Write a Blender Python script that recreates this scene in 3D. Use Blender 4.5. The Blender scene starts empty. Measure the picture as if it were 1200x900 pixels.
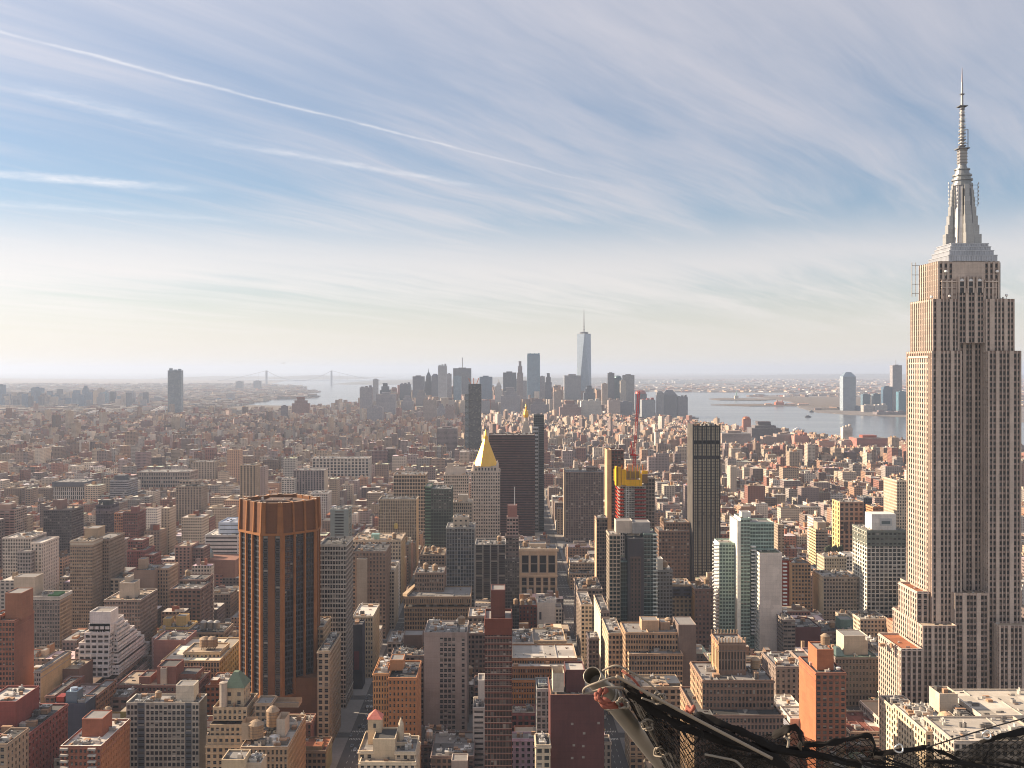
import bpy, math, random
import numpy as np
rnd = random.Random(7)
npr = np.random.RandomState(11)
C = bpy.context.scene
R = math.radians

# ------------------------------------------------------------------ camera, sky, sun, exposure
HC, CX, HY, F = 250.0, 588.0, 433.0, 1200.0          # eye height (m); vanishing point and focal length of a 1200 px wide frame
cam_d = bpy.data.cameras.new('camera'); cam = bpy.data.objects.new('camera', cam_d); C.collection.objects.link(cam); C.camera = cam
cam.location = (0, 0, HC); cam.rotation_euler = (R(90), 0, 0)
cam_d.sensor_width = 36.0; cam_d.lens = 36.0
cam_d.shift_x = 12/1200; cam_d.shift_y = -17/1200
cam_d.clip_start = 0.05; cam_d.clip_end = 200000

SUN_LEFT, SUN_EL = 74.0, 25.0
W = bpy.data.worlds.new('World'); C.world = W; W.use_nodes = True
SUN_STRENGTH, SKY_STRENGTH, EXPOSURE = 4.6, 0.056, 1.28; CLOUD = 5.95
sl = bpy.data.lights.new('sun', 'SUN'); so = bpy.data.objects.new('sun', sl); C.collection.objects.link(so)
sl.energy = SUN_STRENGTH; sl.angle = R(0.5); sl.color = (1.0, 0.81, 0.60)
so.rotation_euler = (R(90-SUN_EL), 0, R(180-(-SUN_LEFT)))
_v = (-math.sin(R(SUN_LEFT))*math.cos(R(SUN_EL)), math.cos(R(SUN_LEFT))*math.cos(R(SUN_EL)), math.sin(R(SUN_EL)))
from mathutils import Vector
so.rotation_euler = Vector(_v).to_track_quat('Z', 'Y').to_euler()
C.view_settings.view_transform = 'Standard'; C.view_settings.look = 'None'
C.view_settings.exposure = EXPOSURE; C.view_settings.gamma = 1.0
C.cycles.max_bounces = 5; C.cycles.diffuse_bounces = 3; C.cycles.glossy_bounces = 3; C.cycles.transparent_max_bounces = 8
C.cycles.volume_bounces = 1; C.cycles.caustics_reflective = False; C.cycles.caustics_refractive = False
C.cycles.use_denoising = True
C.cycles.pixel_filter_type = 'BLACKMAN_HARRIS'; C.cycles.filter_width = 1.05
C.cycles.sample_clamp_indirect = 4.0

# ------------------------------------------------------------------ node helpers
class NT:
    def __init__(s, tree): s.t = tree; s.n = tree.nodes; s.l = tree.links
    def new(s, typ, **kw):
        n = s.n.new(typ)
        for k, v in kw.items(): setattr(n, k, v)
        return n
    def link(s, a, b): s.l.new(a, b)
    def put(s, sock, v):
        if hasattr(v, 'is_output'): s.l.new(v, sock)
        elif v is not None: sock.default_value = v
    def m(s, op, a, b=None, c=None, clamp=False):
        n = s.new('ShaderNodeMath', operation=op, use_clamp=clamp)
        s.put(n.inputs[0], a)
        if b is not None: s.put(n.inputs[1], b)
        if c is not None: s.put(n.inputs[2], c)
        return n.outputs[0]
    def v(s, op, a, b=None):
        n = s.new('ShaderNodeVectorMath', operation=op)
        s.put(n.inputs[0], a)
        if b is not None: s.put(n.inputs[1], b)
        return n.outputs['Value'] if op in ('DOT_PRODUCT', 'LENGTH') else n.outputs[0]
    def scale(s, a, k):
        n = s.new('ShaderNodeVectorMath', operation='SCALE'); s.put(n.inputs[0], a); s.put(n.inputs['Scale'], k); return n.outputs[0]
    def mix(s, f, a, b, blend='MIX'):
        n = s.new('ShaderNodeMix', data_type='RGBA', blend_type=blend)
        s.put(n.inputs[0], f); s.put(n.inputs[6], a); s.put(n.inputs[7], b); return n.outputs[2]
    def ramp(s, f, lo, hi):
        n = s.new('ShaderNodeMapRange', interpolation_type='SMOOTHSTEP')
        s.put(n.inputs[0], f); n.inputs[1].default_value = lo; n.inputs[2].default_value = hi; return n.outputs[0]
    def noise(s, vec, scale, detail=4, rough=.55, dist=0.0):
        n = s.new('ShaderNodeTexNoise'); s.put(n.inputs['Vector'], vec); n.inputs['Scale'].default_value = scale
        n.inputs['Detail'].default_value = detail; n.inputs['Roughness'].default_value = rough; n.inputs['Distortion'].default_value = dist
        return n.outputs['Fac']
    def attr(s, name): return s.new('ShaderNodeAttribute', attribute_name=name)
    def map(s, vec, loc=(0, 0, 0), rot=(0, 0, 0), sc=(1, 1, 1)):
        if tuple(rot) != (0, 0, 0):                        # turn first, stretch afterwards
            r = s.new('ShaderNodeMapping'); s.put(r.inputs[0], vec); r.inputs[2].default_value = rot; vec = r.outputs[0]; rot = (0, 0, 0)
        n = s.new('ShaderNodeMapping'); s.put(n.inputs[0], vec); n.inputs[1].default_value = loc; n.inputs[2].default_value = rot; n.inputs[3].default_value = sc
        return n.outputs[0]

def c4(c): return (c[0], c[1], c[2], 1.0)

# ------------------------------------------------------------------ the sky: Nishita + high cirrus and contrails on a plane far above
def build_world():
    t = NT(W.node_tree); bg = t.n['Background']
    sky = t.new('ShaderNodeTexSky', sky_type='NISHITA', sun_disc=False, sun_elevation=R(SUN_EL), sun_rotation=R(-SUN_LEFT))
    sky.altitude = 0; sky.air_density = 1.0; sky.dust_density = 0.6; sky.ozone_density = 3.0
    d = t.new('ShaderNodeTexCoord').outputs['Generated']
    sp = t.new('ShaderNodeSeparateXYZ'); t.link(d, sp.inputs[0])
    dx, dy, dz = sp.outputs
    zz = t.m('MAXIMUM', dz, 0.004)
    zc = t.m('ADD', zz, 0.05)
    cp = t.new('ShaderNodeCombineXYZ'); t.link(t.m('DIVIDE', dx, zc), cp.inputs[0]); t.link(t.m('DIVIDE', dy, zc), cp.inputs[1])
    p = cp.outputs[0]                                     # cirrus sheet with a curved horizon
    cl = t.new('ShaderNodeCombineXYZ'); t.link(t.m('DIVIDE', dx, zz), cl.inputs[0]); t.link(t.m('DIVIDE', dy, zz), cl.inputs[1]); cl.inputs[2].default_value = 1.0
    q = cl.outputs[0]                                     # flat sheet, for the straight contrails
    ang = math.atan2(2.73, 2.22)
    wv = t.new('ShaderNodeTexNoise'); t.link(p, wv.inputs['Vector']); wv.inputs['Scale'].default_value = .45; wv.inputs['Detail'].default_value = 3
    pw = t.v('ADD', p, t.scale(t.v('SUBTRACT', wv.outputs['Color'], (.5, .5, .5)), .45))
    n1 = t.noise(t.map(pw, rot=(0, 0, -ang-R(10)), sc=(.20, 1.15, 1)), 1.0, 7, .60, .5)
    n2 = t.noise(t.map(pw, rot=(0, 0, -ang-R(2)), sc=(.30, 2.3, 1), loc=(3.1, 1.7, 0)), 1.2, 6, .62, .6)
    n3 = t.noise(t.map(p, loc=(7.9, 2.2, 0), sc=(.5, .5, 1)), .6, 3, .5)
    n4 = t.noise(t.map(pw, rot=(0, 0, -ang-R(5)), sc=(.5, 6.0, 1), loc=(.4, 5.0, 0)), 1.5, 8, .72, .3)
    c = t.m('ADD', t.m('MULTIPLY', n1, .52), t.m('MULTIPLY', n2, .48))
    c = t.m('ADD', c, t.m('MULTIPLY', t.m('SUBTRACT', n3, .5), .55))
    c = t.m('ADD', c, t.m('MULTIPLY', t.m('SUBTRACT', n4, .5), .22))
    cirrus = t.m('MULTIPLY', t.ramp(c, .36, .72), .78)
    # thin veil high up, a pale band lower down, bright air near the horizon
    veil_hi = t.m('MULTIPLY', t.ramp(t.m('ADD', dz, t.m('MULTIPLY', t.m('SUBTRACT', c, .5), .35)), .12, .34), .62)
    bandx = t.m('ADD', t.m('SUBTRACT', dz, .098), t.m('MULTIPLY', t.m('SUBTRACT', c, .5), .10))
    band = t.m('MULTIPLY', t.m('SUBTRACT', 1.0, t.ramp(t.m('ABSOLUTE', bandx), .0, .05)), .78)
    low = t.m('MULTIPLY', t.m('SUBTRACT', 1.0, t.ramp(dz, .0, .125)), .88)
    def over(a, b): return t.m('SUBTRACT', 1.0, t.m('MULTIPLY', t.m('SUBTRACT', 1.0, a), t.m('SUBTRACT', 1.0, b)))
    f = t.m('MULTIPLY', over(over(cirrus, veil_hi), band), t.ramp(dz, .004, .07))
    def trail(x1, y1, x2, y2, half, amount, fade0, fade1, soft=1.0, wob=.012):
        a = ((x1-CX)/(HY-y1), F/(HY-y1)); b = ((x2-CX)/(HY-y2), F/(HY-y2))
        L = math.hypot(b[0]-a[0], b[1]-a[1]); tx, ty = (b[0]-a[0])/L, (b[1]-a[1])/L; nx, ny = -ty, tx
        along = t.m('DIVIDE', t.v('DOT_PRODUCT', q, (tx, ty, -(a[0]*tx+a[1]*ty))), L)
        dist = t.v('DOT_PRODUCT', q, (nx, ny, -(a[0]*nx+a[1]*ny)))
        w = t.noise(q, 2.2, 3, .5); w2 = t.noise(q, 17.0, 4, .7); w3 = t.noise(q, 5.0, 3, .6)
        dist = t.m('ADD', dist, t.m('MULTIPLY', t.m('SUBTRACT', w, .5), wob*6))
        dist = t.m('ABSOLUTE', t.m('ADD', dist, t.m('MULTIPLY', t.m('SUBTRACT', w2, .5), half*soft)))
        k = t.m('SUBTRACT', 1.0, t.ramp(dist, 0.0, half*1.7))
        k = t.m('MULTIPLY', k, t.m('SUBTRACT', 1.0, t.ramp(along, fade0, fade1)))
        k = t.m('MULTIPLY', k, t.ramp(along, -.35, .25) if x1 > 20 else 1.0)
        k = t.m('MULTIPLY', k, t.ramp(dy, 0.0, .1))
        k = t.m('MULTIPLY', k, t.m('ADD', .45, t.m('MULTIPLY', t.ramp(w3, .3, .7), .75)))
        return t.m('MULTIPLY', k, amount)
    tf = 0.0
    for tr in ((0, 38, 740, 225, .015, .42, .5, 1.06, 1.5), (0, 204, 215, 221, .12, .60, .4, 1.3, 1.6), (-40, 236, 330, 262, .13, .22, .4, 1.2, 2.0),
               (290, 172, 595, 225, .055, .34, .6, 1.08, 2.0), (40, 108, 250, 158, .075, .26, .5, 1.2, 2.2)):
        k = trail(*tr); tf = k if tf == 0.0 else over(tf, k)
    # cloud sheets are brighter round the sun, like the sky itself
    sd = t.v('DOT_PRODUCT', d, _v)
    glow = t.m('ADD', .82, t.m('MULTIPLY', t.ramp(sd, .1, 1.0), .24))
    base = t.mix(.26, sky.outputs[0], (2.9, 3.1, 3.5, 1))
    col = t.mix(low, base, t.scale((1.0, .925, .82), t.m('MULTIPLY', glow, CLOUD*1.31)))
    warm = t.ramp(dz, 0.04, .22)
    cloud = t.scale(t.mix(warm, (1.0, .95, .91, 1), (.88, .875, .97, 1)), t.m('MULTIPLY', t.m('MULTIPLY', glow, t.m('SUBTRACT', 1.32, t.m('MULTIPLY', warm, .25))), CLOUD))
    col = t.mix(f, col, cloud)
    col = t.mix(tf, col, t.scale((1.0, .97, .98), t.m('MULTIPLY', glow, CLOUD*1.35)))
    t.link(col, bg.inputs['Color']); bg.inputs['Strength'].default_value = SKY_STRENGTH
build_world()

# ------------------------------------------------------------------ materials
def material(name):
    m = bpy.data.materials.new(name); m.use_nodes = True
    return m, NT(m.node_tree), m.node_tree.nodes['Principled BSDF']

def mat_attr(name, rough=.88, var=.28, metal=0.0, spec=.35, streak=True, scale=1.0, gain=1.08):
    """surface whose colour is the face attribute 'col', with stains, blotches and rain streaks."""
    m, t, b = material(name)
    a = t.attr('col').outputs['Color']; P = t.new('ShaderNodeNewGeometry').outputs['Position']
    n = t.noise(P, .07*scale, 5, .6); n2 = t.noise(P, 1.1*scale, 3, .7)
    k = t.m('ADD', t.m('MULTIPLY', t.m('SUBTRACT', n, .5), var*1.6), t.m('MULTIPLY', t.m('SUBTRACT', n2, .5), var*1.3))
    if streak:
        n3 = t.noise(t.map(P, sc=(.9*scale, .9*scale, .05*scale)), 1.0, 4, .6)
        k = t.m('ADD', k, t.m('MULTIPLY', t.m('SUBTRACT', n3, .5), var*1.3))
    if streak:
        sz = t.new('ShaderNodeSeparateXYZ'); t.link(P, sz.inputs[0])
        fl = t.m('ABSOLUTE', t.m('SUBTRACT', t.m('FRACT', t.m('DIVIDE', sz.outputs[2], 3.5)), .5))
        k = t.m('SUBTRACT', k, t.m('MULTIPLY', t.ramp(fl, .44, .48), .10))                      # shelf-angle lines between storeys
        k = t.m('ADD', k, t.m('MULTIPLY', t.m('SUBTRACT', t.noise(t.map(P, sc=(1.2, 1.2, 5.5)), 1.0, 2, .5), .5), .22))   # courses
        vo = t.new('ShaderNodeTexVoronoi', distance='CHEBYCHEV'); t.link(P, vo.inputs['Vector']); vo.inputs['Scale'].default_value = .16
        pv = t.new('ShaderNodeSeparateXYZ'); t.link(vo.outputs['Color'], pv.inputs[0])
        k = t.m('ADD', k, t.m('MULTIPLY', t.m('SUBTRACT', pv.outputs[0], .5), .16))             # repointed patches
    hs = t.new('ShaderNodeHueSaturation'); hs.inputs['Saturation'].default_value = 1.2; t.link(a, hs.inputs['Color']); a = hs.outputs[0]
    col = t.scale(a, t.m('MULTIPLY', t.m('MAXIMUM', t.m('ADD', 1.0, k), .25), gain))
    t.link(col, b.inputs['Base Color']); b.inputs['Roughness'].default_value = rough
    b.inputs['Metallic'].default_value = metal; b.inputs['Specular IOR Level'].default_value = spec
    return m

def mat_glass(name):
    """window panes: dark, glossy; some with blinds or curtains (face attribute rnd)."""
    m, t, b = material(name)
    r = t.attr('rnd').outputs['Fac']; tint = t.scale(t.attr('col').outputs['Color'], .55)
    blind = t.ramp(r, .80, .86); bright = t.ramp(r, .955, .97)
    col = t.mix(blind, tint, (.105, .092, .08, 1)); col = t.mix(bright, col, (.30, .27, .23, 1))
    t.link(col, b.inputs['Base Color'])
    t.link(t.m('ADD', .10, t.m('MULTIPLY', blind, .22)), b.inputs['Roughness'])
    b.inputs['Specular IOR Level'].default_value = .38
    P = t.new('ShaderNodeNewGeometry').outputs['Position']
    bp = t.new('ShaderNodeBump'); bp.inputs['Strength'].default_value = .06; bp.inputs['Distance'].default_value = .25
    t.link(t.noise(P, .55, 2), bp.inputs['Height']); t.link(bp.outputs[0], b.inputs['Normal'])
    return m

def mat_block(name):
    """walls of far buildings: colour from 'col', window grid in metres from UV and 'sty' (bay, width share, height share)."""
    m, t, b = material(name)
    a = t.attr('col').outputs['Color']; st = t.attr('sty')
    sv = t.new('ShaderNodeSeparateXYZ'); t.link(st.outputs['Vector'], sv.inputs[0])
    uv = t.new('ShaderNodeUVMap', uv_map='UVMap').outputs[0]
    su = t.new('ShaderNodeSeparateXYZ'); t.link(uv, su.inputs[0])
    bay = t.m('MULTIPLY', sv.outputs[0], 10.0)
    u = t.m('DIVIDE', su.outputs[0], bay); v = t.m('DIVIDE', su.outputs[1], 3.5)
    fu = t.m('ABSOLUTE', t.m('SUBTRACT', t.m('FRACT', u), .5)); fv = t.m('ABSOLUTE', t.m('SUBTRACT', t.m('FRACT', v), .5))
    w = t.m('MULTIPLY', t.m('LESS_THAN', fu, t.m('MULTIPLY', sv.outputs[1], .5)), t.m('LESS_THAN', fv, t.m('MULTIPLY', sv.outputs[2], .5)))
    cell = t.new('ShaderNodeCombineXYZ'); t.link(t.m('FLOOR', u), cell.inputs[0]); t.link(t.m('FLOOR', v), cell.inputs[1]); t.link(sv.outputs[0], cell.inputs[2])
    wn = t.new('ShaderNodeTexWhiteNoise'); t.link(cell.outputs[0], wn.inputs['Vector'])
    lit = t.ramp(wn.outputs['Value'], .72, .95)  # panes that are paler at random
    P = t.new('ShaderNodeNewGeometry').outputs['Position']
    k = t.m('ADD', .80, t.m('MULTIPLY', t.noise(P, .05, 4, .6), .66))
    wall = t.scale(a, k)
    g = t.mix(lit, (.022, .023, .027, 1), (.13, .12, .105, 1))
    t.link(t.mix(w, wall, g), b.inputs['Base Color'])
    t.link(t.m('SUBTRACT', .85, t.m('MULTIPLY', w, .65)), b.inputs['Roughness'])
    return m

def mat_plain(name, col, rough=.7, metal=0.0, var=.2, scale=2.0, spec=.5):
    m, t, b = material(name)
    P = t.new('ShaderNodeTexCoord').outputs['Object']
    k = t.m('ADD', 1-var/2, t.m('MULTIPLY', t.noise(P, scale, 5, .65), var))
    n = t.new('ShaderNodeRGB'); n.outputs[0].default_value = c4(col)
    t.link(t.scale(n.outputs[0], k), b.inputs['Base Color'])
    b.inputs['Roughness'].default_value = rough; b.inputs['Metallic'].default_value = metal; b.inputs['Specular IOR Level'].default_value = spec
    return m

M_WALL = mat_attr('masonry'); M_ROOF = mat_attr('roofing', rough=.9, var=.42, streak=False, scale=2.4, gain=.9)
M_GLASS = mat_glass('window_glass'); M_BLOCK = mat_block('far_walls')
M_METAL = mat_attr('painted_metal', rough=.45, var=.2, metal=.55)
M_WOOD = mat_attr('tank_wood', rough=.9, var=.5, scale=3.0)
M_GOLD = mat_plain('gilding', (.74, .43, .09), rough=.45, metal=1.0, var=.25, scale=.3)
M_ALU = mat_plain('aluminium', (.62, .62, .64), rough=.38, metal=.75, var=.25, scale=.4)
MATS = [M_WALL, M_GLASS, M_ROOF, M_METAL, M_BLOCK]
WALL, GLASS, ROOF, METAL, BLOCK = range(5)

# ------------------------------------------------------------------ quad buffers -> one mesh object
class QB:
    def __init__(s): s.v = []; s.c = []; s.u = []; s.m = []; s.r = []; s.s = []
    def add(s, V, col, mat=WALL, uv=None, rn=0.0, sty=(.3, .5, .5)):
        V = np.asarray(V, float).reshape(-1, 4, 3); n = len(V)
        s.v.append(V)
        col = np.asarray(col, float); s.c.append(np.broadcast_to(col, (n, 3)) if col.ndim == 1 else col)
        s.u.append(np.zeros((n, 4, 2)) if uv is None else np.asarray(uv, float).reshape(n, 4, 2))
        s.m.append(np.broadcast_to(np.asarray(mat, int), (n,)) if np.ndim(mat) < 2 else mat)
        s.r.append(np.broadcast_to(np.asarray(rn, float), (n,)))
        sty = np.asarray(sty, float); s.s.append(np.broadcast_to(sty, (n, 3)) if sty.ndim == 1 else sty)
    def n(s): return sum(len(x) for x in s.v)
    def box(s, x0, x1, y0, y1, z0, z1, col, mat=WALL, bottom=False, top=True, topcol=None, topmat=None):
        a, b, c, d = (x0, y0), (x1, y0), (x1, y1), (x0, y1)
        for p, q in ((a, b), (b, c), (c, d), (d, a)):
            L = math.hypot(q[0]-p[0], q[1]-p[1])
            s.add([[(*p, z0), (*q, z0), (*q, z1), (*p, z1)]], col, mat, [[(0, 0), (L, 0), (L, z1-z0), (0, z1-z0)]])
        if top: s.add([[(*a, z1), (*b, z1), (*c, z1), (*d, z1)]], topcol if topcol is not None else col, mat if topmat is None else topmat)
        if bottom: s.add([[(*d, z0), (*c, z0), (*b, z0), (*a, z0)]], col, mat)
    def prism(s, pts, z0, z1, col, mat=WALL, top=True, pts1=None, topcol=None, topmat=None):
        pts1 = pts1 or pts; n = len(pts); u = 0
        for i in range(n):
            p, q, p1, q1 = pts[i], pts[(i+1) % n], pts1[i], pts1[(i+1) % n]
            L = math.hypot(q[0]-p[0], q[1]-p[1])
            s.add([[(*p, z0), (*q, z0), (*q1, z1), (*p1, z1)]], col, mat, [[(u, 0), (u+L, 0), (u+L, z1-z0), (u, z1-z0)]]); u += L
        if top:
            cx = sum(p[0] for p in pts1)/n; cy = sum(p[1] for p in pts1)/n
            for i in range(n):
                p, q = pts1[i], pts1[(i+1) % n]
                s.add([[(*p, z1), (*q, z1), (cx, cy, z1), (cx, cy, z1)]], topcol if topcol is not None else col, mat if topmat is None else topmat)
    def lathe(s, cx, cy, prof, col, mat=WALL, n=14):
        for (r0, z0), (r1, z1) in zip(prof[:-1], prof[1:]):
            a = [(cx+r0*math.cos(2*math.pi*i/n), cy+r0*math.sin(2*math.pi*i/n)) for i in range(n)]
            b = [(cx+r1*math.cos(2*math.pi*i/n), cy+r1*math.sin(2*math.pi*i/n)) for i in range(n)]
            s.prism(a, z0, z1, col, mat, top=False, pts1=b)
    def bar(s, p, q, r, col, mat=WALL, n=6, r1=None):
        p = Vector(p); q = Vector(q); d = (q-p).normalized(); r1 = r if r1 is None else r1
        a = d.orthogonal().normalized(); b = d.cross(a); rs = []
        for c, rr in ((p, r), (q, r1)): rs.append([c+a*(rr*math.cos(2*math.pi*i/n))+b*(rr*math.sin(2*math.pi*i/n)) for i in range(n)])
        for i in range(n):
            j = (i+1) % n
            s.add([[rs[0][i], rs[0][j], rs[1][j], rs[1][i]]], col, mat)
        for k in (0, 1):
            for i in range(n):
                j = (i+1) % n; c = (p, q)[k]; s.add([[rs[k][i], rs[k][j], c, c]], col, mat)
    def build(s, name, parent=None, origin=(0, 0, 0), mats=None):
        V = np.concatenate(s.v)-np.asarray(origin, float); n = len(V)
        me = bpy.data.meshes.new(name)
        me.vertices.add(4*n); me.vertices.foreach_set('co', V.reshape(-1).astype(np.float32))
        me.loops.add(4*n); me.loops.foreach_set('vertex_index', np.arange(4*n, dtype=np.int32))
        me.polygons.add(n); me.polygons.foreach_set('loop_start', np.arange(0, 4*n, 4, dtype=np.int32))
        mi = np.concatenate(s.m).astype(np.int32)
        used = sorted(set(mi.tolist())); mp = {k: i for i, k in enumerate(used)}
        me.polygons.foreach_set('material_index', np.array([mp[k] for k in mi], dtype=np.int32))
        for k in used: me.materials.append((mats or MATS)[k])
        a = me.attributes.new('col', 'FLOAT_COLOR', 'FACE')
        cc = np.ones((n, 4), np.float32); cc[:, :3] = np.concatenate(s.c); a.data.foreach_set('color', cc.reshape(-1))
        if GLASS in used or mats is not None:
            a = me.attributes.new('rnd', 'FLOAT', 'FACE'); a.data.foreach_set('value', np.concatenate(s.r).astype(np.float32))
        if BLOCK in used:
            a = me.attributes.new('sty', 'FLOAT_VECTOR', 'FACE'); a.data.foreach_set('vector', np.concatenate(s.s).astype(np.float32).reshape(-1))
            uvl = me.uv_layers.new(name='UVMap'); uvl.data.foreach_set('uv', np.concatenate(s.u).astype(np.float32).reshape(-1))
        me.update(calc_edges=True)
        o = bpy.data.objects.new(name, me); C.collection.objects.link(o)
        if parent is not None: o.parent = parent
        else: o.location = origin
        return o

def X_(px, Y): return (px-CX)*Y/F
def Z_(py, Y): return HC-(py-HY)*Y/F
def Yg(py): return HC*F/(py-HY)

def tag(o, label=None, cat=None, group=None, kind=None):
    for k, v in (('label', label), ('category', cat), ('group', group), ('kind', kind)):
        if v: o[k] = v
    return o
def empty(name, loc):
    o = bpy.data.objects.new(name, None); C.collection.objects.link(o); o.location = loc; o.empty_display_size = 5; return o
def dup(o, parent=None):
    c = o.copy(); C.collection.objects.link(c)
    if parent is not None: c.parent = parent
    for ch in o.children: dup(ch, c)
    return c

# palette of real-world base colours
RED = (.25, .105, .075); BROWN = (.22, .15, .105); DKBROWN = (.125, .075, .055); TAN = (.40, .30, .21); BEIGE = (.47, .38, .285)
LIME = (.45, .375, .305); GREY = (.30, .28, .255); PALE = (.56, .51, .45); WHITE = (.72, .68, .62); ORANGE = (.40, .19, .10); MAUVE = (.26, .19, .165)
DARK = (.06, .058, .058); NAVY = (.05, .055, .075); STEEL = (.16, .18, .20); GOLDBRICK = (.52, .36, .17); TEALGL = (.06, .10, .10); BLUEGL = (.05, .07, .10)
R_TAR = (.09, .085, .08); R_GREY = (.24, .225, .21); R_SILVER = (.50, .46, .41); R_TAN = (.38, .31, .24); R_RED = (.30, .14, .09)

# ------------------------------------------------------------------ facades and buildings
class Bld:
    all = []
    def __init__(s, name, label, cat='building', ref=None, group=None, det=0, glass=(.028, .03, .034)):
        s.name, s.label, s.cat, s.ref, s.group, s.det, s.glass = name, label, cat, ref, group, det, glass
        s.wall = QB(); s.roofs = []; s.win = []; s.parts = []; s.rect = None; s.tanks = []; s.units = []; s.extent = None
        s.last = None; s.x0 = s.y0 = 1e9; s.x1 = s.y1 = -1e9; s.noroofmat = False; s.blinds = 1.0
        Bld.all.append(s)
    def grow(s, x0, x1, y0, y1): s.x0 = min(s.x0, x0); s.x1 = max(s.x1, x1); s.y0 = min(s.y0, y0); s.y1 = max(s.y1, y1)
    def facade(s, p0, p1, z0, z1, col, style='punch', bay=3.2, fl=3.5, wf=.5, hf=.5, rec=.3, col2=None, m0=.0, zb=0, zt=1.2, nc=None, nr=None, sill=.5, cols=None):
        """one wall from p0 to p1 (outside on the right-hand side), windows really recessed."""
        q = s.wall; dx, dy = p1[0]-p0[0], p1[1]-p0[1]; L = math.hypot(dx, dy)
        if L < .05 or z1-z0 < .05 or style == 'none': return
        ux, uy = dx/L, dy/L; nx, ny = uy, -ux
        def P(u, z, d): return np.stack([p0[0]+ux*u-nx*d, p0[1]+uy*u-ny*d, z], -1)
        def quad(u0, u1, a, b, d0=0., d1=None):
            u0, u1, a, b = np.broadcast_arrays(*[np.asarray(k, float).ravel() for k in (u0, u1, a, b)]); d = np.full(u0.shape, d0)
            return np.stack([P(u0, a, d), P(u1, a, d), P(u1, b, d), P(u0, b, d)], 1)
        if style in ('blank', 'shader') or L < 2.4 or z1-z0 < 3:
            q.add(quad(0, L, z0, z1), col, BLOCK if style == 'shader' else WALL, [[(0, 0), (L, 0), (L, z1-z0), (0, z1-z0)]], sty=(bay/10, wf, hf)); return
        h = z1-z0-zt
        nr = nr or max(1, int(round(h/fl))); nc = nc or max(1, int(round((L-2*m0)/bay)))
        fh = h/nr; bw = (L-2*m0)/nc
        if style in ('punch', 'strip') and not cols: wf, hf = min(.8, wf*1.28), min(.82, hf*1.2)
        ww, wh = bw*wf, fh*hf
        cu = m0+bw*(np.arange(nc)+.5); cz = z0+fh*(np.arange(nr)+sill*1.0)
        if cols: cu = np.array(cols)*L; nc = len(cols); ww = L*wf
        ua, ub = cu-ww/2, cu+ww/2; za, zb_ = cz-wh/2, cz+wh/2
        col2 = col if col2 is None else col2; rs = rec*.55 if style == 'strip' else 0.0
        # piers, spandrels
        q.add(quad(np.concatenate([[0], ub]), np.concatenate([ua, [L]]), z0, z1), col)
        sa = np.concatenate([[z0], zb_]); sb = np.concatenate([za, [z1]])
        A, B = np.meshgrid(np.arange(nc), np.arange(nr+1), indexing='ij'); A = A.ravel(); B = B.ravel()
        q.add(quad(ua[A], ub[A], sa[B], sb[B], rs), np.clip(np.asarray(col2)*(1+.10*npr.randn(len(A), 1)), .01, .85))
        if rs:                                            # sides of the sunk strips, full height
            for e in (ua, ub): q.add(np.stack([P(e, np.full(nc, z0), np.zeros(nc)), P(e, np.full(nc, z0), np.full(nc, rs)), P(e, np.full(nc, z1), np.full(nc, rs)), P(e, np.full(nc, z1), np.zeros(nc))], 1), col)
        A, B = np.meshgrid(np.arange(nc), np.arange(nr), indexing='ij'); A = A.ravel(); B = B.ravel(); k = len(A)
        o0 = np.full(k, rs); o1 = np.full(k, rec)
        for e in (ua, ub): q.add(np.stack([P(e[A], za[B], o0), P(e[A], za[B], o1), P(e[A], zb_[B], o1), P(e[A], zb_[B], o0)], 1), col)
        for e, cc in ((za, np.asarray(col)*1.12), (zb_, np.asarray(col))): q.add(np.stack([P(ua[A], e[B], o0), P(ub[A], e[B], o0), P(ub[A], e[B], o1), P(ua[A], e[B], o1)], 1), cc)
        ctr = P(cu[A], za[B], o1)
        s.win.append(dict(c=ctr, w=ww, h=wh, a=math.atan2(uy, ux), u=(ux, uy), n=(nx, ny)))
    def prism(s, pts, z0, z1, col, sides=None, top=True, roofcol=R_GREY, parapet=1.0, pcol=None, open_back=True, trim=True, **kw):
        """a mass with any convex outline, counter-clockwise seen from above starting front-left."""
        n = len(pts)
        for i in range(n):
            p, q = pts[i], pts[(i+1) % n]; k = dict(kw)
            if i and 'cols' in k: k.pop('cols'); k['wf'] = .48
            if i and 'nc' in k:
                k['bay'] = math.hypot(pts[1][0]-pts[0][0], pts[1][1]-pts[0][1])/k.pop('nc')
            ny = -(q[0]-p[0])
            if open_back and ny > abs(q[1]-p[1]): k['style'] = 'blank'
            if sides and sides.get(i): k.update(sides[i])
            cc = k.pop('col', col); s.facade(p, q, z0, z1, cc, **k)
        xs = [p[0] for p in pts]; ys = [p[1] for p in pts]; s.grow(min(xs), max(xs), min(ys), max(ys))
        if top:
            if trim and kw.get('style', 'punch') in ('punch', 'strip') and z1-z0 > 9:
                cxx = sum(xs)/n; cyy = sum(ys)/n
                for zz, hh, o_ in [(z1-1.5, .7, .45), (z1-5.2, .35, .22)]+([(z0+8.5, .5, .25)] if z1-z0 > 26 else []):
                    pr = [(p[0]+(o_ if p[0] > cxx else -o_), p[1]+(o_ if p[1] > cyy else -o_)) for p in pts]
                    tc = tuple(min(.75, c*1.1+.015) for c in col); s.wall.prism(pr, zz, zz+hh, tc, top=False)
                    for i in range(n):
                        j = (i+1) % n
                        for z_ in (zz, zz+hh): s.wall.add([[(*pr[i], z_), (*pr[j], z_), (*pts[j], z_), (*pts[i], z_)]], tc)
            rq = QB(); s.roofs.append(rq)
            cx = sum(xs)/n; cy = sum(ys)/n; t = .45; pc = pcol if pcol is not None else tuple(min(.8, c*1.15+.03) for c in col)
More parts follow.
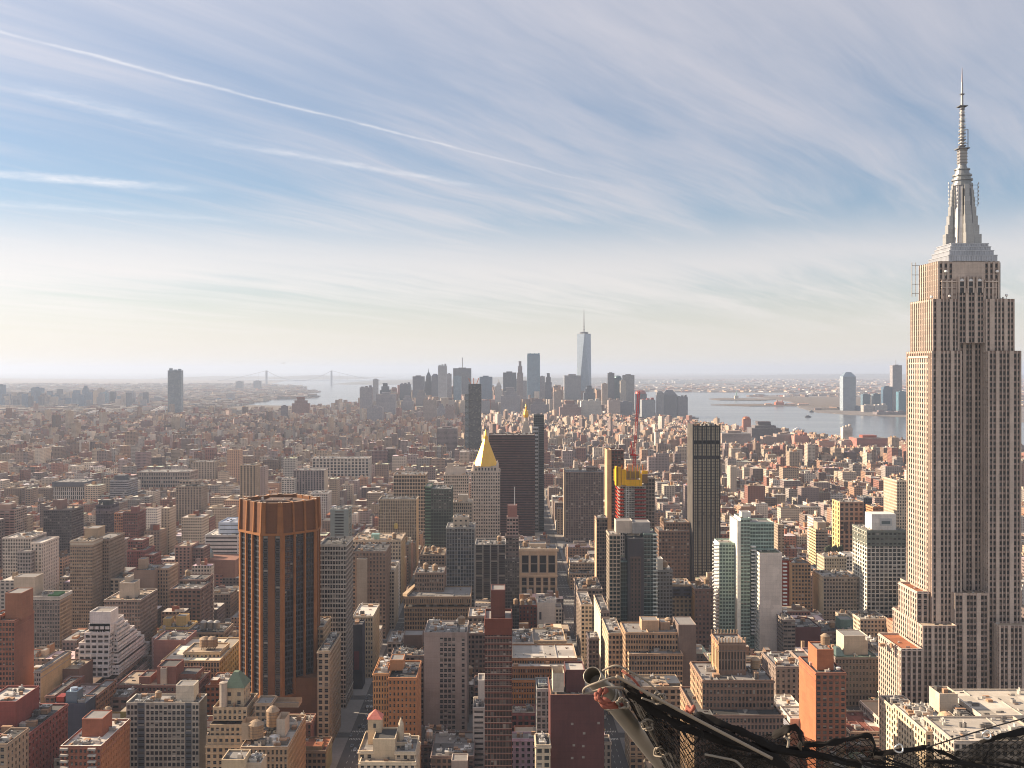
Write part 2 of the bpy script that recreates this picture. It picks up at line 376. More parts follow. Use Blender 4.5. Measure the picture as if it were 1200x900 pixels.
            inn = []
            for p in pts:
                d = math.hypot(p[0]-cx, p[1]-cy); f = max(0, 1-t*1.4/d); inn.append((cx+(p[0]-cx)*f, cy+(p[1]-cy)*f))
            out = [(cx+(p[0]-cx)*1.004, cy+(p[1]-cy)*1.004) for p in pts]
            for i in range(n):
                j = (i+1) % n
                s.wall.add([[(*out[i], z1), (*out[j], z1), (*inn[j], z1), (*inn[i], z1)]], pc)
                s.wall.add([[(*inn[i], z1-parapet), (*inn[j], z1-parapet), (*inn[j], z1), (*inn[i], z1)]], col)
                if n != 4: rq.add([[(*inn[i], z1-parapet), (*inn[j], z1-parapet), (cx, cy, z1-parapet), (cx, cy, z1-parapet)]], roofcol, ROOF)
            if n == 4: s.patch_roof(rq, inn[0][0], inn[1][0], inn[0][1], inn[3][1], z1-parapet, roofcol)
        s.last = (min(xs), max(xs), min(ys), max(ys), z1-parapet)
    def patch_roof(s, rq, x0, x1, y0, y1, z, col):
        """a flat roof laid in sections of different membrane, with low kerbs between some of them"""
        rr = random.Random(int(x0*13+y0*7+z*3)); nx = max(1, min(4, int((x1-x0)/9))); ny = max(1, min(4, int((y1-y0)/9)))
        xs = [x0]+sorted(x0+(x1-x0)*(i+rr.uniform(-.3, .3))/nx for i in range(1, nx))+[x1]; ys = [y0]+sorted(y0+(y1-y0)*(i+rr.uniform(-.3, .3))/ny for i in range(1, ny))+[y1]
        for i in range(nx):
            for j in range(ny):
                f = rr.choice([.45, .7, .9, 1, 1, 1.1, 1.25]); c = tuple(min(.66, k*f) for k in col)
                rq.add([[(xs[i], ys[j], z), (xs[i+1], ys[j], z), (xs[i+1], ys[j+1], z), (xs[i], ys[j+1], z)]], c, ROOF)
                if i and rr.random() < .35: rq.box(xs[i]-.2, xs[i]+.2, ys[j]+.3, ys[j+1]-.3, z-.05, z+.55, tuple(min(.6, k*.8+.05) for k in col), ROOF)
                for _ in range(2):
                    if xs[i+1]-xs[i] > 5 and ys[j+1]-ys[j] > 5 and rr.random() < .6:
                        a = rr.uniform(xs[i]+.5, xs[i+1]-3); b = rr.uniform(ys[j]+.5, ys[j+1]-3); w, d = rr.choice([(2.5, .35), (.35, 2.5), (1.1, 1.1), (.6, .6), (2.2, 1.4)]); h = rr.uniform(.3, 1.3)
                        rq.box(a, a+w, b, b+d, z-.05, z+h, rr.choice([(.10, .10, .10), (.38, .36, .33), (.55, .52, .48), (.22, .17, .14)]), METAL)
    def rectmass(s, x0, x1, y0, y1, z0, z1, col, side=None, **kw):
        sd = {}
        if side: sd = {1: side, 3: side}  # a lighter side colour paints sunlight onto many flanks
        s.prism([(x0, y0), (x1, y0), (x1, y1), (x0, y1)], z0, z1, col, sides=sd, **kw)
    def mass(s, xl, xr, yt, Y, L, col, z0=0.0, **kw):
        x0, x1, z1 = X_(xl, Y), X_(xr, Y), Z_(yt, Y)
        if s.rect is None:
            yb = min(900, HY+HC*F/Y); s.rect = [xl, xr, yt, yt+.55*(yb-yt), Y]
        s.rectmass(x0, x1, Y, Y+L, z0, z1, col, **kw); return s
    def part(s, name, fn, label=None, sub=None):
        q = QB(); fn(q); s.parts.append((name, q, label, sub)); return s
    def front(s, Y, z1, xl, xr, segs, col, **kw):
        """a front wall made of stretches with their own windows; blank wall between them"""
        at = xl
        for pa, pb, k in segs+[(xr, xr, None)]:
            if pa > at+.02: s.facade((X_(at, Y), Y), (X_(pa, Y), Y), 0, z1, col, style='blank')
            if k is not None: s.facade((X_(pa, Y), Y), (X_(pb, Y), Y), 0, z1, k.pop('col', col), **{**kw, **k})
            at = pb
        return s
    def bulk(s, xl, xr, yt, Y, L, col, z0=None, topcol=R_GREY, name='rooftop_bulkhead'):
        z0 = s.last[4] if z0 is None else z0
        def f(q):
            x0, x1, z1 = X_(xl, Y), X_(xr, Y), Z_(yt, Y)
            q.box(x0, x1, Y, Y+L, z0, z1-.5, col, WALL, top=True, topcol=topcol, topmat=ROOF)
            t = .35
            for a in ((x0-.02, x1+.02, Y-.02, Y+t), (x0-.02, x1+.02, Y+L-t, Y+L+.02), (x0-.02, x0+t, Y+t, Y+L-t), (x1-t, x1+.02, Y+t, Y+L-t)): q.box(*a, z1-.5, z1, tuple(min(.8, c*1.2+.03) for c in col))
        return s.part(name, f)
    def tank(s, x, y, z, r=2.4, h=4.6, metal=False): s.tanks.append((x, y, z, r, h, metal)); return s
    def tankp(s, px, Y, r=2.4, h=4.6, z=None): return s.tank(X_(px, Y), Y, s.last[4] if z is None else z, r, h)
    def clutter(s, n, seed=0, area=None, big=1.0):
        rr = random.Random(seed*977+n*31+len(s.label or '')*7)
        x0, x1, y0, y1, z = area or s.last; 
        for i in range(int(n*2.2)):
            w = rr.uniform(.9, 3.9)*big; d = rr.uniform(1.2, 3.6)*big; h = rr.uniform(.8, 2.8)*big
            if x1-x0 < w+3 or y1-y0 < d+3: continue
            s.units.append((rr.uniform(x0+1.2+w/2, x1-1.2-w/2), rr.uniform(y0+1.2+d/2, y1-1.2-d/2), z, w, d, h, rr.choice([0, 1, 2, 3])))
        return s
    def finish(s):
        cx, cy = (s.x0+s.x1)/2, (s.y0+s.y1)/2
        root = empty(s.name, (cx, cy, 0)); tag(root, s.label, s.cat, s.group); s.root = root; og = (cx, cy, 0)
        if s.wall.n(): s.wall.build('wall', root, og)
        for rq in s.roofs: rq.build('roof', root, og)
        for nm, q, lb, sub in s.parts:
            if q.n():
                o = q.build(nm, root, og, None)
                if lb: o['label'] = lb
                if sub:
                    for sn, sq in sub: sq.build(sn, o, og)
        if s.win:
            cs = np.concatenate([w['c'] for w in s.win]); N = len(cs)
            ws = np.concatenate([np.full(len(w['c']), w['w']) for w in s.win]); hs = np.concatenate([np.full(len(w['c']), w['h']) for w in s.win])
            an = np.concatenate([np.full(len(w['c']), w['a']) for w in s.win])
            us = np.concatenate([np.broadcast_to(np.array(w['u']), (len(w['c']), 2)) for w in s.win])
            ns = np.concatenate([np.broadcast_to(np.array(w['n']), (len(w['c']), 2)) for w in s.win])
            rn = npr.rand(N)*s.blinds
            pick = np.zeros(N, bool)
            if s.det:
                d = cs-np.array([0, 0, HC]); dist = np.linalg.norm(d, axis=1)
                facing = -(d[:, 0]*ns[:, 0]+d[:, 1]*ns[:, 1])/dist
                px = CX+F*cs[:, 0]/cs[:, 1]; py = HY-F*(cs[:, 2]-HC)/cs[:, 1]
                inv = (px > -5) & (px < 1205) & (py > 0) & (py < 905)
                area = np.where(inv, facing*ws*hs/dist**2, -1); pick[np.argsort(-area)[:s.det]] = True; pick &= area > 0
            rest = ~pick
            for i in np.nonzero(pick)[0]:
                o = bpy.data.objects.new('window', PANE[int(rn[i]*len(PANE)) % len(PANE)](s.glass)); C.collection.objects.link(o); o.parent = root
                o.location = (cs[i, 0]-cx, cs[i, 1]-cy, cs[i, 2]); o.rotation_euler = (0, 0, an[i]); o.scale = (ws[i], 1, hs[i])
            if rest.any():
                c, u, w, h, r_ = cs[rest], us[rest], ws[rest][:, None], hs[rest], rn[rest]
                U = np.concatenate([u, np.zeros((len(u), 1))], 1)
                a = c-U*w/2; b = c+U*w/2; up = np.zeros_like(a); up[:, 2] = h
                k = np.where(npr.rand(len(c)) < .45, npr.uniform(.35, .8, len(c)), .5)[:, None]; r2 = np.where(npr.rand(len(c)) < .4, npr.rand(len(c))*s.blinds, r_)
                q = QB(); q.add(np.stack([a, b, b+up*k, a+up*k], 1), s.glass, GLASS, rn=r_); q.add(np.stack([a+up*k, b+up*k, b+up, a+up], 1), s.glass, GLASS, rn=r2)
                # lower sash rail, a few centimetres in front of the pane
                o = q.build('window', root, og); o['kind'] = 'stuff'
        for (x, y, z, r, h, metal) in s.tanks:
            o = dup(TANK['metal' if metal else 'wood'], root); o.location = (x-cx, y-cy, z); o.scale = (r/2.4, r/2.4, h/4.6)
        for (x, y, z, w, d, h, k) in s.units:
            o = UNIT[k].copy(); C.collection.objects.link(o); o.parent = root; o.location = (x-cx, y-cy, z); o.scale = (w, d, h)

_pc = {}
def pane_mesh(k, tint):
    key = (k, tint)
    if key not in _pc:
        q = QB(); r = (k+.5)/16
        q.add([[(-.5, 0, 0), (.5, 0, 0), (.5, 0, .52), (-.5, 0, .52)]], tint, 0, rn=r); q.add([[(-.5, 0, .52), (.5, 0, .52), (.5, 0, 1), (-.5, 0, 1)]], tint, 0, rn=r if k % 3 else (r*7.3) % 1.0)
        fr = (.22, .20, .18)
        for x0, x1, z0, z1 in ((-.5, -.44, 0, 1), (.44, .5, 0, 1), (-.44, .44, .48, .54), (-.44, .44, 0, .05), (-.44, .44, .95, 1)):
            q.box(x0, x1, -.07, -.004, z0, z1, fr, 1)
        o = q.build('window', mats=[M_GLASS, M_WALL]); me = o.data; bpy.data.objects.remove(o); _pc[key] = me
    return _pc[key]
PANE = [(lambda t, k=k: pane_mesh(k, t)) for k in range(16)]

hidden = []
def make_tank(metal):
    root = QB(); col = (.30, .29, .27) if metal else (.27, .19, .13)
    root.lathe(0, 0, [(2.4, 2.2), (2.4, 6.6)], col, WALL, 16)
    for z in (2.9, 3.8, 4.7, 5.6): root.lathe(0, 0, [(2.44, z), (2.44, z+.12)], (.12, .10, .08), WALL, 16)
    root.lathe(0, 0, [(2.4, 2.2), (.01, 2.2)], col, WALL, 16)
    t = root.build('water_tank', mats=[M_WOOD if not metal else M_METAL]*5)
    q = QB(); q.lathe(0, 0, [(2.62, 6.55), (1.2, 7.7), (.02, 8.1)], (.30, .23, .17) if not metal else (.36, .34, .31), WALL, 16)
    q.build('tank_roof', t)
    q = QB()
    for a in range(4):
        x, y = 1.7*math.cos(a*math.pi/2+.78), 1.7*math.sin(a*math.pi/2+.78); q.bar((x, y, -.2), (x, y, 2.2), .14, (.10, .09, .085), METAL)
    for a in range(4):
        b = (a+1) % 4
        p = [(1.7*math.cos(k*math.pi/2+.78), 1.7*math.sin(k*math.pi/2+.78)) for k in (a, b)]
        q.bar((*p[0], .2), (*p[1], 2.0), .07, (.10, .09, .085), METAL)
    q.build('tank_stand', t)
    return t
TANK = {'wood': make_tank(False), 'metal': make_tank(True)}; hidden += list(TANK.values())
UNIT = []
for k, (col, kind) in enumerate([((.42, .40, .37), 0), ((.16, .15, .14), 0), ((.30, .20, .14), 1), ((.58, .55, .50), 2)]):
    q = QB(); q.box(-.5, .5, -.5, .5, -.05, .82, col, METAL if kind != 1 else WALL, topcol=tuple(c*.8 for c in col))
    q.box(-.54, .54, -.54, .54, .82, .9, tuple(c*1.1 for c in col), METAL if kind != 1 else WALL)
    if kind == 0:
        q.lathe(-.2, 0, [(.22, .9), (.22, 1.0), (.02, 1.0)], (.1, .1, .1), METAL, 10); q.lathe(.26, .1, [(.16, .9), (.16, 1.0), (.02, 1.0)], (.1, .1, .1), METAL, 10)
    if kind == 2: q.box(.2, .4, -.3, .3, .9, 1.5, col, METAL)
    o = q.build('roof_unit' if kind != 1 else 'stair_hut'); UNIT.append(o); hidden.append(o)

# ------------------------------------------------------------------ the setting: water, land, hills, streets
def poly_land(name, pts, z0, z1, mat, label=None):
    from mathutils.geometry import tessellate_polygon
    tri = tessellate_polygon([[Vector((x, y, 0)) for x, y in pts]]); n = len(pts)
    v = [(x, y, z1) for x, y in pts]+[(x, y, z0) for x, y in pts]
    f = [tuple(t) for t in tri]+[(i, (i+1) % n, n+(i+1) % n, n+i) for i in range(n)]
    me = bpy.data.meshes.new(name); me.from_pydata(v, [], f); me.materials.append(mat)
    o = bpy.data.objects.new(name, me); C.collection.objects.link(o); o['kind'] = 'structure'; return o

def mat_water():
    m, t, b = material('water')
    P = t.new('ShaderNodeNewGeometry').outputs['Position']
    n = t.noise(t.map(P, sc=(.0011, .0042, 1)), 1.0, 5, .6)
    t.link(t.mix(n, (.075, .08, .085, 1), (.12, .125, .125, 1)), b.inputs['Base Color'])
    t.link(t.m('ADD', .12, t.m('MULTIPLY', n, .16)), b.inputs['Roughness'])
    bp = t.new('ShaderNodeBump'); bp.inputs['Strength'].default_value = .10; bp.inputs['Distance'].default_value = 1.0
    t.link(t.noise(P, .05, 4, .6), bp.inputs['Height']); t.link(bp.outputs[0], b.inputs['Normal'])
    return m
def mat_land(name, ca, cb, cc, s=.004):
    m, t, b = material(name)
    P = t.new('ShaderNodeNewGeometry').outputs['Position']
    n = t.noise(P, s, 8, .7); n2 = t.noise(P, s*9, 4, .7)
    col = t.mix(t.ramp(n, .38, .62), c4(ca), c4(cb)); col = t.mix(t.ramp(n2, .5, .72), col, c4(cc))
    t.link(col, b.inputs['Base Color']); b.inputs['Roughness'].default_value = .95
    return m
def mat_asphalt():
    m, t, b = material('asphalt')
    P = t.new('ShaderNodeNewGeometry').outputs['Position']
    n = t.noise(P, .25, 6, .7); n2 = t.noise(t.map(P, sc=(1.2, .03, 1)), 1, 3, .6)
    t.link(t.mix(t.m('MULTIPLY', t.m('ADD', n, n2), .5), (.05, .048, .047, 1), (.105, .10, .095, 1)), b.inputs['Base Color']); b.inputs['Roughness'].default_value = .85
    return m
M_ASPH = mat_asphalt(); M_WATER = mat_water()
M_PAVE = mat_plain('paving', (.23, .215, .20), .9, 0, .5, .3)
M_LAND = mat_land('far_land', (.10, .085, .075), (.16, .13, .11), (.26, .22, .19))
M_PARK = mat_land('winter_park', (.09, .062, .042), (.13, .09, .055), (.06, .055, .035), .02)
M_HILL = mat_land('hills', (.06, .065, .06), (.10, .095, .08), (.17, .15, .13), .0015)
poly_land('water', [(-90000, 1500), (90000, 1500), (90000, 75000), (-90000, 75000)], -3, -2, M_WATER)
MANH = [(-3200, 4700), (-1644, 5050), (-1122, 5600), (-880, 6600), (-300, 7100), (500, 7000), (820, 5100), (944, 4170), (1100, 3800), (1197, 3490), (1325, 3370), (1900, 2500), (1900, -300), (-3200, -300)]
poly_land('ground', MANH, -3, 0, M_ASPH)
BKLN = [(-60000, 4000), (-4000, 5250), (-2400, 5500), (-1750, 6100), (-1850, 7500), (-1900, 8600), (-1650, 8900), (-1700, 9600), (-2100, 10300), (-2000, 11200), (-2400, 12500), (-2900, 15000), (-3900, 17000), (-5000, 24000), (-16000, 30000), (-60000, 30000)]
poly_land('terrain', BKLN, -3, 0.5, M_LAND)
poly_land('island_terrain', [(-1650, 6300), (-1180, 6350), (-1330, 7000), (-1750, 7150), (-1900, 6800)], -3, 1, M_PARK)
JERS = [(60000, 1500), (2900, 4200), (2250, 5300), (1960, 5650), (1850, 6000), (1950, 6700), (2250, 8000), (2300, 9500), (3300, 10800), (1900, 11400), (900, 12000), (500, 13800), (700, 18000), (3000, 70000), (60000, 70000)]
poly_land('terrain', JERS, -3, 0.5, M_LAND)
poly_land('parkland', [(1990, 6800), (2400, 6500), (3400, 7500), (3200, 9200), (2350, 9300), (2260, 8000)], 0, 1, M_PARK)
LIB = [(1780, 8350), (2080, 8250), (2280, 8500), (2200, 8800), (1900, 8950), (1760, 8700)]
ELL = [(1480, 7250), (1700, 7000), (2150, 7050), (2200, 7300), (1760, 7420)]
def hills(name, x0, x1, y0, y1, h, seed, nx=70, ny=14):
    rr = np.random.RandomState(seed); ph = rr.rand(6)*6.28; v = []; f = []
    for j in range(ny+1):
        for i in range(nx+1):
            a, b = i/nx, j/ny
            e = math.sin(math.pi*b)**.8*min(1, a*5)*min(1, (1-a)*5)
            z = h*e*(.62+.22*math.sin(a*9+ph[0])+.12*math.sin(a*23+ph[1])+.05*math.sin(a*61+ph[2]+b*5))-2.5
            v.append((x0+(x1-x0)*a, y0+(y1-y0)*b+300*math.sin(a*14+ph[3]), z))
    for j in range(ny):
        for i in range(nx):
            k = j*(nx+1)+i; f.append((k, k+1, k+nx+2, k+nx+1))
    me = bpy.data.meshes.new(name); me.from_pydata(v, [], f); me.materials.append(M_HILL)
    o = bpy.data.objects.new(name, me); C.collection.objects.link(o); o['kind'] = 'structure'
hills('hills', -3000, 4800, 17200, 26000, 105, 3)
hills('hills', -9500, -3600, 26000, 34000, 90, 5)
hills('hills', 6000, 30000, 30000, 42000, 110, 8)

AVES = [(-95, 13), (72, 12), (255, 15), (520, 15), (760, 15), (1010, 15), (1260, 12), (1500, 12),
        (-262, 11), (-410, 13), (-590, 13), (-790, 13), (-990, 12), (-1190, 12), (-1400, 12), (-1650, 12), (-1900, 12), (-2200, 12), (-2500, 12)]
AVES.sort()
STREETS = [(620+80*k, 9) for k in range(-7, 25)]
def pavements():
    q = QB()
    for (a, wa), (b, wb) in zip(AVES[:-1], AVES[1:]):
        for (c, wc), (d, wd) in zip(STREETS[:-1], STREETS[1:]):
            q.box(a+wa-4, b-wb+4, c+wc-4, d-wd+4, -.05, .14, (.23, .215, .20), 0)
    o = q.build('pavement', mats=[M_PAVE]*5); o['kind'] = 'structure'
    q = QB(); wh = (.62, .60, .55)
    for (x, w) in AVES:
        if abs(x) > 700: continue
        for lane in (-1, 0, 1):
            y = 420
            while y < 1500: q.add([[(x+lane*3.6-.1, y, .006), (x+lane*3.6+.1, y, .006), (x+lane*3.6+.1, y+4, .006), (x+lane*3.6-.1, y+4, .006)]], wh); y += 10
        for (c, wc) in STREETS:
            if c > 1400: continue
            for e in (c-wc+.3, c+wc-3.3):
                xx = x-w+5
                while xx < x+w-5: q.add([[(xx, e, .006), (xx+.5, e, .006), (xx+.5, e+3, .006), (xx, e+3, .006)]], wh); xx += 1.1
    o = q.build('road_markings', mats=[mat_attr('road_paint', var=.6)]*5); o['kind'] = 'structure'
pavements()

# ------------------------------------------------------------------ the great limestone tower on the right
def limestone_tower():
    b = Bld('art_deco_skyscraper', 'tall limestone art deco skyscraper with stepped shoulders and metal antenna mast', 'skyscraper', ref='the tall limestone antenna skyscraper', det=100, glass=(.04, .035, .035))
    b.rect = [1056, 1200, 92, 830, 625]
    lc = (.46, .385, .33); sp = (.25, .195, .17)
    fr = dict(style='strip', bay=3.0, fl=3.7, wf=.50, hf=.56, rec=.9, col2=sp, roofcol=R_RED, parapet=1.2)
    ps = dict(style='strip', bay=3.6, fl=3.7, wf=.42, hf=.52, rec=.5, col2=(.36, .28, .23))
    Y = 650.0; xa = lambda px: X_(px, Y)
    zA, zB, zC = Z_(411, Y), Z_(350, Y), Z_(305, Y)
    # shaft A: two wings and a sunk centre
    CL, CR, CM = [.10, .35, .475, .60, .80, .92], [.09, .20, .385, .495, .605, .82, .93], [.09, .22, .44, .56, .78, .91]
    W_ = dict(fr, wf=.088, hf=.66, trim=False)
    b.rectmass(xa(1092), xa(1127), Y, Y+41, 0, zA, lc, side=dict(col=(.385, .305, .255)), **{**W_, 'cols': CL})  # flank colour darkened so the sunlit side comes out less bright
    b.rectmass(xa(1158), xa(1197), Y, Y+41, 0, zA, lc, **{**W_, 'cols': CR})
    b.rectmass(xa(1127), xa(1158), Y+8, Y+40, 0, zA+6, (.44, .365, .31), **{**W_, 'wf': .10, 'cols': CM, 'col2': (.24, .19, .165)})  # some recess shade put into darker wall and spandrel colours
    # wider, shallower fin on the lit flank
    b.rectmass(xa(1092)-.6, xa(1092), Y+4, Y+36, 0, zA-3, lc, **ps)
    # shoulders B and C
    b.rectmass(xa(1094.5), xa(1126), Y+2, Y+38, zA-1, zB, lc, **{**W_, 'cols': CL})
    b.rectmass(xa(1157), xa(1191), Y+2, Y+38, zA-1, zB, lc, **{**W_, 'cols': CL})
    b.rectmass(xa(1126), xa(1157), Y+3.2, Y+37, zA+5, zB+7, lc, **{**W_, 'wf': .11, 'cols': CM})
    b.rectmass(xa(1103), xa(1176), Y+5, Y+35, zB-1.2, zC, lc, **dict(W_, wf=.045, cols=[.05, .13, .21, .79, .87, .95], roofcol=R_GREY))
    b.rectmass(xa(1107), xa(1125), Y+4.2, Y+34, zB-1.2, Z_(327, Y), lc, **{**fr, 'nc': 3})
    b.rectmass(xa(1158), xa(1172), Y+4.2, Y+34, zB-1.2, Z_(327, Y), lc, **{**fr, 'nc': 3})
    # three tall arched bays of the crown
    for k in range(3):
        x = xa(1129.5+10.5*k); w = 2.6
        def arch(q, x=x):
            z0, z1 = zB+4, Z_(329, Y)
            q.box(x-w*.5-.9, x-w*.5, Y+2.4, Y+5, z0, z1+3, lc); q.box(x+w*.5, x+w*.5+.9, Y+2.4, Y+5, z0, z1+3, lc)
            pts = [(-w/2, z1)]+[(-w/2*math.cos(a), z1+w*.62*math.sin(a)) for a in np.linspace(0, math.pi, 7)]+[(w/2, z1)]
            for (x0, za), (x1, zb) in zip(pts[:-1], pts[1:]): q.add([[(x+x0, Y+2.6, za), (x+x1, Y+2.6, zb), (x, Y+2.6, z1), (x, Y+2.6, z1)]], (.62, .60, .58), METAL)
            q.add([[(x-w/2, Y+2.9, z0), (x+w/2, Y+2.9, z0), (x+w/2, Y+2.9, z1), (x-w/2, Y+2.9, z1)]], (.045, .042, .045), GLASS)
            for zz in np.arange(z0+3.2, z1, 3.7): q.box(x-w/2, x+w/2, Y+2.62, Y+2.88, zz, zz+.9, (.30, .25, .22))
        b.part('arched_bay', arch)
    # lower stages, each with its own plane
    y2 = 640.0; xb = lambda px: X_(px, y2)
    zM = Z_(733, y2)
    b.rectmass(xb(1081), xb(1121), y2, y2+46, 0, zM, lc, side=ps, **{**W_, 'roofcol': R_TAN, 'wf': .092, 'cols': [.10, .22, .40, .52, .64, .80, .92]})
    b.rectmass(xb(1171), xb(1218), y2, y2+46, 0, zM, lc, **{**W_, 'roofcol': R_TAN, 'wf': .08, 'cols': [.08, .18, .33, .43, .53, .68, .78, .92]})
    b.rectmass(xb(1124), xb(1164), y2+6, y2+30, 0, Z_(695, y2+6), lc, **{**W_, 'roofcol': R_TAN, 'wf': .095, 'cols': [.08, .18, .40, .50, .60, .82, .92]})
    b.rectmass(X_(1074.5, 652), X_(1088, 652), 652, 652+30, 0, Z_(693, 652), lc, side=ps, **{**fr, 'nc': 2})
    b.rectmass(X_(1064, 668), X_(1078, 668), 668, 668+26, 0, Z_(722, 668), lc, side=ps, **{**fr, 'nc': 2})
    b.rectmass(X_(1056, 630), X_(1081, 630), 630, 630+38, 0, Z_(760, 630), lc, side=ps, **{**fr, 'nc': 4})
    b.rectmass(X_(1060, 622), 345, 622, 700, 0, 24, lc, style='punch', bay=4, fl=5, wf=.5, hf=.6, roofcol=R_TAN)
    # parapet clutter on shoulders: dishes, fixtures
    b.clutter(5, 1, (xa(1096), xa(1103), Y+4, Y+36, zB-1)); b.clutter(5, 2, (xa(1178), xa(1190), Y+4, Y+36, zB-1)); b.clutter(4, 5, (xa(1056)-30, xa(1056)-6, 634, 660, Z_(760, 630)-1.2))
    cx, cy = (xa(1092)+xa(1197))/2, Y+20.5
    # stepped metal base, mast, buttress wings, rings, antenna
    def steps(q):
        z = zC-.3; al = (.34, .345, .36)
        for hw, hd, h in ((15.6, 15.5, 4.4), (14.2, 13.5, 3.2), (13.0, 12.0, 2.6), (12.0, 11.0, 2.2)):
            q.box(cx-hw, cx+hw, cy-hd, cy+hd, z, z+h, al, METAL, topcol=(.34, .34, .36))
            q.box(cx-hw-.3, cx+hw+.3, cy-hd-.3, cy+hd+.3, z+h-.5, z+h-.1, (.44, .44, .45), METAL)
            for k in range(int(hw*2/1.6)): q.box(cx-hw+1.6*k+.3, cx-hw+1.6*k+.75, cy-hd-.2, cy-hd, z+.3, z+h-.7, (.40, .40, .42), METAL)
            z += h
        return z
    b.part('mast_base', steps); zm = zC-.3+12.4
    def core(q):
        q.lathe(cx, cy, [(7.6, zm), (7.2, zm+8), (6.2, zm+26), (5.8, zm+40)], (.27, .265, .27), METAL, 16)
        for a in range(16):
            t = a*math.pi/8; x, y = math.cos(t), math.sin(t)
            q.bar((cx+7.5*x, cy+7.5*y, zm), (cx+5.85*x, cy+5.85*y, zm+40), .34, (.35, .345, .335), METAL, 4)
        for t in (-.5*math.pi,):
            for dx in (-1.6, 1.6): q.box(cx+dx-.8, cx+dx+.8, cy-6.9, cy-6.2, zm+18, zm+36, (.05, .05, .055), GLASS)
    b.part('mooring_mast', core)
    for ang in (0, 90, 180, 270):
        def wing(q, a=R(ang+0)):
            ca, sa = math.cos(a), math.sin(a); lvl = [(0, 11.6, 2.6), (7, 10.2, 2.4), (13, 9.3, 2.2), (19, 8.4, 2.0), (25, 7.7, 1.8), (31, 7.2, 1.6), (36, 6.6, 1.4)]
            for (h0, r0, w), nx in zip(lvl, [l[0] for l in lvl[1:]]+[39]):
                pts = [(5.0, -w), (r0, -w), (r0, w), (5.0, w)]
                q.prism([(cx+x*ca-y*sa, cy+x*sa+y*ca) for x, y in pts], zm+h0, zm+nx, (.33, .325, .315), METAL)
        b.part('mast_wing', wing)
    def rings(q):
        z = zm+40
        q.lathe(cx, cy, [(6.6, z-1.5), (6.6, z), (5.6, z), (5.6, z+2), (6.5, z+2), (6.5, z+3.2), (5.2, z+3.2), (5.2, z+5), (6.0, z+5), (6.0, z+6), (4.6, z+6.2), (4.2, z+9), (4.9, z+9), (4.9, z+9.8), (3.2, z+10.2), (2.4, z+13)], (.22, .225, .225), METAL, 18)
    b.part('observation_drum', rings)
    def ant(q):
        z = zm+52.5; g = (.33, .31, .29)
        q.box(cx-2.2, cx+2.2, cy-2.2, cy+2.2, z, z+10.5, g, METAL); q.box(cx-3.6, cx+3.6, cy-3.6, cy+3.6, z+10.2, z+10.9, (.2, .2, .2), METAL)
        for k in range(5): q.box(cx-2.6, cx+2.6, cy-2.6, cy+2.6, z+1+2*k, z+1.5+2*k, (.22, .21, .2), METAL)
        q.bar((cx, cy, z+10), (cx, cy, z+38), 1.25, g, METAL, 8, 1.0); 
        for k in range(13): q.box(cx-1.9+.05*k, cx+1.9-.05*k, cy-1.9+.05*k, cy+1.9-.05*k, z+12+2*k, z+12.8+2*k, (.45, .43, .40) if k % 2 else (.16, .15, .15), METAL)
        q.box(cx-2.6, cx+2.6, cy-2.6, cy+2.6, z+38, z+38.6, (.15, .15, .15), METAL)
        q.bar((cx, cy, z+38), (cx, cy, z+54), .85, g, METAL, 6, .6); q.box(cx-1.2, cx+1.2, cy-1.2, cy+1.2, z+46, z+46.5, (.15, .15, .15), METAL); q.bar((cx, cy, z+54), (cx, cy, z+63.5), .38, (.25, .2, .18), METAL, 6, .14)
        q.bar((cx+3.4, cy-1, z+10.5), (cx+3.4, cy-1, z+23), .28, (.2, .2, .2), METAL); q.bar((cx+3.4, cy-1, z+23), (cx+1, cy-1, z+23), .18, (.2, .2, .2), METAL); q.bar((cx+3.4, cy-1, z+14), (cx+1, cy-1, z+14), .18, (.2, .2, .2), METAL)
    b.part('antenna', ant)
    for sx in (-1, 1):
        def rack(q, sx=sx):
            x = cx+sx*9.4; z = zm+25; q.bar((x, cy-2, z), (x, cy-2, z+15), .2, (.25, .25, .25), METAL)
            for k in range(6): q.bar((x, cy-2, z+1+2.6*k), (cx+sx*6.4, cy-2, z+1+2.6*k), .14, (.25, .25, .25), METAL); q.bar((x+sx*.4, cy-2.2, z+1.4+2.6*k), (x+sx*.4, cy-2.2, z+2.8+2.6*k), .3, (.5, .5, .5), METAL)
        b.part('antenna_rack', rack)
        def rack2(q, sx=sx):
            x = xa(1128.5)+sx*(xa(1180)-xa(1128.5))*1.02; z = zB-2; q.bar((x, Y+10, z+4), (x, Y+10, z+26), .25, (.3, .28, .26), METAL); q.bar((x-sx*2.4, Y+10, z+4), (x-sx*2.4, Y+10, z+26), .2, (.3, .28, .26), METAL)
            for k in range(4): q.bar((x-sx*5, Y+10, z+6+6*k), (x, Y+10, z+6+6*k), .16, (.3, .28, .26), METAL)
        b.part('antenna_frame', rack2)
    for px, py in ((1109, 318), (1113, 347), (1169, 318), (1180, 346), (1092, 348)):
        def dish(q, px=px, py=py):
            x, z = X_(px, Y+3), Z_(py, Y+3); q.lathe(x, Y+3.5, [(.05, z-.9), (.9, z-.5), (1.0, z+.2), (.7, z+.8), (.05, z+1.0)], (.75, .73, .70), METAL, 10); q.bar((x, Y+3.5, z-3), (x, Y+3.5, z), .12, (.3, .3, .3), METAL)
        b.part('satellite_dish', dish)
    return b
limestone_tower().blinds = .93

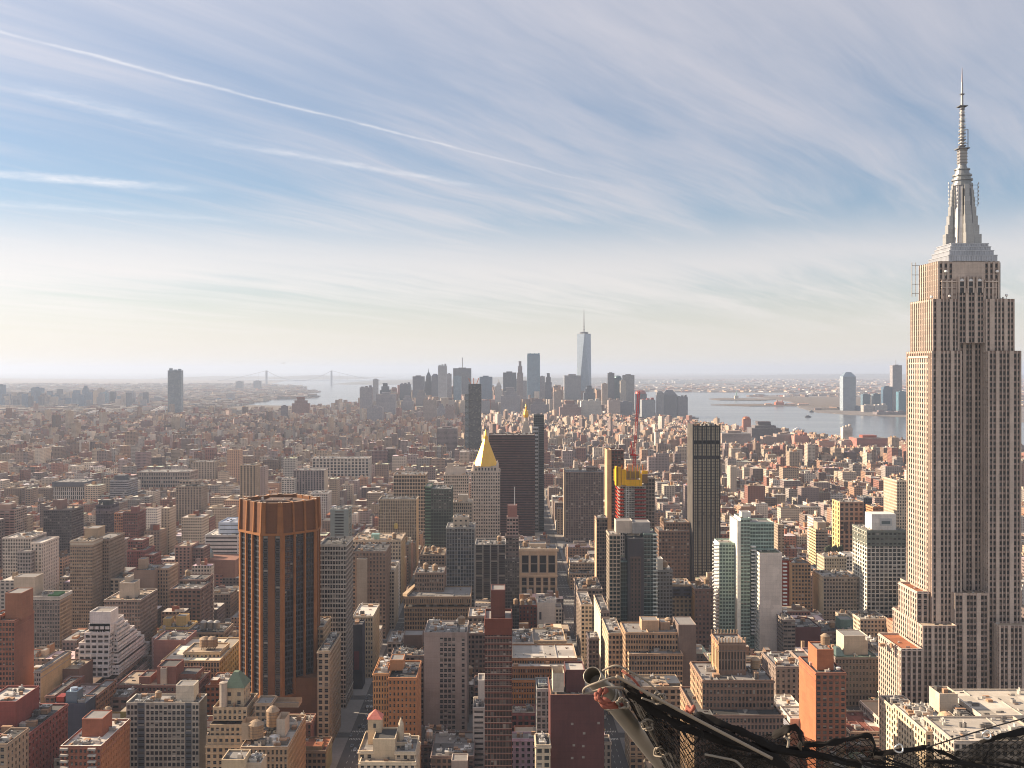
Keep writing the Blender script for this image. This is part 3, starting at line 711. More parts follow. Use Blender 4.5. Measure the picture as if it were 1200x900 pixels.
# ------------------------------------------------------------------ copper-brown diagonal tower at left
def brown_tower():
    b = Bld('office_tower', 'copper brown office tower set diagonally with dark window bays and pleated crown', 'skyscraper', ref='the copper brown diagonal tower', det=100, glass=(.022, .022, .026))
    b.rect = [279, 374, 586, 840, 690]
    Yc = 690.0; k = Yc/F; s2 = math.sqrt(.5)
    oc = (.235, .115, .062); oc2 = (.15, .076, .045); sp = (.04, .04, .046)
    nl = (X_(305, Yc), Yc); nr = (X_(331, Yc), Yc)               # chamfer facing the viewer
    a = 27.5
    pts = [nl, nr, (nr[0]+a*s2, Yc+a*s2), (nr[0]+a*s2, Yc+a*s2+15), (nr[0], Yc+2*a*s2+15), (nl[0], Yc+2*a*s2+15), (nl[0]-a*s2, Yc+a*s2+15), (nl[0]-a*s2, Yc+a*s2)]
    zb, zw, zt = Z_(817, Yc), Z_(628, Yc), Z_(590, Yc)
    def face(i, z0, z1, kind):
        p, q = pts[i], pts[(i+1) % 8]; L = math.hypot(q[0]-p[0], q[1]-p[1]); ux, uy = (q[0]-p[0])/L, (q[1]-p[1])/L; nx, ny = uy, -ux
        P = lambda u, d=0: (p[0]+ux*u-nx*d, p[1]+uy*u-ny*d)
        if kind == 'bays':
            edge, pier = 1.9, 1.1; bw = (L-2*edge-2*pier)/3
            b.facade(P(0), P(edge), z0, z1, oc, style='blank'); b.facade(P(L-edge), P(L), z0, z1, oc, style='blank')
            for j in range(3):
                u0 = edge+j*(bw+pier)
                b.facade(P(u0, .9), P(u0+bw, .9), z0, z1, sp, style='punch', nc=3, fl=3.75, wf=.93, hf=.60, rec=.25, zt=0)
                for u in (u0, u0+bw): b.wall.add([[(*P(u, 0), z0), (*P(u, .9), z0), (*P(u, .9), z1), (*P(u, 0), z1)]], oc)
                if j < 2: b.facade(P(u0+bw, -.7), P(u0+bw+pier, -.7), z0, z1, oc, style='blank')
                if j < 2:
                    for u in (u0+bw, u0+bw+pier): b.wall.add([[(*P(u, -.7), z0), (*P(u, 0), z0), (*P(u, 0), z1), (*P(u, -.7), z1)]], oc)
        elif kind == 'cham':
            for u0, u1, w in ((0, 1.6, 0), (1.6, 5.2, 1), (5.2, L-5.2, 0), (L-5.2, L-1.6, 1), (L-1.6, L, 0)):
                if w: 
                    b.facade(P(u0, .8), P(u1, .8), z0, z1, sp, style='punch', nc=1, fl=3.75, wf=.9, hf=.62, rec=.2, zt=0)
                    for u in (u0, u1): b.wall.add([[(*P(u, 0), z0), (*P(u, .8), z0), (*P(u, .8), z1), (*P(u, 0), z1)]], oc)
                else: b.facade(P(u0), P(u1), z0, z1, oc if u1-u0 < 2 else oc2, style='blank')
    for i in range(8): face(i, zb, zw, 'cham' if i % 2 == 0 else 'bays')
    b.grow(min(p[0] for p in pts), max(p[0] for p in pts), Yc, Yc+55)
    cx = sum(p[0] for p in pts)/8; cy = sum(p[1] for p in pts)/8
    ins = lambda f: [(cx+(p[0]-cx)*f, cy+(p[1]-cy)*f) for p in pts]
    def base(q): q.prism(ins(.995), 30, zb, oc2, WALL); q.prism([(nl[0]-1, Yc+6), (nr[0]+30, Yc+8), (nr[0]+30, Yc+58), (nl[0]-20, Yc+58)], 0, 40, oc2)
    b.part('base', base)
    def sill(q):
        q.prism(ins(1.012), zw, zw+1.5, oc); q.prism(ins(1.012), zb-1.2, zb+.2, oc)
    b.part('ledge', sill)
    def crown(q):
        lo, hi = ins(.955), ins(.93)
        q.prism(lo, zw+1.5, zt, (.135, .066, .040), WALL, top=False, pts1=hi)
        inner = ins(.86); q.prism(inner[::-1], zt-2.2, zt, oc2, WALL, top=False)
        q.prism(ins(.87), zt-2.4, zt-2.2, (.16, .12, .10), ROOF)
        q.box(cx-9, cx+7, cy-8, cy+9, zt-2.4, zt-.4, (.12, .085, .07), WALL)
        for i in range(8): q.add([[(*hi[i], zt), (*hi[(i+1) % 8], zt), (*inner[(i+1) % 8], zt), (*inner[i], zt)]], (.42, .30, .22))
    b.part('crown', crown)
    for i in range(8):
        p, q_ = pts[i], pts[(i+1) % 8]; L = math.hypot(q_[0]-p[0], q_[1]-p[1]); n = 4 if i % 2 else 2
        ux, uy = (q_[0]-p[0])/L, (q_[1]-p[1])/L; nx, ny = uy, -ux
        def fins(q, p=p, L=L, n=n, ux=ux, uy=uy, nx=nx, ny=ny, odd=i % 2):
            for j in range(n):
                u = L*(j)/(n-1) if odd else (2.2 if j == 0 else L-2.2)
                w = .75 if odd else 1.4
                fr = (cx+(p[0]+ux*u-cx)*1.0, cy+(p[1]+uy*u-cy)*1.0)
                out0, in0 = .35, -1.5
                for du in (-w, w): pass
                A = lambda u_, d: (p[0]+ux*u_+nx*d, p[1]+uy*u_+ny*d)
                z0, z1 = zw+1.5, zt+.6
                b0 = [A(u-w, out0), A(u+w, out0), A(u+w, -3.0), A(u-w, -3.0)]; b1 = [A(u-w*.8, -.6), A(u+w*.8, -.6), A(u+w*.8, -3.8), A(u-w*.8, -3.8)]
                q.prism(b0, z0, z1, oc, WALL, True, b1, topcol=(.62, .54, .46))
        b.part('crown_fin', fins)
    b.clutter(5, 3, (cx-16, cx+16, cy-14, cy+14, zt-2.2))
    return b
brown_tower().blinds = .83

# ------------------------------------------------------------------ generic builder for the rest
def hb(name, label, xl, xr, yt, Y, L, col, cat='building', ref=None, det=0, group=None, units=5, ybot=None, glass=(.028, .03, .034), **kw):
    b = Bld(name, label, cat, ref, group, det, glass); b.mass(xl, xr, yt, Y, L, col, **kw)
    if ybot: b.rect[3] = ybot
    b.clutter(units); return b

# ---- gold pyramid tower
def gold_tower():
    Y = 1290; b = Bld('office_tower', 'pale limestone tower capped by a gleaming gold pyramid roof', 'skyscraper', ref='the gold pyramid tower', det=100); b.rect = [551, 586, 503, 650, Y]
    lc = (.47, .40, .34)
    kw = dict(style='punch', fl=4.2, wf=.42, hf=.46, rec=.5)
    b.mass(552, 586, 552, Y, 36, lc, nc=12, **kw); z1 = Z_(552, Y)
    b.mass(546, 592, 640, Y-14, 62, lc, nc=14, **kw)
    b.mass(556, 582, 546, Y+3, 30, lc, z0=z1-1, style='punch', bay=4, fl=4, wf=.4, hf=.5)
    x0, x1 = X_(555, Y), X_(583, Y); cx, cy = (x0+x1)/2, Y+18
    def pyr(q):
        n = 8; r0 = (x1-x0)/2*1.02; za = Z_(547, Y); zc = Z_(515, Y); zd = Z_(504, Y)
        ring = lambda r: [(cx+r*math.cos(math.pi*(2*i+1)/n)*1.08, cy+r*math.sin(math.pi*(2*i+1)/n)*1.08) for i in range(n)]
        q.prism(ring(r0), za, zc, (1, 1, 1), 0, True, ring(2.6)); q.prism(ring(2.9), zc, zc+3, (1, 1, 1), 0); q.prism(ring(2.0), zc+3, zd, (1, 1, 1), 0, True, ring(.2))
    q = QB(); pyr(q); b.gold = q
    def tur(q):
        for sx in (-1, 1):
            for sy in (-1, 1):
                x, y = cx+sx*(x1-x0)/2*.98, cy+sy*14; q.lathe(x, y, [(1.8, z1-1), (1.8, z1+7), (.1, z1+11)], lc, WALL, 8)
    b.part('corner_turret', tur)
    fin = b.finish
    def finish():
        fin(); o = b.gold.build('pyramid_roof', b.root, (b.root.location.x, b.root.location.y, 0), [M_GOLD]*5); o['label'] = 'gilded eight sided pyramid roof'
    b.finish = finish
gold_tower()

def clock_tower():
    Y = 1565; b = Bld('clock_tower', 'stone campanile tower with gold cupola rising behind the dark slab', 'tower', det=0); b.rect = [608, 625, 475, 520, Y]
    lc = (.45, .39, .33); cx = X_(616.5, Y); cy = Y+10
    b.rectmass(cx-11, cx+11, cy-10, cy+12, 0, Z_(512, Y), lc, style='punch', bay=4, fl=4.5, wf=.45, hf=.5)
    z = Z_(512, Y)
    b.part('steeple', lambda q: (q.prism([(cx-9, cy-9), (cx+9, cy-9), (cx+9, cy+9), (cx-9, cy+9)], z-1, Z_(494, Y), lc, WALL, True, [(cx-3.4, cy-3.4), (cx+3.4, cy-3.4), (cx+3.4, cy+3.4), (cx-3.4, cy+3.4)]), q.lathe(cx, cy, [(3.2, Z_(494, Y)), (3.2, Z_(489, Y))], lc, WALL, 8)))
    g = QB(); g.lathe(cx, cy, [(3.6, Z_(489.5, Y)), (4.2, Z_(486, Y)), (3.2, Z_(482.5, Y)), (1.4, Z_(480.5, Y)), (1.3, Z_(477.5, Y)), (1.7, Z_(477, Y)), (.3, Z_(474, Y)), (.05, Z_(470, Y))], (1, 1, 1), 0, 12)
    fin = b.finish
    def finish(): fin(); g.build('cupola', b.root, (b.root.location.x, b.root.location.y, 0), [M_GOLD]*5)
    b.finish = finish
clock_tower()

# ---- middle distance landmarks
hb('office_tower', 'broad dark brown office slab with flat roof behind the gold pyramid tower', 573, 627, 509.5, 1500, 40, (.085, .05, .045), 'skyscraper', ref='the dark brown slab', style='band', fl=3.6, wf=.97, hf=.5, rec=.25, col2=(.10, .06, .055), units=3, ybot=632, glass=(.035, .026, .03), pcol=(.06, .04, .04))
b = hb('glass_tower', 'very slender dark glass tower with pale notched edge beside the dark brown slab', 625.5, 637.5, 486, 1585, 16, (.10, .11, .12), 'skyscraper', style='glass', bay=3, fl=3.5, wf=.9, hf=.72, rec=.2, col2=(.09, .1, .1), units=1, ybot=630, glass=(.035, .045, .05))
b.mass(624.5, 631, 500, 1583, 4, (.42, .42, .42), z0=0, style='band', fl=6.0, wf=.95, hf=.5, rec=.6)
hb('glass_tower', 'dark angular glass tower under construction with cranes on its roof', 549, 564, 450, 3000, 45, (.05, .06, .065), 'skyscraper', style='shader', bay=3, wf=.9, hf=.8, units=0, ybot=528, group=None)
Bld.all[-1].part('roof_crane', lambda q: [q.bar((X_(552+3*k, 3000), 3010, Z_(451, 3000)), (X_(549+6*k, 3000), 3010, Z_(443, 3000)), 1.2, (.4, .2, .15), METAL) for k in range(3)])
Bld.all[-1].mass(545, 550, 462, 3004, 36, (.22, .26, .27), style='shader', bay=3, wf=.8, hf=.7)
b = hb('apartment_tower', 'tall narrow brick apartment slab seen right of the dark brown slab', 663, 707, 553, 1480, 60, (.20, .15, .13), style='strip', ref='the wide grey brown apartment slab', bay=3.6, fl=3.4, wf=.5, hf=.55, rec=.3, ybot=640, side=dict(style='blank', col=(.42, .34, .26)))  # lit flank is a paler tan wall colour
b.label = 'wide grey brown apartment slab with lit tan flank behind the avenue trees'; b.tankp(680, 1500)
b.mass(688, 700, 547, 1500, 20, (.20, .15, .13), z0=60)
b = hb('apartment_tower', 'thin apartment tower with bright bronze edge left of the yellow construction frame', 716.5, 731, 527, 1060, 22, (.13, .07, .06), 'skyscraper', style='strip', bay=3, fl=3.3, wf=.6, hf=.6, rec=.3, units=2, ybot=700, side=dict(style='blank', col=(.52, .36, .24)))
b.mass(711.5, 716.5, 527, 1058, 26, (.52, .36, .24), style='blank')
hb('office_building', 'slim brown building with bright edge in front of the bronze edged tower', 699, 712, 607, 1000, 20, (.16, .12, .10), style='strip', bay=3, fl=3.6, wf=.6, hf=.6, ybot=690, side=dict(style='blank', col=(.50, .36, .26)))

def construction():
    Y = 1010; b = Bld('unfinished_tower', 'unfinished concrete tower with yellow formwork crown and red netting floors', 'skyscraper', ref='the yellow crowned unfinished tower'); b.rect = [725, 768, 546, 640, Y]
    cc = (.36, .33, .30); rd = (.36, .075, .055)
    x = lambda p: X_(p, Y); z = lambda p: Z_(p, Y)
    b.rectmass(x(726.5), x(757), Y+2, Y+24, 0, z(569), cc, style='punch', nc=9, fl=3.6, wf=.66, hf=.62, rec=1.2, zt=0, roofcol=R_GREY)
    b.rectmass(x(757.5), x(768), Y+4, Y+26, 0, z(560), (.20, .16, .14), style='punch', bay=3.2, fl=3.6, wf=.6, hf=.6, rec=.5)
    def nets(q):
        zz = z(609)
        while zz < z(571):
            q.box(x(725), x(731), Y-.4, Y+1.6, zz, zz+1.5, rd); q.box(x(725)-.5, x(725), Y-.4, Y+24, zz, zz+1.5, rd)
            q.box(x(744), x(757), Y-.3, Y+1.6, zz, zz+1.5, (.20, .055, .05)); q.box(x(731), x(744), Y-.3, Y+1.8, zz-.25, zz+.15, (.5, .47, .43)); zz += 3.6
    b.part('safety_netting', nets)
    def form(q):
        ye = (.66, .36, .025)
        for p0, p1, a, d in ((722.5, 727, 547, 569), (728, 733.5, 550, 568), (733.5, 750, 562, 569), (750, 752, 555, 569), (752, 758.5, 551.5, 555)):
            q.box(x(p0), x(p1), Y-3.2, Y-.6, z(d), z(a), ye)
        q.box(x(722)-.4, x(722)+1.2, Y-3.2, Y+9, z(569), z(547), ye); q.box(x(722)+.2, x(722)+1.2, Y+9, Y+24, z(566), z(552), (.3, .18, .05)); q.box(x(734), x(750), Y-2.2, Y-1, z(560), z(552), (.20, .13, .06)); q.box(x(752), x(758.5), Y-3, Y+10, z(566), z(556), (.16, .10, .06))
        for p in (725, 731, 738, 744, 749): q.box(x(p)-.25, x(p)+.25, Y-3.6, Y-3.2, z(570), z(547), (.5, .32, .03))
        for p in (729.5, 736, 742, 748, 754): q.bar((x(p), Y+4, z(556)), (x(p), Y+4, z(545)), .4, (.5, .2, .1))
    b.part('formwork', form)
    b.part('core', lambda q: (q.box(x(734), x(748), Y+6, Y+18, z(575), z(549), (.45, .36, .28)), q.box(x(737), x(743), Y+7, Y+15, z(575), z(545), (.38, .28, .22))))
    b.part('hoist_mast', lambda q: [q.bar((x(735.5)+dx, Y-1.2, 40), (x(735.5)+dx, Y-1.2, z(567)), .3, (.6, .6, .58), METAL, 4) for dx in (-1.2, 1.2)]+[q.box(x(735.5)-1.4, x(735.5)+1.4, Y-1.6, Y-.9, k, k+.5, (.6, .6, .58), METAL) for k in np.arange(44, z(567), 3.6)])
    # the luffing crane stands on the tower: a thing of its own
    k = empty('tower_crane', (x(744.5), Y+11, z(549))); tag(k, 'red lattice luffing crane standing on the yellow crowned unfinished tower', 'crane')
    og = tuple(k.location); rc = (.40, .06, .055)
    def lattice(q, p, e, w, n):
        p, e = Vector(p), Vector(e); d = (e-p).normalized(); a = Vector((1, 0, 0)); c = d.cross(a).normalized(); cor = [a*w+c*w, a*w-c*w, -a*w-c*w, -a*w+c*w]
        for o in cor: q.bar(p+o, e+o, .2, rc, METAL, 4)
        for i in range(n):
            s0, s1 = p+(e-p)*i/n, p+(e-p)*(i+1)/n
            for j in range(4): q.bar(s0+cor[j], s1+cor[(j+1) % 4], .16, rc, METAL, 4); q.bar(s0+cor[(j+1) % 4], s0+cor[j], .16, rc, METAL, 4)
    q = QB(); lattice(q, (x(744.8), Y+11, z(552)), (x(745), Y+11, z(534)), 1.15, 6); q.build('crane_mast', k, og)
    q = QB(); lattice(q, (x(745.3), Y+11, z(532)), (x(750.5), Y+13, z(459)), .95, 24); q.build('crane_boom', k, og)
    q = QB(); q.box(x(740), x(748.5), Y+9, Y+13, z(535), z(533), rc, METAL); q.box(x(739), x(741.5), Y+9, Y+13, z(538), z(533.5), (.3, .28, .26)); q.box(x(746.5), x(748.5), Y+8, Y+10, z(533.5), z(529.5), (.55, .5, .45), METAL); q.build('crane_cab', k, og)
    q = QB(); q.bar((x(743), Y+11, z(533)), (x(741), Y+11, z(518)), .5, rc, METAL); q.bar((x(741), Y+11, z(518)), (x(748.5), Y+12, z(486)), .14, (.15, .12, .12), METAL, 4); q.bar((x(741), Y+11, z(518)), (x(740), Y+11, z(534)), .2, rc, METAL, 4); q.build('crane_frame', k, og)
    return b
construction()

b = Bld('glass_tower', 'green glass and tan grid apartment tower with central black shaft below the crane', 'skyscraper', ref='the green glass tower', det=60, glass=(.03, .06, .055)); Y = 850
b.mass(714, 727, 626, Y, 24, (.36, .30, .24), style='punch', bay=3.0, fl=3.3, wf=.62, hf=.6, rec=.4); b.rect = [714, 770, 610, 740, Y]
b.mass(727, 736.5, 657, Y+1, 24, (.12, .16, .15), style='glass', bay=2.6, fl=3.3, wf=.92, hf=.86, rec=.12)
b.mass(736, 754.5, 631, Y-3, 26, (.055, .052, .055), style='blank')
b.mass(739, 751, 652, Y-3.4, 1, (.10, .075, .065), style='strip', nc=3, fl=3.3, wf=.3, hf=.5, rec=.1)
b.mass(754.5, 769.5, 625, Y, 26, (.14, .18, .17), style='glass', bay=2.8, fl=3.3, wf=.9, hf=.78, rec=.15)
b.bulk(722, 741, 610, Y+8, 14, (.44, .38, .32)); b.bulk(741, 762, 612, Y+6, 16, (.26, .25, .24)); 
def bal(q):
    for k in np.arange(20, Z_(627, 850), 3.3): q.box(X_(765, 850), X_(770.5, 850), 848.4, 850, k, k+1.0, (.50, .52, .48))
b.part('balcony_stack', bal)
b = hb('apartment_tower', 'grey apartment tower with speckled bay windows right of the green glass tower', 770, 788, 668, 890, 24, (.19, .185, .18), det=40, style='punch', bay=2.9, fl=3.1, wf=.55, hf=.55, ybot=735); b.bulk(770, 777, 655, 894, 12, (.45, .42, .38)); b.tankp(779, 898)
b = hb('office_building', 'broad brown loft block behind the grey apartment tower', 772, 808, 622, 1180, 40, (.19, .13, .10), style='punch', bay=3.4, fl=4, wf=.5, hf=.5, ybot=690); b.mass(778, 808, 612, 1190, 30, (.21, .145, .11), z0=60, style='punch', bay=3.4, fl=4, wf=.4, hf=.5); b.tankp(776, 1190); b.clutter(6, 4)

def black_pier_tower():
    Y = 1180; b = Bld('glass_tower', 'tall black glass tower with vertical black ribs and gilded reflections', 'skyscraper', ref='the black ribbed tower', det=60, glass=(.72, .62, .44)); b.rect = [807, 844, 498, 680, Y]  # gold reflections are put into the pale pane colour
    x = lambda p: X_(p, Y); n = 6
    b.rectmass(x(812.5), x(843.5), Y, Y+34, 0, Z_(499, Y), (.04, .038, .036), side=dict(style='punch', nc=8, col=(.10, .095, .09), fl=3.4, wf=.6, hf=.75, rec=.2), style='punch', nc=12, fl=3.4, wf=.86, hf=.84, rec=.2, zt=.4, pcol=(.05, .05, .05))
    def ribs(q):
        for k in range(n+1):
            c = x(812.5)+(x(843.5)-x(812.5))*k/n; q.box(c-.75, c+.75, Y-.9, Y+.1, 0, Z_(497, Y), (.03, .028, .028))
        for p in (517, 534, 516): q.box(x(812.5), x(843.5), Y-.5, Y+.1, Z_(p+3.5, Y), Z_(p, Y), (.035, .03, .03))
        for k in range(9): q.box(x(812.5)-.9, x(812.5)+.1, Y+2+3.8*k, Y+3+3.8*k, 0, Z_(497, Y), (.24, .22, .2))
    b.part('facade_rib', ribs); b.clutter(10, 2, None, 1.6)
black_pier_tower()

def balcony_tower():
    Y = 905; b = Bld('apartment_tower', 'pale green glass apartment tower with white balconies and taller central shaft', 'apartment tower', ref='the pale green balcony tower', det=100, glass=(.16, .24, .21)); b.rect = [836, 916, 606, 770, Y]
    wc = (.66, .64, .58); gr = (.34, .42, .37)
    b.mass(843, 861, 636, Y+6, 22, gr, style='glass', bay=2.8, fl=3.2, wf=.8, hf=.62, rec=.2, side=dict(style='punch', col=wc, nc=7, wf=.4, hf=.5))
    b.mass(868, 879, 607, Y, 26, gr, style='glass', bay=2.6, fl=3.2, wf=.85, hf=.65, rec=.2, side=dict(style='punch', col=(.72, .70, .62), nc=6, wf=.3, hf=.45))
    b.mass(864, 868, 610, Y-2, 30, (.74, .72, .64), style='blank'); b.mass(879, 907, 612, Y+4, 24, gr, style='glass', bay=2.4, fl=3.2, wf=.88, hf=.62, rec=.2)
    b.mass(890, 916.5, 648, Y-14, 22, (.60, .54, .48), style='blank', side=dict(style='punch', col=wc, nc=5, wf=.5, hf=.5), roofcol=(.10, .11, .08))
    b.bulk(869, 880, 600, Y+8, 10, (.6, .58, .55), z0=Z_(609, Y))
    def bal(p0, p1, z1, yy, d):
        def f(q):
            for k in np.arange(16, z1, 3.2): q.box(X_(p0, Y), X_(p1, Y), yy-d, yy, k, k+1.05, (.70, .69, .65))
        return f
    b.part('balcony_stack', bal(880.5, 886, Z_(640, Y), Y+4, 4.6)); b.part('balcony_stack', bal(837, 844, Z_(640, Y), Y+8, 2)); b.part('balcony_stack', bal(913.5, 918, Z_(655, Y), Y-10, 2.2))
    def sidebal(q):
        for k in np.arange(16, Z_(640, Y), 3.2): q.box(X_(843, Y+6)-1.6, X_(843, Y+6), Y+9, Y+26, k, k+1.05, (.72, .70, .66))
    b.part('balcony_stack', sidebal)
balcony_tower()

b = hb('office_building', 'white gridded office block with dark top band and sign box on its roof', 1016, 1061, 622, 980, 40, (.50, .46, .40), 'office building', ref='the white gridded block with roof box', det=100, style='punch', nc=9, fl=4.0, wf=.62, hf=.62, rec=.6, ybot=730, side=dict(style='punch', nc=6, col=(.60, .56, .48), wf=.5, hf=.6), units=3, glass=(.03, .035, .03))
b.mass(1016, 1061.5, 621.4, 979.4, 40.8, (.13, .135, .115), z0=Z_(640, 980), style='punch', nc=9, fl=5, wf=.5, hf=.3); b.rect[2] = 621
def sgn(q):
    Y = 986; q.box(X_(1021.5, Y), X_(1050, Y), Y, Y+18, Z_(623, Y), Z_(602.5, Y), (.62, .58, .53)); q.box(X_(1031, Y), X_(1045, Y), Y-.4, Y, Z_(616, Y), Z_(607.5, Y), (.42, .42, .42), METAL)
    q.box(X_(1033, Y), X_(1043, Y), Y-.7, Y-.4, Z_(614, Y), Z_(610.5, Y), (.10, .12, .12))
b.part('roof_sign_box', sgn)
b = hb('apartment_building', 'cream building with many chimneys in front of the white gridded block', 1008, 1041, 725, 930, 34, (.52, .44, .34), det=30, style='punch', bay=3.4, fl=3.6, wf=.45, hf=.5, ybot=760); b.clutter(9, 2)
hb('apartment_tower', 'long narrow beige ribbed tower tucked behind the tall limestone skyscraper', 1051, 1066, 563, 1150, 40, (.50, .42, .33), style='strip', bay=3, fl=3.5, wf=.4, hf=.5, ybot=680)
b = hb('loft_building', 'tan palazzo loft with grand arched facade and lit yellow flank', 984, 1012, 588, 1330, 30, (.34, .25, .19), style='punch', nc=5, fl=6, wf=.5, hf=.55, rec=.8, ybot=650, side=dict(style='punch', col=(.62, .46, .26), nc=3, wf=.3, hf=.6)); b.rect[2] = 585  # sunlight on the flank put into its yellow wall colour
def arches(q):
    Y = 1330
    for k in range(3):
        x = X_(991+7*k, Y); q.box(x-2.2, x+2.2, Y-.4, Y, Z_(622, Y), Z_(612, Y), (.07, .055, .05))
b.part('tall_window', arches)
hb('office_building', 'dark blue grey slab just right of the tan palazzo loft', 1012, 1022, 583, 1360, 26, (.10, .105, .12), style='strip', bay=3, ybot=640)
b = hb('apartment_building', 'pair of red brick apartment blocks beside the limestone skyscraper shaft', 1023, 1036, 594, 1300, 26, (.34, .18, .12), style='band', fl=3.3, wf=.9, hf=.4, ybot=635, side=dict(style='punch', col=(.50, .28, .18))); b.mass(1038, 1052, 597, 1305, 30, (.24, .13, .09), style='punch'); b.label = 'twin red brick apartment block close beside the limestone skyscraper shaft'
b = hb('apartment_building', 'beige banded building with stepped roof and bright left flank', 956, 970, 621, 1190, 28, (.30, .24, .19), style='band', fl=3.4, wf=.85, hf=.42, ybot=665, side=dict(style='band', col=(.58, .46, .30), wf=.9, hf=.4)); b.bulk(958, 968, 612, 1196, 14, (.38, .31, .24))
b = hb('apartment_building', 'cream building with dark rooftop trees and a white annex', 966, 992, 653, 1090, 26, (.44, .38, .29), style='punch', nc=9, ybot=680, fl=3.6, wf=.4, hf=.45); b.mass(992, 1006, 651, 1092, 24, (.60, .56, .50), style='punch', nc=4); b.part('roof_garden', lambda q: [q.lathe(X_(969+2.4*k, 1095), 1098+k % 3, [(.3, 54), (2.2, 56+k % 2), (1.4, 59+k % 3), (.1, 60+k % 3)], (.05, .055, .035), ROOF, 7) for k in range(9)])
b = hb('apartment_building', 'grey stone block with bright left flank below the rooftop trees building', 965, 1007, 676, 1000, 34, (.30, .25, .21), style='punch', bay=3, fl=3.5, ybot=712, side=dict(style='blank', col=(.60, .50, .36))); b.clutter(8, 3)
hb('loft_building', 'orange tan loft with dark roof right of the pale green balcony tower', 928, 950, 660, 1010, 30, (.36, .24, .16), style='punch', bay=3, ybot=705, roofcol=R_TAR, side=dict(style='blank', col=(.55, .36, .22)))
hb('loft_building', 'narrow dark red brick house beside the pale green balcony tower', 918, 928, 657, 1020, 24, (.26, .07, .05), style='blank', ybot=700)

# ---- lower right
b = hb('loft_building', 'orange brown loft with brightly lit left edge below the black ribbed tower', 814, 836, 690, 890, 30, (.17, .11, .09), det=30, style='punch', bay=3.6, fl=3.8, wf=.4, hf=.45, ybot=735, side=dict(style='blank', col=(.60, .36, .20))); b.tankp(818, 900); b.tankp(828, 905)  # lit edge painted as a much brighter orange side wall
b = hb('office_building', 'tan masonry block with dark attic storey left of the orange brown loft', 787, 811, 685, 905, 26, (.36, .28, .20), style='punch', bay=3.4, fl=3.8, wf=.45, hf=.5, ybot=730); b.mass(787, 811, 688, 903, 3, (.07, .07, .08), z0=Z_(698, 905), style='punch', nc=2)
b = hb('office_building', 'stepped tan brick office block with lit left flank and roof pavilions', 737, 800, 766, 715, 44, (.37, .26, .18), 'office building', ref='the stepped tan office block', det=100, style='punch', nc=20, fl=3.7, wf=.56, hf=.56, ybot=840, units=9, side=dict(style='punch', col=(.52, .40, .28), nc=9))  # side walls lightened in colour to look sunlit
b.mass(733, 760, 741, 722, 30, (.37, .26, .18), style='punch', nc=9, fl=3.7, wf=.5, hf=.5); b.mass(750, 798, 741, 726, 26, (.38, .27, .19), z0=20, style='punch', nc=14, fl=3.7, wf=.5, hf=.5)
b.bulk(752, 772, 727, 732, 12, (.42, .30, .21), z0=Z_(741, 726)-1); b.bulk(774, 785, 729, 736, 12, (.36, .26, .19), z0=Z_(741, 726)-1); b.tankp(783, 742); b.bulk(795, 816, 732, 724, 24, (.17, .13, .11), z0=0)
b = hb('low_building', 'low tan roof with round oculus and square skylight panel behind the pole', 738, 800, 805, 640, 26, (.40, .31, .22), style='punch', bay=4, ybot=815, roofcol=R_TAN); b.part('roof_skylight', lambda q: q.box(X_(783, 645), X_(797, 645), 646, 662, Z_(806, 640), Z_(804, 640), (.12, .12, .12), METAL)); b.part('roof_oculus', lambda q: q.lathe(X_(770, 650), 652, [(3, Z_(806, 640)), (3, Z_(804, 640)), (2, Z_(804, 640)), (.05, Z_(803.4, 640))], (.3, .24, .18), WALL, 14))
b = hb('office_building', 'brown brick setback building with columned roof pavilion above the black netting', 823, 907, 797, 560, 36, (.19, .125, .095), 'office building', ref='the brown pavilion topped building', det=100, style='punch', nc=20, fl=3.6, wf=.45, hf=.52, rec=.45, ybot=850, units=4, side=dict(style='punch', col=(.38, .27, .19), nc=9))  # flank browns lightened here and below, sunlight painted in
b.mass(816, 918, 838, 548, 50, (.18, .12, .095), style='punch', nc=24, fl=3.6, wf=.45, hf=.52, rec=.45, side=dict(style='punch', col=(.36, .26, .18), nc=12), roofcol=R_TAR)
b.mass(842, 874, 753, 572, 20, (.22, .15, .115), z0=Z_(800, 560), style='strip', nc=9, fl=14, wf=.4, hf=.55, side=dict(style='strip', col=(.46, .32, .21), nc=5), rec=.5)
def crest(q):
    Y = 572; z = Z_(753, Y)
    for k in range(9): xx = X_(842.4+3.9*k, Y); q.box(xx-.28, xx+.28, Y-.1, Y+.5, z, z+2.3, (.40, .29, .21)); q.box(xx-.4, xx+.4, Y-.2, Y+.6, z+2.3, z+2.7, (.40, .29, .21)); q.box(xx-.28, xx+.28, Y+19.5, Y+20, z, z+2.2, (.40, .29, .21))
b.part('roof_pinnacle', crest); b.clutter(5, 9, (X_(880, 565), X_(905, 565), 563, 590, Z_(797, 560)-1), 1.4); b.tank(X_(884, 580), 578, Z_(797, 560)-1, 2.6, 5)
b = hb('apartment_building', 'grey brown setback block right of the brown pavilion topped building', 909, 952, 781, 690, 36, (.25, .20, .17), det=40, style='strip', bay=3.6, fl=3.5, wf=.36, hf=.5, ybot=825, units=8); b.mass(936, 953, 772, 700, 20, (.30, .24, .20), z0=20, style='punch'); b.bulk(911, 918, 774, 694, 8, (.48, .40, .33))
b = hb('apartment_tower', 'slim bright orange brick apartment tower topped by a wooden water tank', 956, 991.5, 788, 600, 34, (.25, .125, .09), 'apartment tower', ref='the slim orange brick tower', det=100, style='punch', nc=5, fl=3.3, wf=.48, hf=.5, ybot=860, side=dict(style='blank', col=(.38, .175, .115)), units=3, roofcol=R_TAR)  # side brick given a brighter orange for the sun on it
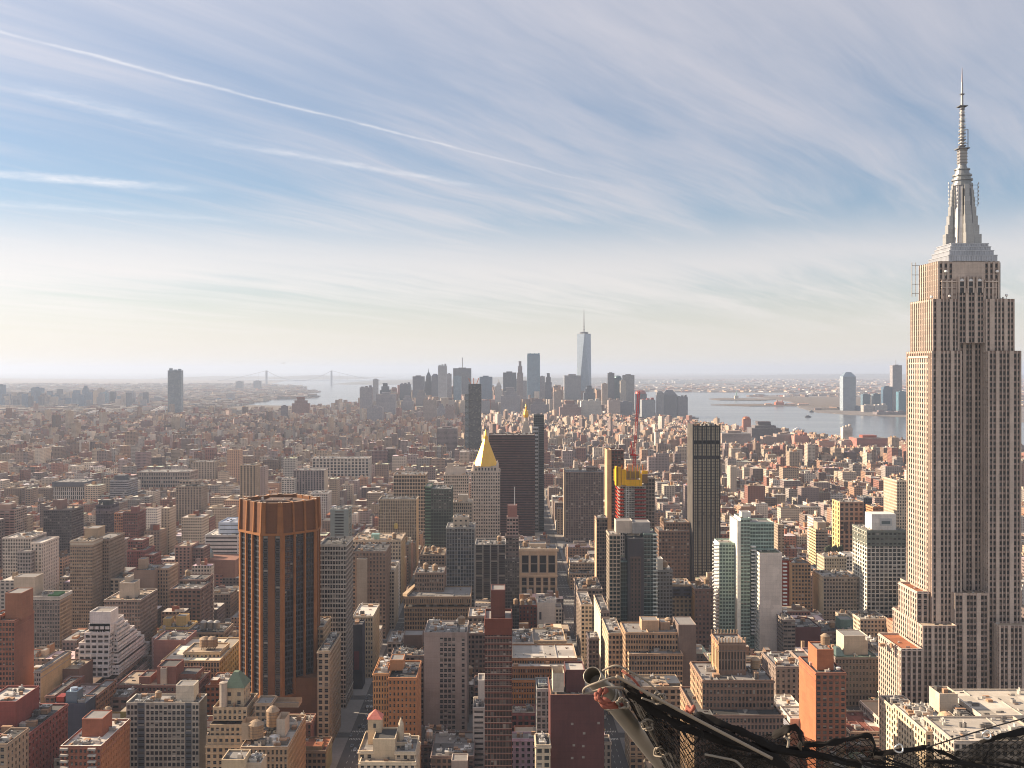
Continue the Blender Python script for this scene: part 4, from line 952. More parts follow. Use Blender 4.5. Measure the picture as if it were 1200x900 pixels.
b.mass(957.5, 977, 761, 606, 18, (.34, .155, .10), z0=Z_(789, 600), style='blank', side=dict(style='blank', col=(.38, .175, .115))); b.tank(X_(967, 612), 612, Z_(761, 606)-1, 2.6, 5.2); b.part('satellite_dish', lambda q: q.lathe(X_(981, 605), 603, [(.05, Z_(787, 600)), (1.2, Z_(786, 600)), (1.5, Z_(784, 600)), (1.0, Z_(783.4, 600)), (.05, Z_(783.2, 600))], (.78, .76, .72), METAL, 12))
b = hb('office_building', 'dusky brown block with copper green roof edge behind the slim orange brick tower', 979, 1030, 770, 760, 36, (.23, .18, .155), 'office building', det=80, style='punch', nc=13, fl=4.2, wf=.36, hf=.45, ybot=830, units=6, roofcol=(.16, .20, .16), pcol=(.26, .30, .24)); b.bulk(989, 1017, 745, 770, 18, (.50, .42, .34)); b.part('green_skylight', lambda q: q.prism([(X_(980, 764), 764), (X_(990, 764), 764), (X_(990, 764), 776), (X_(980, 764), 776)], Z_(769, 760)-1, Z_(762, 760), (.15, .20, .19), METAL, True, [(X_(982, 764), 768), (X_(987, 764), 768), (X_(987, 764), 773), (X_(982, 764), 773)]))
b = hb('low_building', 'low building with flat rusty red roof and painted white patch', 996, 1047, 857, 655, 40, (.42, .34, .27), det=20, style='punch', bay=3.6, fl=3.6, wf=.45, hf=.5, ybot=872, roofcol=(.17, .075, .06), units=2, side=dict(style='punch', col=(.60, .50, .38)))
b.part('roof_patch', lambda q: q.prism([(X_(1018, 665), 668), (X_(1030, 665), 666), (X_(1032, 665), 672), (X_(1022, 665), 680)], Z_(857, 655)-1, Z_(857, 655)-.9, (.6, .55, .5), ROOF))
b = hb('low_building', 'cream stone block with long lit left flank at the foot of the limestone skyscraper', 1062, 1092, 842, 560, 40, (.38, .32, .26), ref='the cream stone block', det=40, style='punch', bay=3.4, fl=3.7, wf=.42, hf=.5, ybot=870, side=dict(style='punch', col=(.60, .50, .38), nc=11, wf=.4, hf=.55), units=8, roofcol=R_GREY); b.clutter(9, 4, None, 1.3)  # lit flank carried by a lighter cream on the sides
b = hb('low_building', 'small pale square tower with hollow top beside the cream stone block', 1101, 1122.5, 813, 575, 14, (.52, .44, .35), style='blank', ybot=840, units=1, roofcol=R_TAR)
b = hb('low_building', 'ornate low stone building with diagonal shadowed front and light roof', 1085, 1128, 857, 530, 44, (.46, .38, .29), det=30, style='punch', bay=3.2, fl=3.6, wf=.42, hf=.55, ybot=880, units=10, roofcol=R_SILVER, side=dict(style='punch', col=(.60, .49, .36), nc=12)); b.bulk(1093, 1100, 843, 540, 7, (.56, .47, .38)); b.part('dome_roof', lambda q: q.lathe(X_(1111, 545), 548, [(4.2, Z_(857, 530)-1), (4.2, Z_(842, 545)), (3, Z_(838, 545)), (.1, Z_(835.5, 545))], (.48, .34, .24), WALL, 14)); b.clutter(12, 7, None, 1.2)
b = hb('low_building', 'wide low building with bright cream membrane roof in the lower right corner', 1150, 1260, 838, 560, 46, (.52, .46, .39), style='band', fl=4, wf=.9, hf=.3, ybot=862, units=4, roofcol=(.50, .45, .385)); b.mass(1128, 1150, 846, 556, 30, (.40, .34, .28), style='blank', roofcol=R_GREY); b.clutter(8, 3, None, 1.4)
b = hb('low_building', 'flat pale roof with dark rooftop machinery below the cream membrane roof', 1118, 1230, 868, 505, 36, (.42, .36, .30), style='punch', bay=3.4, ybot=880, units=12, roofcol=(.42, .38, .33))
b = hb('low_building', 'pale flat roofs with striped skylight behind the black netting', 908, 948, 838, 640, 40, (.52, .46, .38), style='punch', bay=4, ybot=846, units=5, roofcol=R_SILVER); b.part('striped_skylight', lambda q: [q.box(X_(909+1.6*k, 632), X_(909.9+1.6*k, 632), 626, 640, Z_(852, 632), Z_(846, 632), (.62, .62, .62), METAL) for k in range(9)]); b.mass(926, 958, 842, 632, 24, (.55, .48, .40), style='blank', roofcol=R_SILVER)
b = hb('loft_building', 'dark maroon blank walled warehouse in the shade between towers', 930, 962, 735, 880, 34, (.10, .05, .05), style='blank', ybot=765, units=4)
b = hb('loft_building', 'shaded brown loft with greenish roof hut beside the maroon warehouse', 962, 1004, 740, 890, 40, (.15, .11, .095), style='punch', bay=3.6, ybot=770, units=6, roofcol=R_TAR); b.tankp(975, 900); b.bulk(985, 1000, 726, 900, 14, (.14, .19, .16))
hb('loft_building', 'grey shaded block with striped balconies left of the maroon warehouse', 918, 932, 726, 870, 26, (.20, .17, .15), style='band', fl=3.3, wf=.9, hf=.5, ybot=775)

# ---- centre foreground
b = hb('apartment_tower', 'slender dark red grid fronted apartment tower in the centre foreground', 568, 600, 731, 560, 22, (.12, .045, .035), 'apartment tower', ref='the slender dark red tower', det=100, style='punch', nc=9, fl=3.35, wf=.62, hf=.66, rec=.35, units=0, glass=(.03, .02, .02), pcol=(.4, .3, .25), roofcol=(.2, .09, .07))
b.mass(568, 600, 725, 559.5, 23, (.125, .050, .038), z0=Z_(744, 560), style='blank'); b.bulk(575.5, 592, 691, 563, 14, (.115, .052, .042))
def grid(q):
    Y = 560; x0, x1 = X_(568, Y), X_(600, Y)
    for k in np.arange(20, Z_(746, Y), 3.35): q.box(x0, x1, Y-.22, Y-.01, k, k+.28, (.36, .26, .22))
    for k in range(1, 9): c = x0+(x1-x0)*k/9; q.box(c-.1, c+.1, Y-.15, Y-.01, 20, Z_(746, Y), (.26, .17, .14))
b.part('facade_grid', grid)
b = hb('office_building', 'pale grey brick slab with paired dark window columns left of the slender dark red tower', 497, 547.5, 741, 690, 34, (.30, .245, .215), 'office building', ref='the pale grey brick slab', det=0, style='none', units=9)
Y = 690
b.front(Y, Z_(741, Y), 497, 547.5, [(515, 534, dict(nc=4, wf=.62)), (540.5, 545, dict(nc=1, wf=.75))], (.30, .245, .215), fl=3.5, hf=.56, rec=.35, zt=3); b.det = 100
b.bulk(503, 512, 736, 700, 8, (.42, .37, .32)); b.bulk(523, 535, 735, 704, 8, (.34, .29, .26)); b.tankp(541, 708)
b = hb('loft_building', 'orange brick building with pitted stepped corner beside the avenue', 455, 488, 794, 600, 36, (.38, .20, .12), 'building', ref='the orange brick avenue corner block', det=100, style='punch', nc=7, fl=3.5, wf=.34, hf=.46, rec=.4, units=5, roofcol=R_TAR); 
b.mass(437, 456, 789, 603, 34, (.42, .24, .14), style='punch', nc=6, fl=3.5, wf=.4, hf=.55, rec=.7); b.bulk(457, 472.5, 773, 612, 12, (.36, .20, .125)); b.clutter(7, 6); b.mass(441, 455, 783, 612, 20, (.42, .25, .15), z0=30, style='blank')
b = hb('apartment_building', 'beige setback building with small pink turret roof beside the avenue', 437, 463, 866, 540, 18, (.50, .41, .30), 'building', ref='the pink turret building', det=40, style='blank', units=0, roofcol=R_TAR)
b.mass(420, 437, 880, 540, 30, (.52, .43, .32), style='punch', bay=3.4, wf=.4); b.mass(463, 487, 881, 538, 24, (.50, .42, .32), style='punch', bay=3.4, wf=.4); b.mass(421, 487, 893, 533, 30, (.54, .45, .34), style='punch', bay=3.4, wf=.4, roofcol=R_TAN); b.mass(462, 478, 870, 546, 14, (.46, .38, .29), style='punch'); b.clutter(9, 5, (X_(464, 540), X_(486, 540), 541, 560, Z_(881, 538)-1))
def turret(q):
    Y = 552; q.box(X_(431, Y), X_(447, Y), Y, Y+8, 20, Z_(843, Y), (.50, .40, .29)); q.prism([(X_(430, Y), Y-.5), (X_(448, Y), Y-.5), (X_(448, Y), Y+8.5), (X_(430, Y), Y+8.5)], Z_(843, Y), Z_(834, Y), (.55, .24, .20), WALL, True, [(X_(438.6, Y), Y+3.6), (X_(439.4, Y), Y+3.6), (X_(439.4, Y), Y+4.2), (X_(438.6, Y), Y+4.2)]); q.box(X_(437.5, Y), X_(440.5, Y), Y-.1, Y, Z_(853, Y), Z_(848, Y), (.05, .05, .05))
b.part('turret', turret, 'square turret with pink pyramid roof'); b.part('small_spire', lambda q: q.lathe(X_(469, 548), 552, [(1.6, 40), (1.6, Z_(850, 550)), (.1, Z_(842, 550))], (.45, .38, .29), WALL, 10))
b = hb('loft_building', 'brown loft with heavily cluttered roof between the avenue and the grey brick slab', 458, 497, 768, 720, 34, (.22, .16, .13), 'building', style='punch', bay=3.3, fl=3.6, ybot=800, units=16, roofcol=R_GREY); b.bulk(473, 495, 744, 740, 14, (.12, .085, .07)); b.clutter(16, 8, None, .9); b.mass(454, 470, 752, 742, 30, (.30, .24, .20), style='punch', roofcol=R_SILVER); b.clutter(8, 1)
b = hb('loft_building', 'wide brown cornice loft spanning the block with arcaded top storeys', 474, 551, 711, 880, 40, (.25, .175, .12), 'building', ref='the wide brown cornice loft', det=60, style='punch', nc=26, fl=3.9, wf=.5, hf=.55, rec=.5, ybot=755, units=10, roofcol=R_TAR); b.mass(473, 551.5, 699, 878.5, 43, (.21, .15, .105), z0=Z_(708, 880), style='punch', nc=30, fl=5, wf=.3, hf=.5); b.mass(486, 520, 671, 900, 30, (.20, .15, .12), z0=40, style='punch', nc=12, fl=4, wf=.45, hf=.5); b.tankp(510, 905); b.tankp(499, 910); b.clutter(12, 3, (X_(486, 900), X_(519, 900), 901, 929, Z_(671, 900)-1)); b.part('roof_terrace', lambda q: q.prism([(X_(473, 880)-1, 882), (X_(477, 880), 879), (X_(486, 900), 918), (X_(483, 900), 920)], 55, Z_(696, 880), (.52, .40, .28), ROOF))
b = hb('loft_building', 'low loft with jumbled sunlit roof huts filling the block behind the brown cornice loft', 492, 521, 650, 1130, 60, (.28, .21, .16), style='punch', bay=3.4, ybot=672, units=18, roofcol=R_TAN); b.tankp(500, 1140); b.tankp(508, 1150); b.tankp(515, 1135)
b = hb('office_building', 'glass and concrete office tower with pale vertical piers left of the gold pyramid tower', 523, 556, 618, 1000, 34, (.26, .255, .24), 'office tower', ref='the pale piered glass tower', det=60, style='strip', nc=10, fl=3.7, wf=.72, hf=.62, rec=.7, col2=(.13, .14, .15), ybot=720, glass=(.035, .045, .055)); b.mass(531, 549, 606, 1008, 18, (.38, .33, .27), z0=Z_(620, 1000), style='punch', nc=3, fl=6, wf=.3, hf=.3); b.clutter(5, 7)
b = hb('office_building', 'black glass office block with thin white frames below the gold pyramid tower', 557, 592.5, 638, 1060, 36, (.045, .045, .05), 'office building', det=60, style='glass', nc=4, fl=3.8, wf=.94, hf=.84, rec=.1, ybot=705, pcol=(.6, .57, .52), units=8, glass=(.02, .022, .03)); b.part('white_frame', lambda q: [q.box(X_(557+8.9*k, 1060)-.3, X_(557+8.9*k, 1060)+.3, 1059.3, 1060, 10, Z_(637, 1060), (.34, .33, .31)) for k in range(5)]); b.tankp(585, 1075)
b = hb('apartment_tower', 'thin dark glass tower with pinkish stepped top right of the gold pyramid tower', 592, 608.5, 655, 960, 18, (.085, .075, .07), 'apartment tower', ref='the thin dark pink topped tower', det=60, style='glass', nc=6, fl=3.3, wf=.85, hf=.7, rec=.15, ybot=720, glass=(.03, .028, .03)); b.mass(594, 607.5, 606, 964, 12, (.34, .25, .22), z0=Z_(656, 960), style='glass', nc=4, wf=.8, hf=.6, fl=3.3); b.mass(592.5, 608, 628, 962, 16, (.14, .11, .10), z0=Z_(656, 960), style='band', fl=3.3, wf=.8, hf=.6); b.bulk(595, 606, 592, 966, 8, (.27, .15, .13), z0=Z_(607, 964)); b.part('roof_mast', lambda q: q.bar((X_(603, 968), 970, Z_(594, 966)), (X_(603, 968), 970, Z_(571, 966)), .3, (.5, .5, .5), METAL))
b = hb('office_building', 'beige stone block with giant arched bays and dark upper loggia windows', 609, 653, 644, 1130, 40, (.46, .38, .29), 'office building', ref='the beige arched bay block', det=0, style='none', ybot=700, units=8); Y = 1130
b.facade((X_(609, Y), Y), (X_(653, Y), Y), Z_(674, Y), Z_(644, Y), (.46, .38, .29), m0=1.2, nc=4, nr=1, wf=.66, hf=.72, rec=1.2, zt=4); b.facade((X_(609, Y), Y), (X_(653, Y), Y), 0, Z_(674, Y), (.44, .36, .28), style='strip', m0=1, nc=5, nr=2, wf=.55, hf=.8, rec=1.0, col2=(.30, .25, .19), zt=2); b.det = 60
b.part('cornice', lambda q: (q.box(X_(607.5, Y), X_(654.5, Y), Y-1.6, Y, Z_(646, Y), Z_(643, Y), (.50, .42, .33)), q.box(X_(608.5, Y), X_(653.5, Y), Y-1.1, Y-.45, Z_(675.5, Y), Z_(673.5, Y), (.50, .42, .33)))); b.bulk(620, 640, 637, 1140, 14, (.42, .35, .27)); b.tankp(615, 1145)
b = hb('low_building', 'plain white windowless wall building amid dark roofs beside the avenue', 630, 651, 706, 960, 18, (.62, .56, .49), 'building', ref='the white blank wall building', style='blank', ybot=738, units=3); b.bulk(640, 652, 702, 964, 10, (.66, .60, .53)); b.mass(651, 658.5, 712, 962, 20, (.56, .50, .42), style='punch', bay=3); b.part('wall_niche', lambda q: q.box(X_(632, 960), X_(634.5, 960), 959.7, 960, Z_(726, 960), Z_(717, 960), (.05, .05, .055)))
b = hb('loft_building', 'small red brick house with water tanks left of the white blank wall building', 608, 629, 709, 975, 24, (.20, .07, .05), style='punch', bay=3.4, wf=.3, ybot=735, units=5); b.tank(X_(611, 980), 950, 30, 2.2, 4.2); b.tank(X_(620, 980), 950, 30, 2.2, 4.2); b.tank(X_(604, 980), 952, 30, 2.2, 4.2)
b = hb('low_building', 'low ornate loggia fronted building with cornice and cream roof rooms', 625, 663, 751, 800, 40, (.40, .31, .22), style='punch', nc=6, fl=6, wf=.45, hf=.6, rec=1.0, ybot=768, units=10); b.part('cornice', lambda q: q.box(X_(624, 800), X_(664, 800), 798.6, 800, Z_(752.5, 800), Z_(750, 800), (.48, .38, .28))); b.mass(600, 625, 753, 790, 40, (.46, .40, .34), style='punch', roofcol=R_GREY); b.clutter(10, 2, None, 1.2)
b = hb('loft_building', 'long red brown brick loft with pale roof terrace and hundreds of small windows', 598.5, 672, 781, 690, 46, (.28, .15, .09), 'building', ref='the red brown terrace loft', det=100, style='punch', nc=26, fl=3.7, wf=.44, hf=.52, rec=.4, ybot=820, units=6, roofcol=R_SILVER); b.mass(600, 676, 771, 700, 36, (.30, .17, .105), z0=30, style='punch', nc=26, fl=3.7, wf=.44, hf=.5, roofcol=R_SILVER, pcol=(.6, .5, .38)); b.mass(598.5, 629, 797, 682, 10, (.34, .17, .09), style='punch', nc=10, fl=3.7, wf=.5, hf=.55)
b = hb('apartment_tower', 'dark maroon brick building with nearly windowless wall and a square roof tower', 645, 708, 814, 520, 30, (.088, .040, .037), 'building', ref='the dark maroon building', det=0, style='blank', units=4, roofcol=(.40, .33, .27), pcol=(.30, .17, .13)); b.mass(663, 685.5, 785, 526, 16, (.09, .041, .038), z0=Z_(816, 520), style='blank', roofcol=R_SILVER); b.bulk(648, 661, 810, 524, 12, (.44, .38, .31))
b.part('small_window', lambda q: [q.box(X_(px, 520), X_(px+3, 520), 519.9, 520, Z_(py+2.6, 520), Z_(py, 520), (.45, .38, .33), GLASS) for px, py in ((669, 847), (671, 872), (682, 873), (669, 887), (682, 886), (683, 858), (700, 846))])
b = hb('glass_tower', 'narrow grey glass fronted building squeezed left of the dark maroon building', 629, 645.5, 807, 545, 20, (.30, .29, .27), det=40, style='glass', nc=3, fl=3.4, wf=.75, hf=.75, rec=.2, units=4, glass=(.06, .08, .085)); b.bulk(631, 640, 801, 550, 8, (.36, .38, .34))
b = hb('low_building', 'cream gabled rooftops at the bottom edge left of the dark maroon building', 628, 645, 873, 500, 16, (.46, .38, .29), style='punch', bay=3, units=6)
b = hb('apartment_building', 'narrow white banded balcony building left of the slender dark red tower', 554, 568, 829, 610, 20, (.52, .47, .41), det=60, style='band', nc=1, fl=3.2, wf=.8, hf=.5, rec=.9, ybot=880, units=3); b.mass(560, 567.5, 797, 620, 14, (.56, .51, .45), style='blank')
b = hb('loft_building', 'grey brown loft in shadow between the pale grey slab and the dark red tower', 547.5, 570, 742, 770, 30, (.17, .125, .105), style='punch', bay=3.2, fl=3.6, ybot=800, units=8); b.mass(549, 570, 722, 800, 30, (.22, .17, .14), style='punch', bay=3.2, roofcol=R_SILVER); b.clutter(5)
b = hb('low_building', 'dark low roofs with a white dome tank at the foot of the pale grey slab', 490, 520, 873, 640, 36, (.12, .085, .08), style='punch', ybot=890, units=10, roofcol=R_TAR); b.part('dome_tank', lambda q: q.lathe(X_(503, 650), 652, [(2.6, 10), (2.6, Z_(862, 650)), (2.2, Z_(858, 650)), (1.2, Z_(856, 650)), (.05, Z_(855.4, 650))], (.5, .48, .45), METAL, 12))
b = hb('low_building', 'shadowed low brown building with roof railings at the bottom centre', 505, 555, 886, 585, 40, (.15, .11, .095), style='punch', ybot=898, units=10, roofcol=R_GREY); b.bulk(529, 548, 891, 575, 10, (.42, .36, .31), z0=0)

# ---- right side of the second avenue
b = hb('office_building', 'beige banded loft with stacked terraces beyond the white blank wall building', 668, 700, 672, 1160, 50, (.40, .31, .23), det=30, style='punch', nc=10, fl=3.6, wf=.5, hf=.5, ybot=695, units=10); b.mass(668, 698, 659, 1175, 34, (.44, .35, .26), z0=20, style='band', fl=3.6, wf=.8, hf=.45, roofcol=R_SILVER); b.clutter(6); b.tankp(688, 1190)
b = hb('loft_building', 'grey blank walled loft with cluttered dark roof right of the second avenue', 681, 694, 708, 860, 50, (.34, .29, .25), style='punch', bay=3.4, ybot=745, units=6, side=dict(style='punch', col=(.20, .16, .13))); b.mass(677, 706, 690, 925, 50, (.24, .19, .16), style='punch', bay=3.2, roofcol=R_TAR); b.clutter(16, 4, None, 1.1); b.tankp(690, 940)
b = hb('loft_building', 'narrow loft with brilliant sunlit left wall and shaded front on the second avenue', 704, 714, 716, 800, 60, (.24, .19, .16), det=30, style='punch', bay=2.6, ybot=770, units=4, side=dict(style='blank', col=(.62, .54, .42)))  # sunlit wall and shaded front painted as pale and dark colours
b = hb('loft_building', 'tan loft with rows of windows on its sunlit flank above the pole top', 713, 730, 742, 742, 46, (.36, .28, .21), style='punch', bay=3, ybot=790, units=4, side=dict(style='punch', col=(.56, .46, .34), bay=3.4, wf=.4))  # flank sunlight is in the lighter tan of the sides
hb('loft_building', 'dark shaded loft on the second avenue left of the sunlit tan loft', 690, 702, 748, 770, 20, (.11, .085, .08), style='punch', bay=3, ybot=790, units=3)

# ---- left foreground
b = hb('apartment_tower', 'tall red brick apartment tower with rooftop penthouse at the far left edge', -12, 17, 727, 700, 29, (.25, .125, .09), 'apartment tower', ref='the tall red brick left edge tower', det=80, style='punch', nc=8, fl=3.4, wf=.5, hf=.5, rec=.5, ybot=800, roofcol=R_GREY, side=dict(style='blank', col=(.22, .108, .08)), units=3); b.bulk(6, 25, 695, 706, 18, (.25, .13, .09)); b.mass(-12, -2, 722, 701, 20, (.3, .15, .1), style='punch')
b = hb('apartment_building', 'two stepped red brick block with pale flat roof at the lower left corner', -20, 19, 822, 560, 28, (.20, .075, .065), 'building', ref='the lower left corner brick block', det=30, style='blank', ybot=860, units=5, roofcol=R_SILVER)
b.mass(-10, 33, 860, 548, 50, (.22, .09, .075), style='punch', bay=4, fl=3.6, wf=.3, hf=.45, roofcol=R_TAR); b.clutter(7, 2, None, 1.4); b.mass(-14, 8, 872, 520, 24, (.33, .245, .18), style='punch', bay=4, wf=.3, roofcol=R_TAR); b.clutter(4, 3)
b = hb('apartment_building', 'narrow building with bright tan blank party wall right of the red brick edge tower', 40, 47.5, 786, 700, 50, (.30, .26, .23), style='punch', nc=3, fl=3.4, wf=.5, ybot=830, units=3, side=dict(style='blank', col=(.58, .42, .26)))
b = hb('apartment_tower', 'wide grey brown apartment block with white cornice and green roof garden', 28, 70, 699, 870, 24, (.225, .185, .165), 'apartment building', ref='the green roofed apartment block', det=100, style='punch', nc=14, fl=3.2, wf=.52, hf=.55, ybot=770, pcol=(.66, .62, .56), roofcol=R_TAN, units=3, side=dict(style='punch', col=(.42, .30, .21), wf=.5)); b.part('roof_lawn', lambda q: q.box(X_(56, 874), X_(68, 874), 874, 888, Z_(699, 870)-1, Z_(697.5, 870)-.6, (.11, .20, .09), ROOF)); b.mass(28, 70.4, 699, 869.6, 25, (.46, .42, .37), z0=Z_(703, 870), style='blank', roofcol=R_TAN); b.bulk(16, 41, 676, 878, 16, (.42, .35, .28), z0=0)
b = hb('apartment_tower', 'tall L shaped tan brick tower with pale penthouse band and square bulkhead', 82, 108, 634, 930, 24, (.30, .225, .17), 'apartment tower', ref='the L shaped tan tower', det=100, style='punch', nc=10, fl=3.1, wf=.5, hf=.45, rec=.25, ybot=745, roofcol=R_TAN, units=3); b.mass(107, 127.5, 632, 955, 40, (.24, .18, .14), style='punch', nc=8, fl=3.1, wf=.45, hf=.45); b.mass(82, 108, 634, 929.6, 24.8, (.44, .38, .31), z0=Z_(639, 930), style='blank', roofcol=R_TAN); b.bulk(99, 114.5, 619, 950, 18, (.34, .26, .19))
b = hb('apartment_tower', 'grey brown block with rows of pale window units behind the white stepped building', 122, 164, 703, 830, 42, (.24, .18, .15), 'apartment building', ref='the block behind the white stepped building', det=100, style='punch', nc=13, fl=3.2, wf=.6, hf=.5, ybot=760, roofcol=R_TAN, pcol=(.6, .55, .48), units=5, side=dict(style='punch', wf=.5)); b.bulk(140, 157, 683, 840, 14, (.42, .35, .28)); b.bulk(146, 152, 676, 845, 10, (.42, .35, .28))
# white stepped (ziggurat) building
b = Bld('apartment_building', 'white stepped terrace building climbing to a square windowless top', 'apartment building', ref='the white stepped building', det=100, glass=(.05, .04, .04)); b.rect = [91, 164, 717, 810, 760]
Y = 760; wc = (.66, .61, .57)
lv = [(91, 811, 86), (91, 790, 78), (91, 777, 68), (91, 764, 54), (97, 752, 40), (102, 742, 31)]
for i, (pl, yt, dp) in enumerate(lv):
    z1 = Z_(yt-10, Y); z0 = max(0, Z_(yt+4, Y)) if i else 0
    b.rectmass(X_(pl, Y), X_(127, Y)+(2.4 if i < 4 else 0)*0, Y+.6*i, Y+dp, z0, z1, wc, style='punch', nc=5 if i < 4 else 4, fl=3.6, wf=.62, hf=.5, rec=1.1, roofcol=(.20, .15, .13))
    b.rectmass(X_(127, Y), X_(127, Y)+6-.8*i, Y+6+i, Y+dp-4, z0, z1-1.8, wc, style='band', fl=3.6, wf=.86, hf=.5, rec=1.0, roofcol=(.20, .15, .13))
b.rectmass(X_(103, Y), X_(127.5, Y), Y+3, Y+19, Z_(744, Y), Z_(718, Y), wc, style='blank', roofcol=(.3, .27, .24))
b.part('small_window', lambda q: [q.box(X_(112+3*k, Y+3), X_(113.4+3*k, Y+3), Y+2.94, Y+3, Z_(741+7*r, Y+3), Z_(738+7*r, Y+3), (.04, .035, .035), GLASS) for k in range(4) for r in (0,)])
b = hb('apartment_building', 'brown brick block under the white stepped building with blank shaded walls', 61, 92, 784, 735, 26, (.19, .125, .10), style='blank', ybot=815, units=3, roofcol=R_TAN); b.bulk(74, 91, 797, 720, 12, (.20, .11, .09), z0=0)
b = hb('office_building', 'windowless navy blue party wall building with red and white rooftop equipment', 64, 100, 824, 640, 18, (.06, .065, .085), 'building', ref='the navy walled building', style='blank', ybot=870, units=4, roofcol=R_GREY); b.mass(53, 64, 815, 645, 40, (.22, .13, .10), style='punch', bay=3, fl=3.4); b.mass(100, 113, 815, 656, 34, (.22, .13, .10), style='punch', bay=3, fl=3.4, side=dict(style='punch', col=(.26, .15, .10))); b.mass(64, 100, 818, 660, 30, (.2, .14, .12), z0=20, style='blank', roofcol=(.45, .36, .33)); b.part('cooling_unit', lambda q: (q.box(X_(66, 642), X_(75, 642), 642, 650, Z_(825, 640)-1, Z_(818, 640), (.35, .10, .08), METAL), q.box(X_(77, 642), X_(90, 642), 642, 652, Z_(825, 640)-1, Z_(812, 640), (.16, .20, .24), METAL), q.lathe(X_(83, 642), 647, [(2.4, Z_(812, 640)), (2.2, Z_(809.5, 640)), (.05, Z_(809.5, 640))], (.4, .45, .5), METAL, 12)))
b = hb('apartment_building', 'red brick apartment block with white edged roof and square brick bulkhead', 71, 118, 874, 540, 42, (.24, .11, .08), 'apartment building', ref='the white edged red brick block', det=60, style='punch', nc=9, fl=3.3, wf=.42, hf=.45, rec=.5, ybot=898, units=7, roofcol=R_SILVER, pcol=(.72, .66, .58), side=dict(style='punch', col=(.34, .17, .105), wf=.25)); b.bulk(96, 120, 842, 556, 14, (.27, .12, .085)); 
def bal(q):
    for k in np.arange(20, Z_(878, 540), 3.3):
        for p in (71.5, 104): q.box(X_(p, 540), X_(p+9, 540), 538.2, 540, k, k+1.0, (.42, .38, .34))
b.part('balcony_stack', bal)
b = hb('apartment_tower', 'wide grey gridded apartment block with two dark balcony columns at the bottom', 148, 233.5, 823, 600, 16, (.36, .32, .275), 'apartment building', ref='the wide grey gridded block', det=0, style='none', ybot=895, units=11, roofcol=R_GREY, pcol=(.62, .56, .48)); Y = 600
b.front(Y, Z_(823, Y), 148, 233.5, [(148.5, 161, dict(nc=3)), (161, 169.5, dict(style='band', nc=1, col=(.09, .095, .105), wf=.9)), (170.5, 216.5, dict(nc=9)), (217, 224.5, dict(style='band', nc=1, col=(.09, .095, .105), wf=.9)), (225, 233, dict(nc=2))], (.36, .32, .275), fl=3.3, wf=.6, hf=.56, rec=.4)
b.det = 100; b.bulk(206, 227, 803, 604, 10, (.50, .44, .36)); b.tank(X_(185, 606), 607, Z_(823, 600)-1, 1.8, 3.4)
# golden stepped art deco house with green pyramid
b = Bld('apartment_building', 'stepped golden stone apartment house with small green copper pyramid roof', 'apartment building', ref='the green pyramid apartment house', det=100); b.rect = [240, 290, 790, 880, 590]; Y = 590; gc = (.44, .35, .25)
for pl, pr, yt, dy, L in ((241, 290, 873, 0, 34), (241, 288.5, 863, 1.5, 32), (244, 286, 851, 3, 30), (246.5, 287, 832, 5, 26)):
    b.rectmass(X_(pl, Y), X_(pr, Y), Y+dy, Y+dy+L, 0 if yt == 873 else Z_(yt+16, Y), Z_(yt, Y), gc, style='punch', nc=7, fl=3.6, wf=.45, hf=.5, rec=.5, side=dict(style='punch', col=(.34, .27, .20)), roofcol=(.16, .10, .08))
b.clutter(5, 3); b.rectmass(X_(258, Y), X_(281, Y), Y+9, Y+24, Z_(834, Y), Z_(812, Y), gc, style='punch', bay=5, fl=5, wf=.3, hf=.4, top=False)
b.part('copper_roof', lambda q: q.prism([(X_(257, Y), Y+8.5), (X_(282, Y), Y+8.5), (X_(282, Y), Y+24.5), (X_(257, Y), Y+24.5)], Z_(812, Y), Z_(796, Y), (.12, .15, .11), WALL, True, [(X_(266, Y), Y+14), (X_(272, Y), Y+14), (X_(272, Y), Y+18), (X_(266, Y), Y+18)]), 'green copper pyramid roof')
b.part('cylinder_tank', lambda q: (q.lathe(X_(258, Y), Y+7, [(2.2, Z_(832, Y)), (2.2, Z_(806, Y)), (2.35, Z_(804, Y)), (.05, Z_(803, Y))], (.36, .31, .26), WALL, 14)))
b = hb('apartment_building', 'brown stone palazzo block with very cluttered roof below the copper brown tower', 282, 337, 875, 560, 52, (.33, .24, .17), 'apartment building', ref='the brown palazzo block', det=100, style='punch', nc=11, fl=3.7, wf=.42, hf=.55, rec=.5, ybot=895, units=16, roofcol=R_SILVER, pcol=(.5, .4, .3), side=dict(style='punch', col=(.36, .245, .16)))
b.clutter(14, 6, None, 1.5); b.mass(299, 318, 824, 596, 14, (.34, .26, .19), z0=30, style='punch'); b.bulk(318, 350, 828, 600, 10, (.30, .225, .165)); z = Z_(875, 560)-1; b.tank(X_(299, 566), 568, z, 4.2, 7.5); b.tank(X_(318, 580), 584, z, 3.6, 9); b.part('round_vent', lambda q: q.lathe(X_(320, 566), 570, [(3, z), (3, z+3.4), (.1, z+4.2)], (.55, .53, .50), METAL, 14)); b.bulk(283, 297, 866, 566, 10, (.40, .31, .23)); b.bulk(324, 334, 862, 572, 12, (.42, .36, .30))
b = hb('low_building', 'small pale box building with flat grey roof at the bottom edge', 259.5, 286, 890, 515, 14, (.46, .36, .25), style='blank', units=1, roofcol=R_GREY, side=dict(style='blank', col=(.52, .42, .30)))
b = hb('low_building', 'low roof with white chimneys right of the small pale box building', 287, 306, 894, 520, 12, (.44, .36, .28), style='blank', units=8, roofcol=R_SILVER)
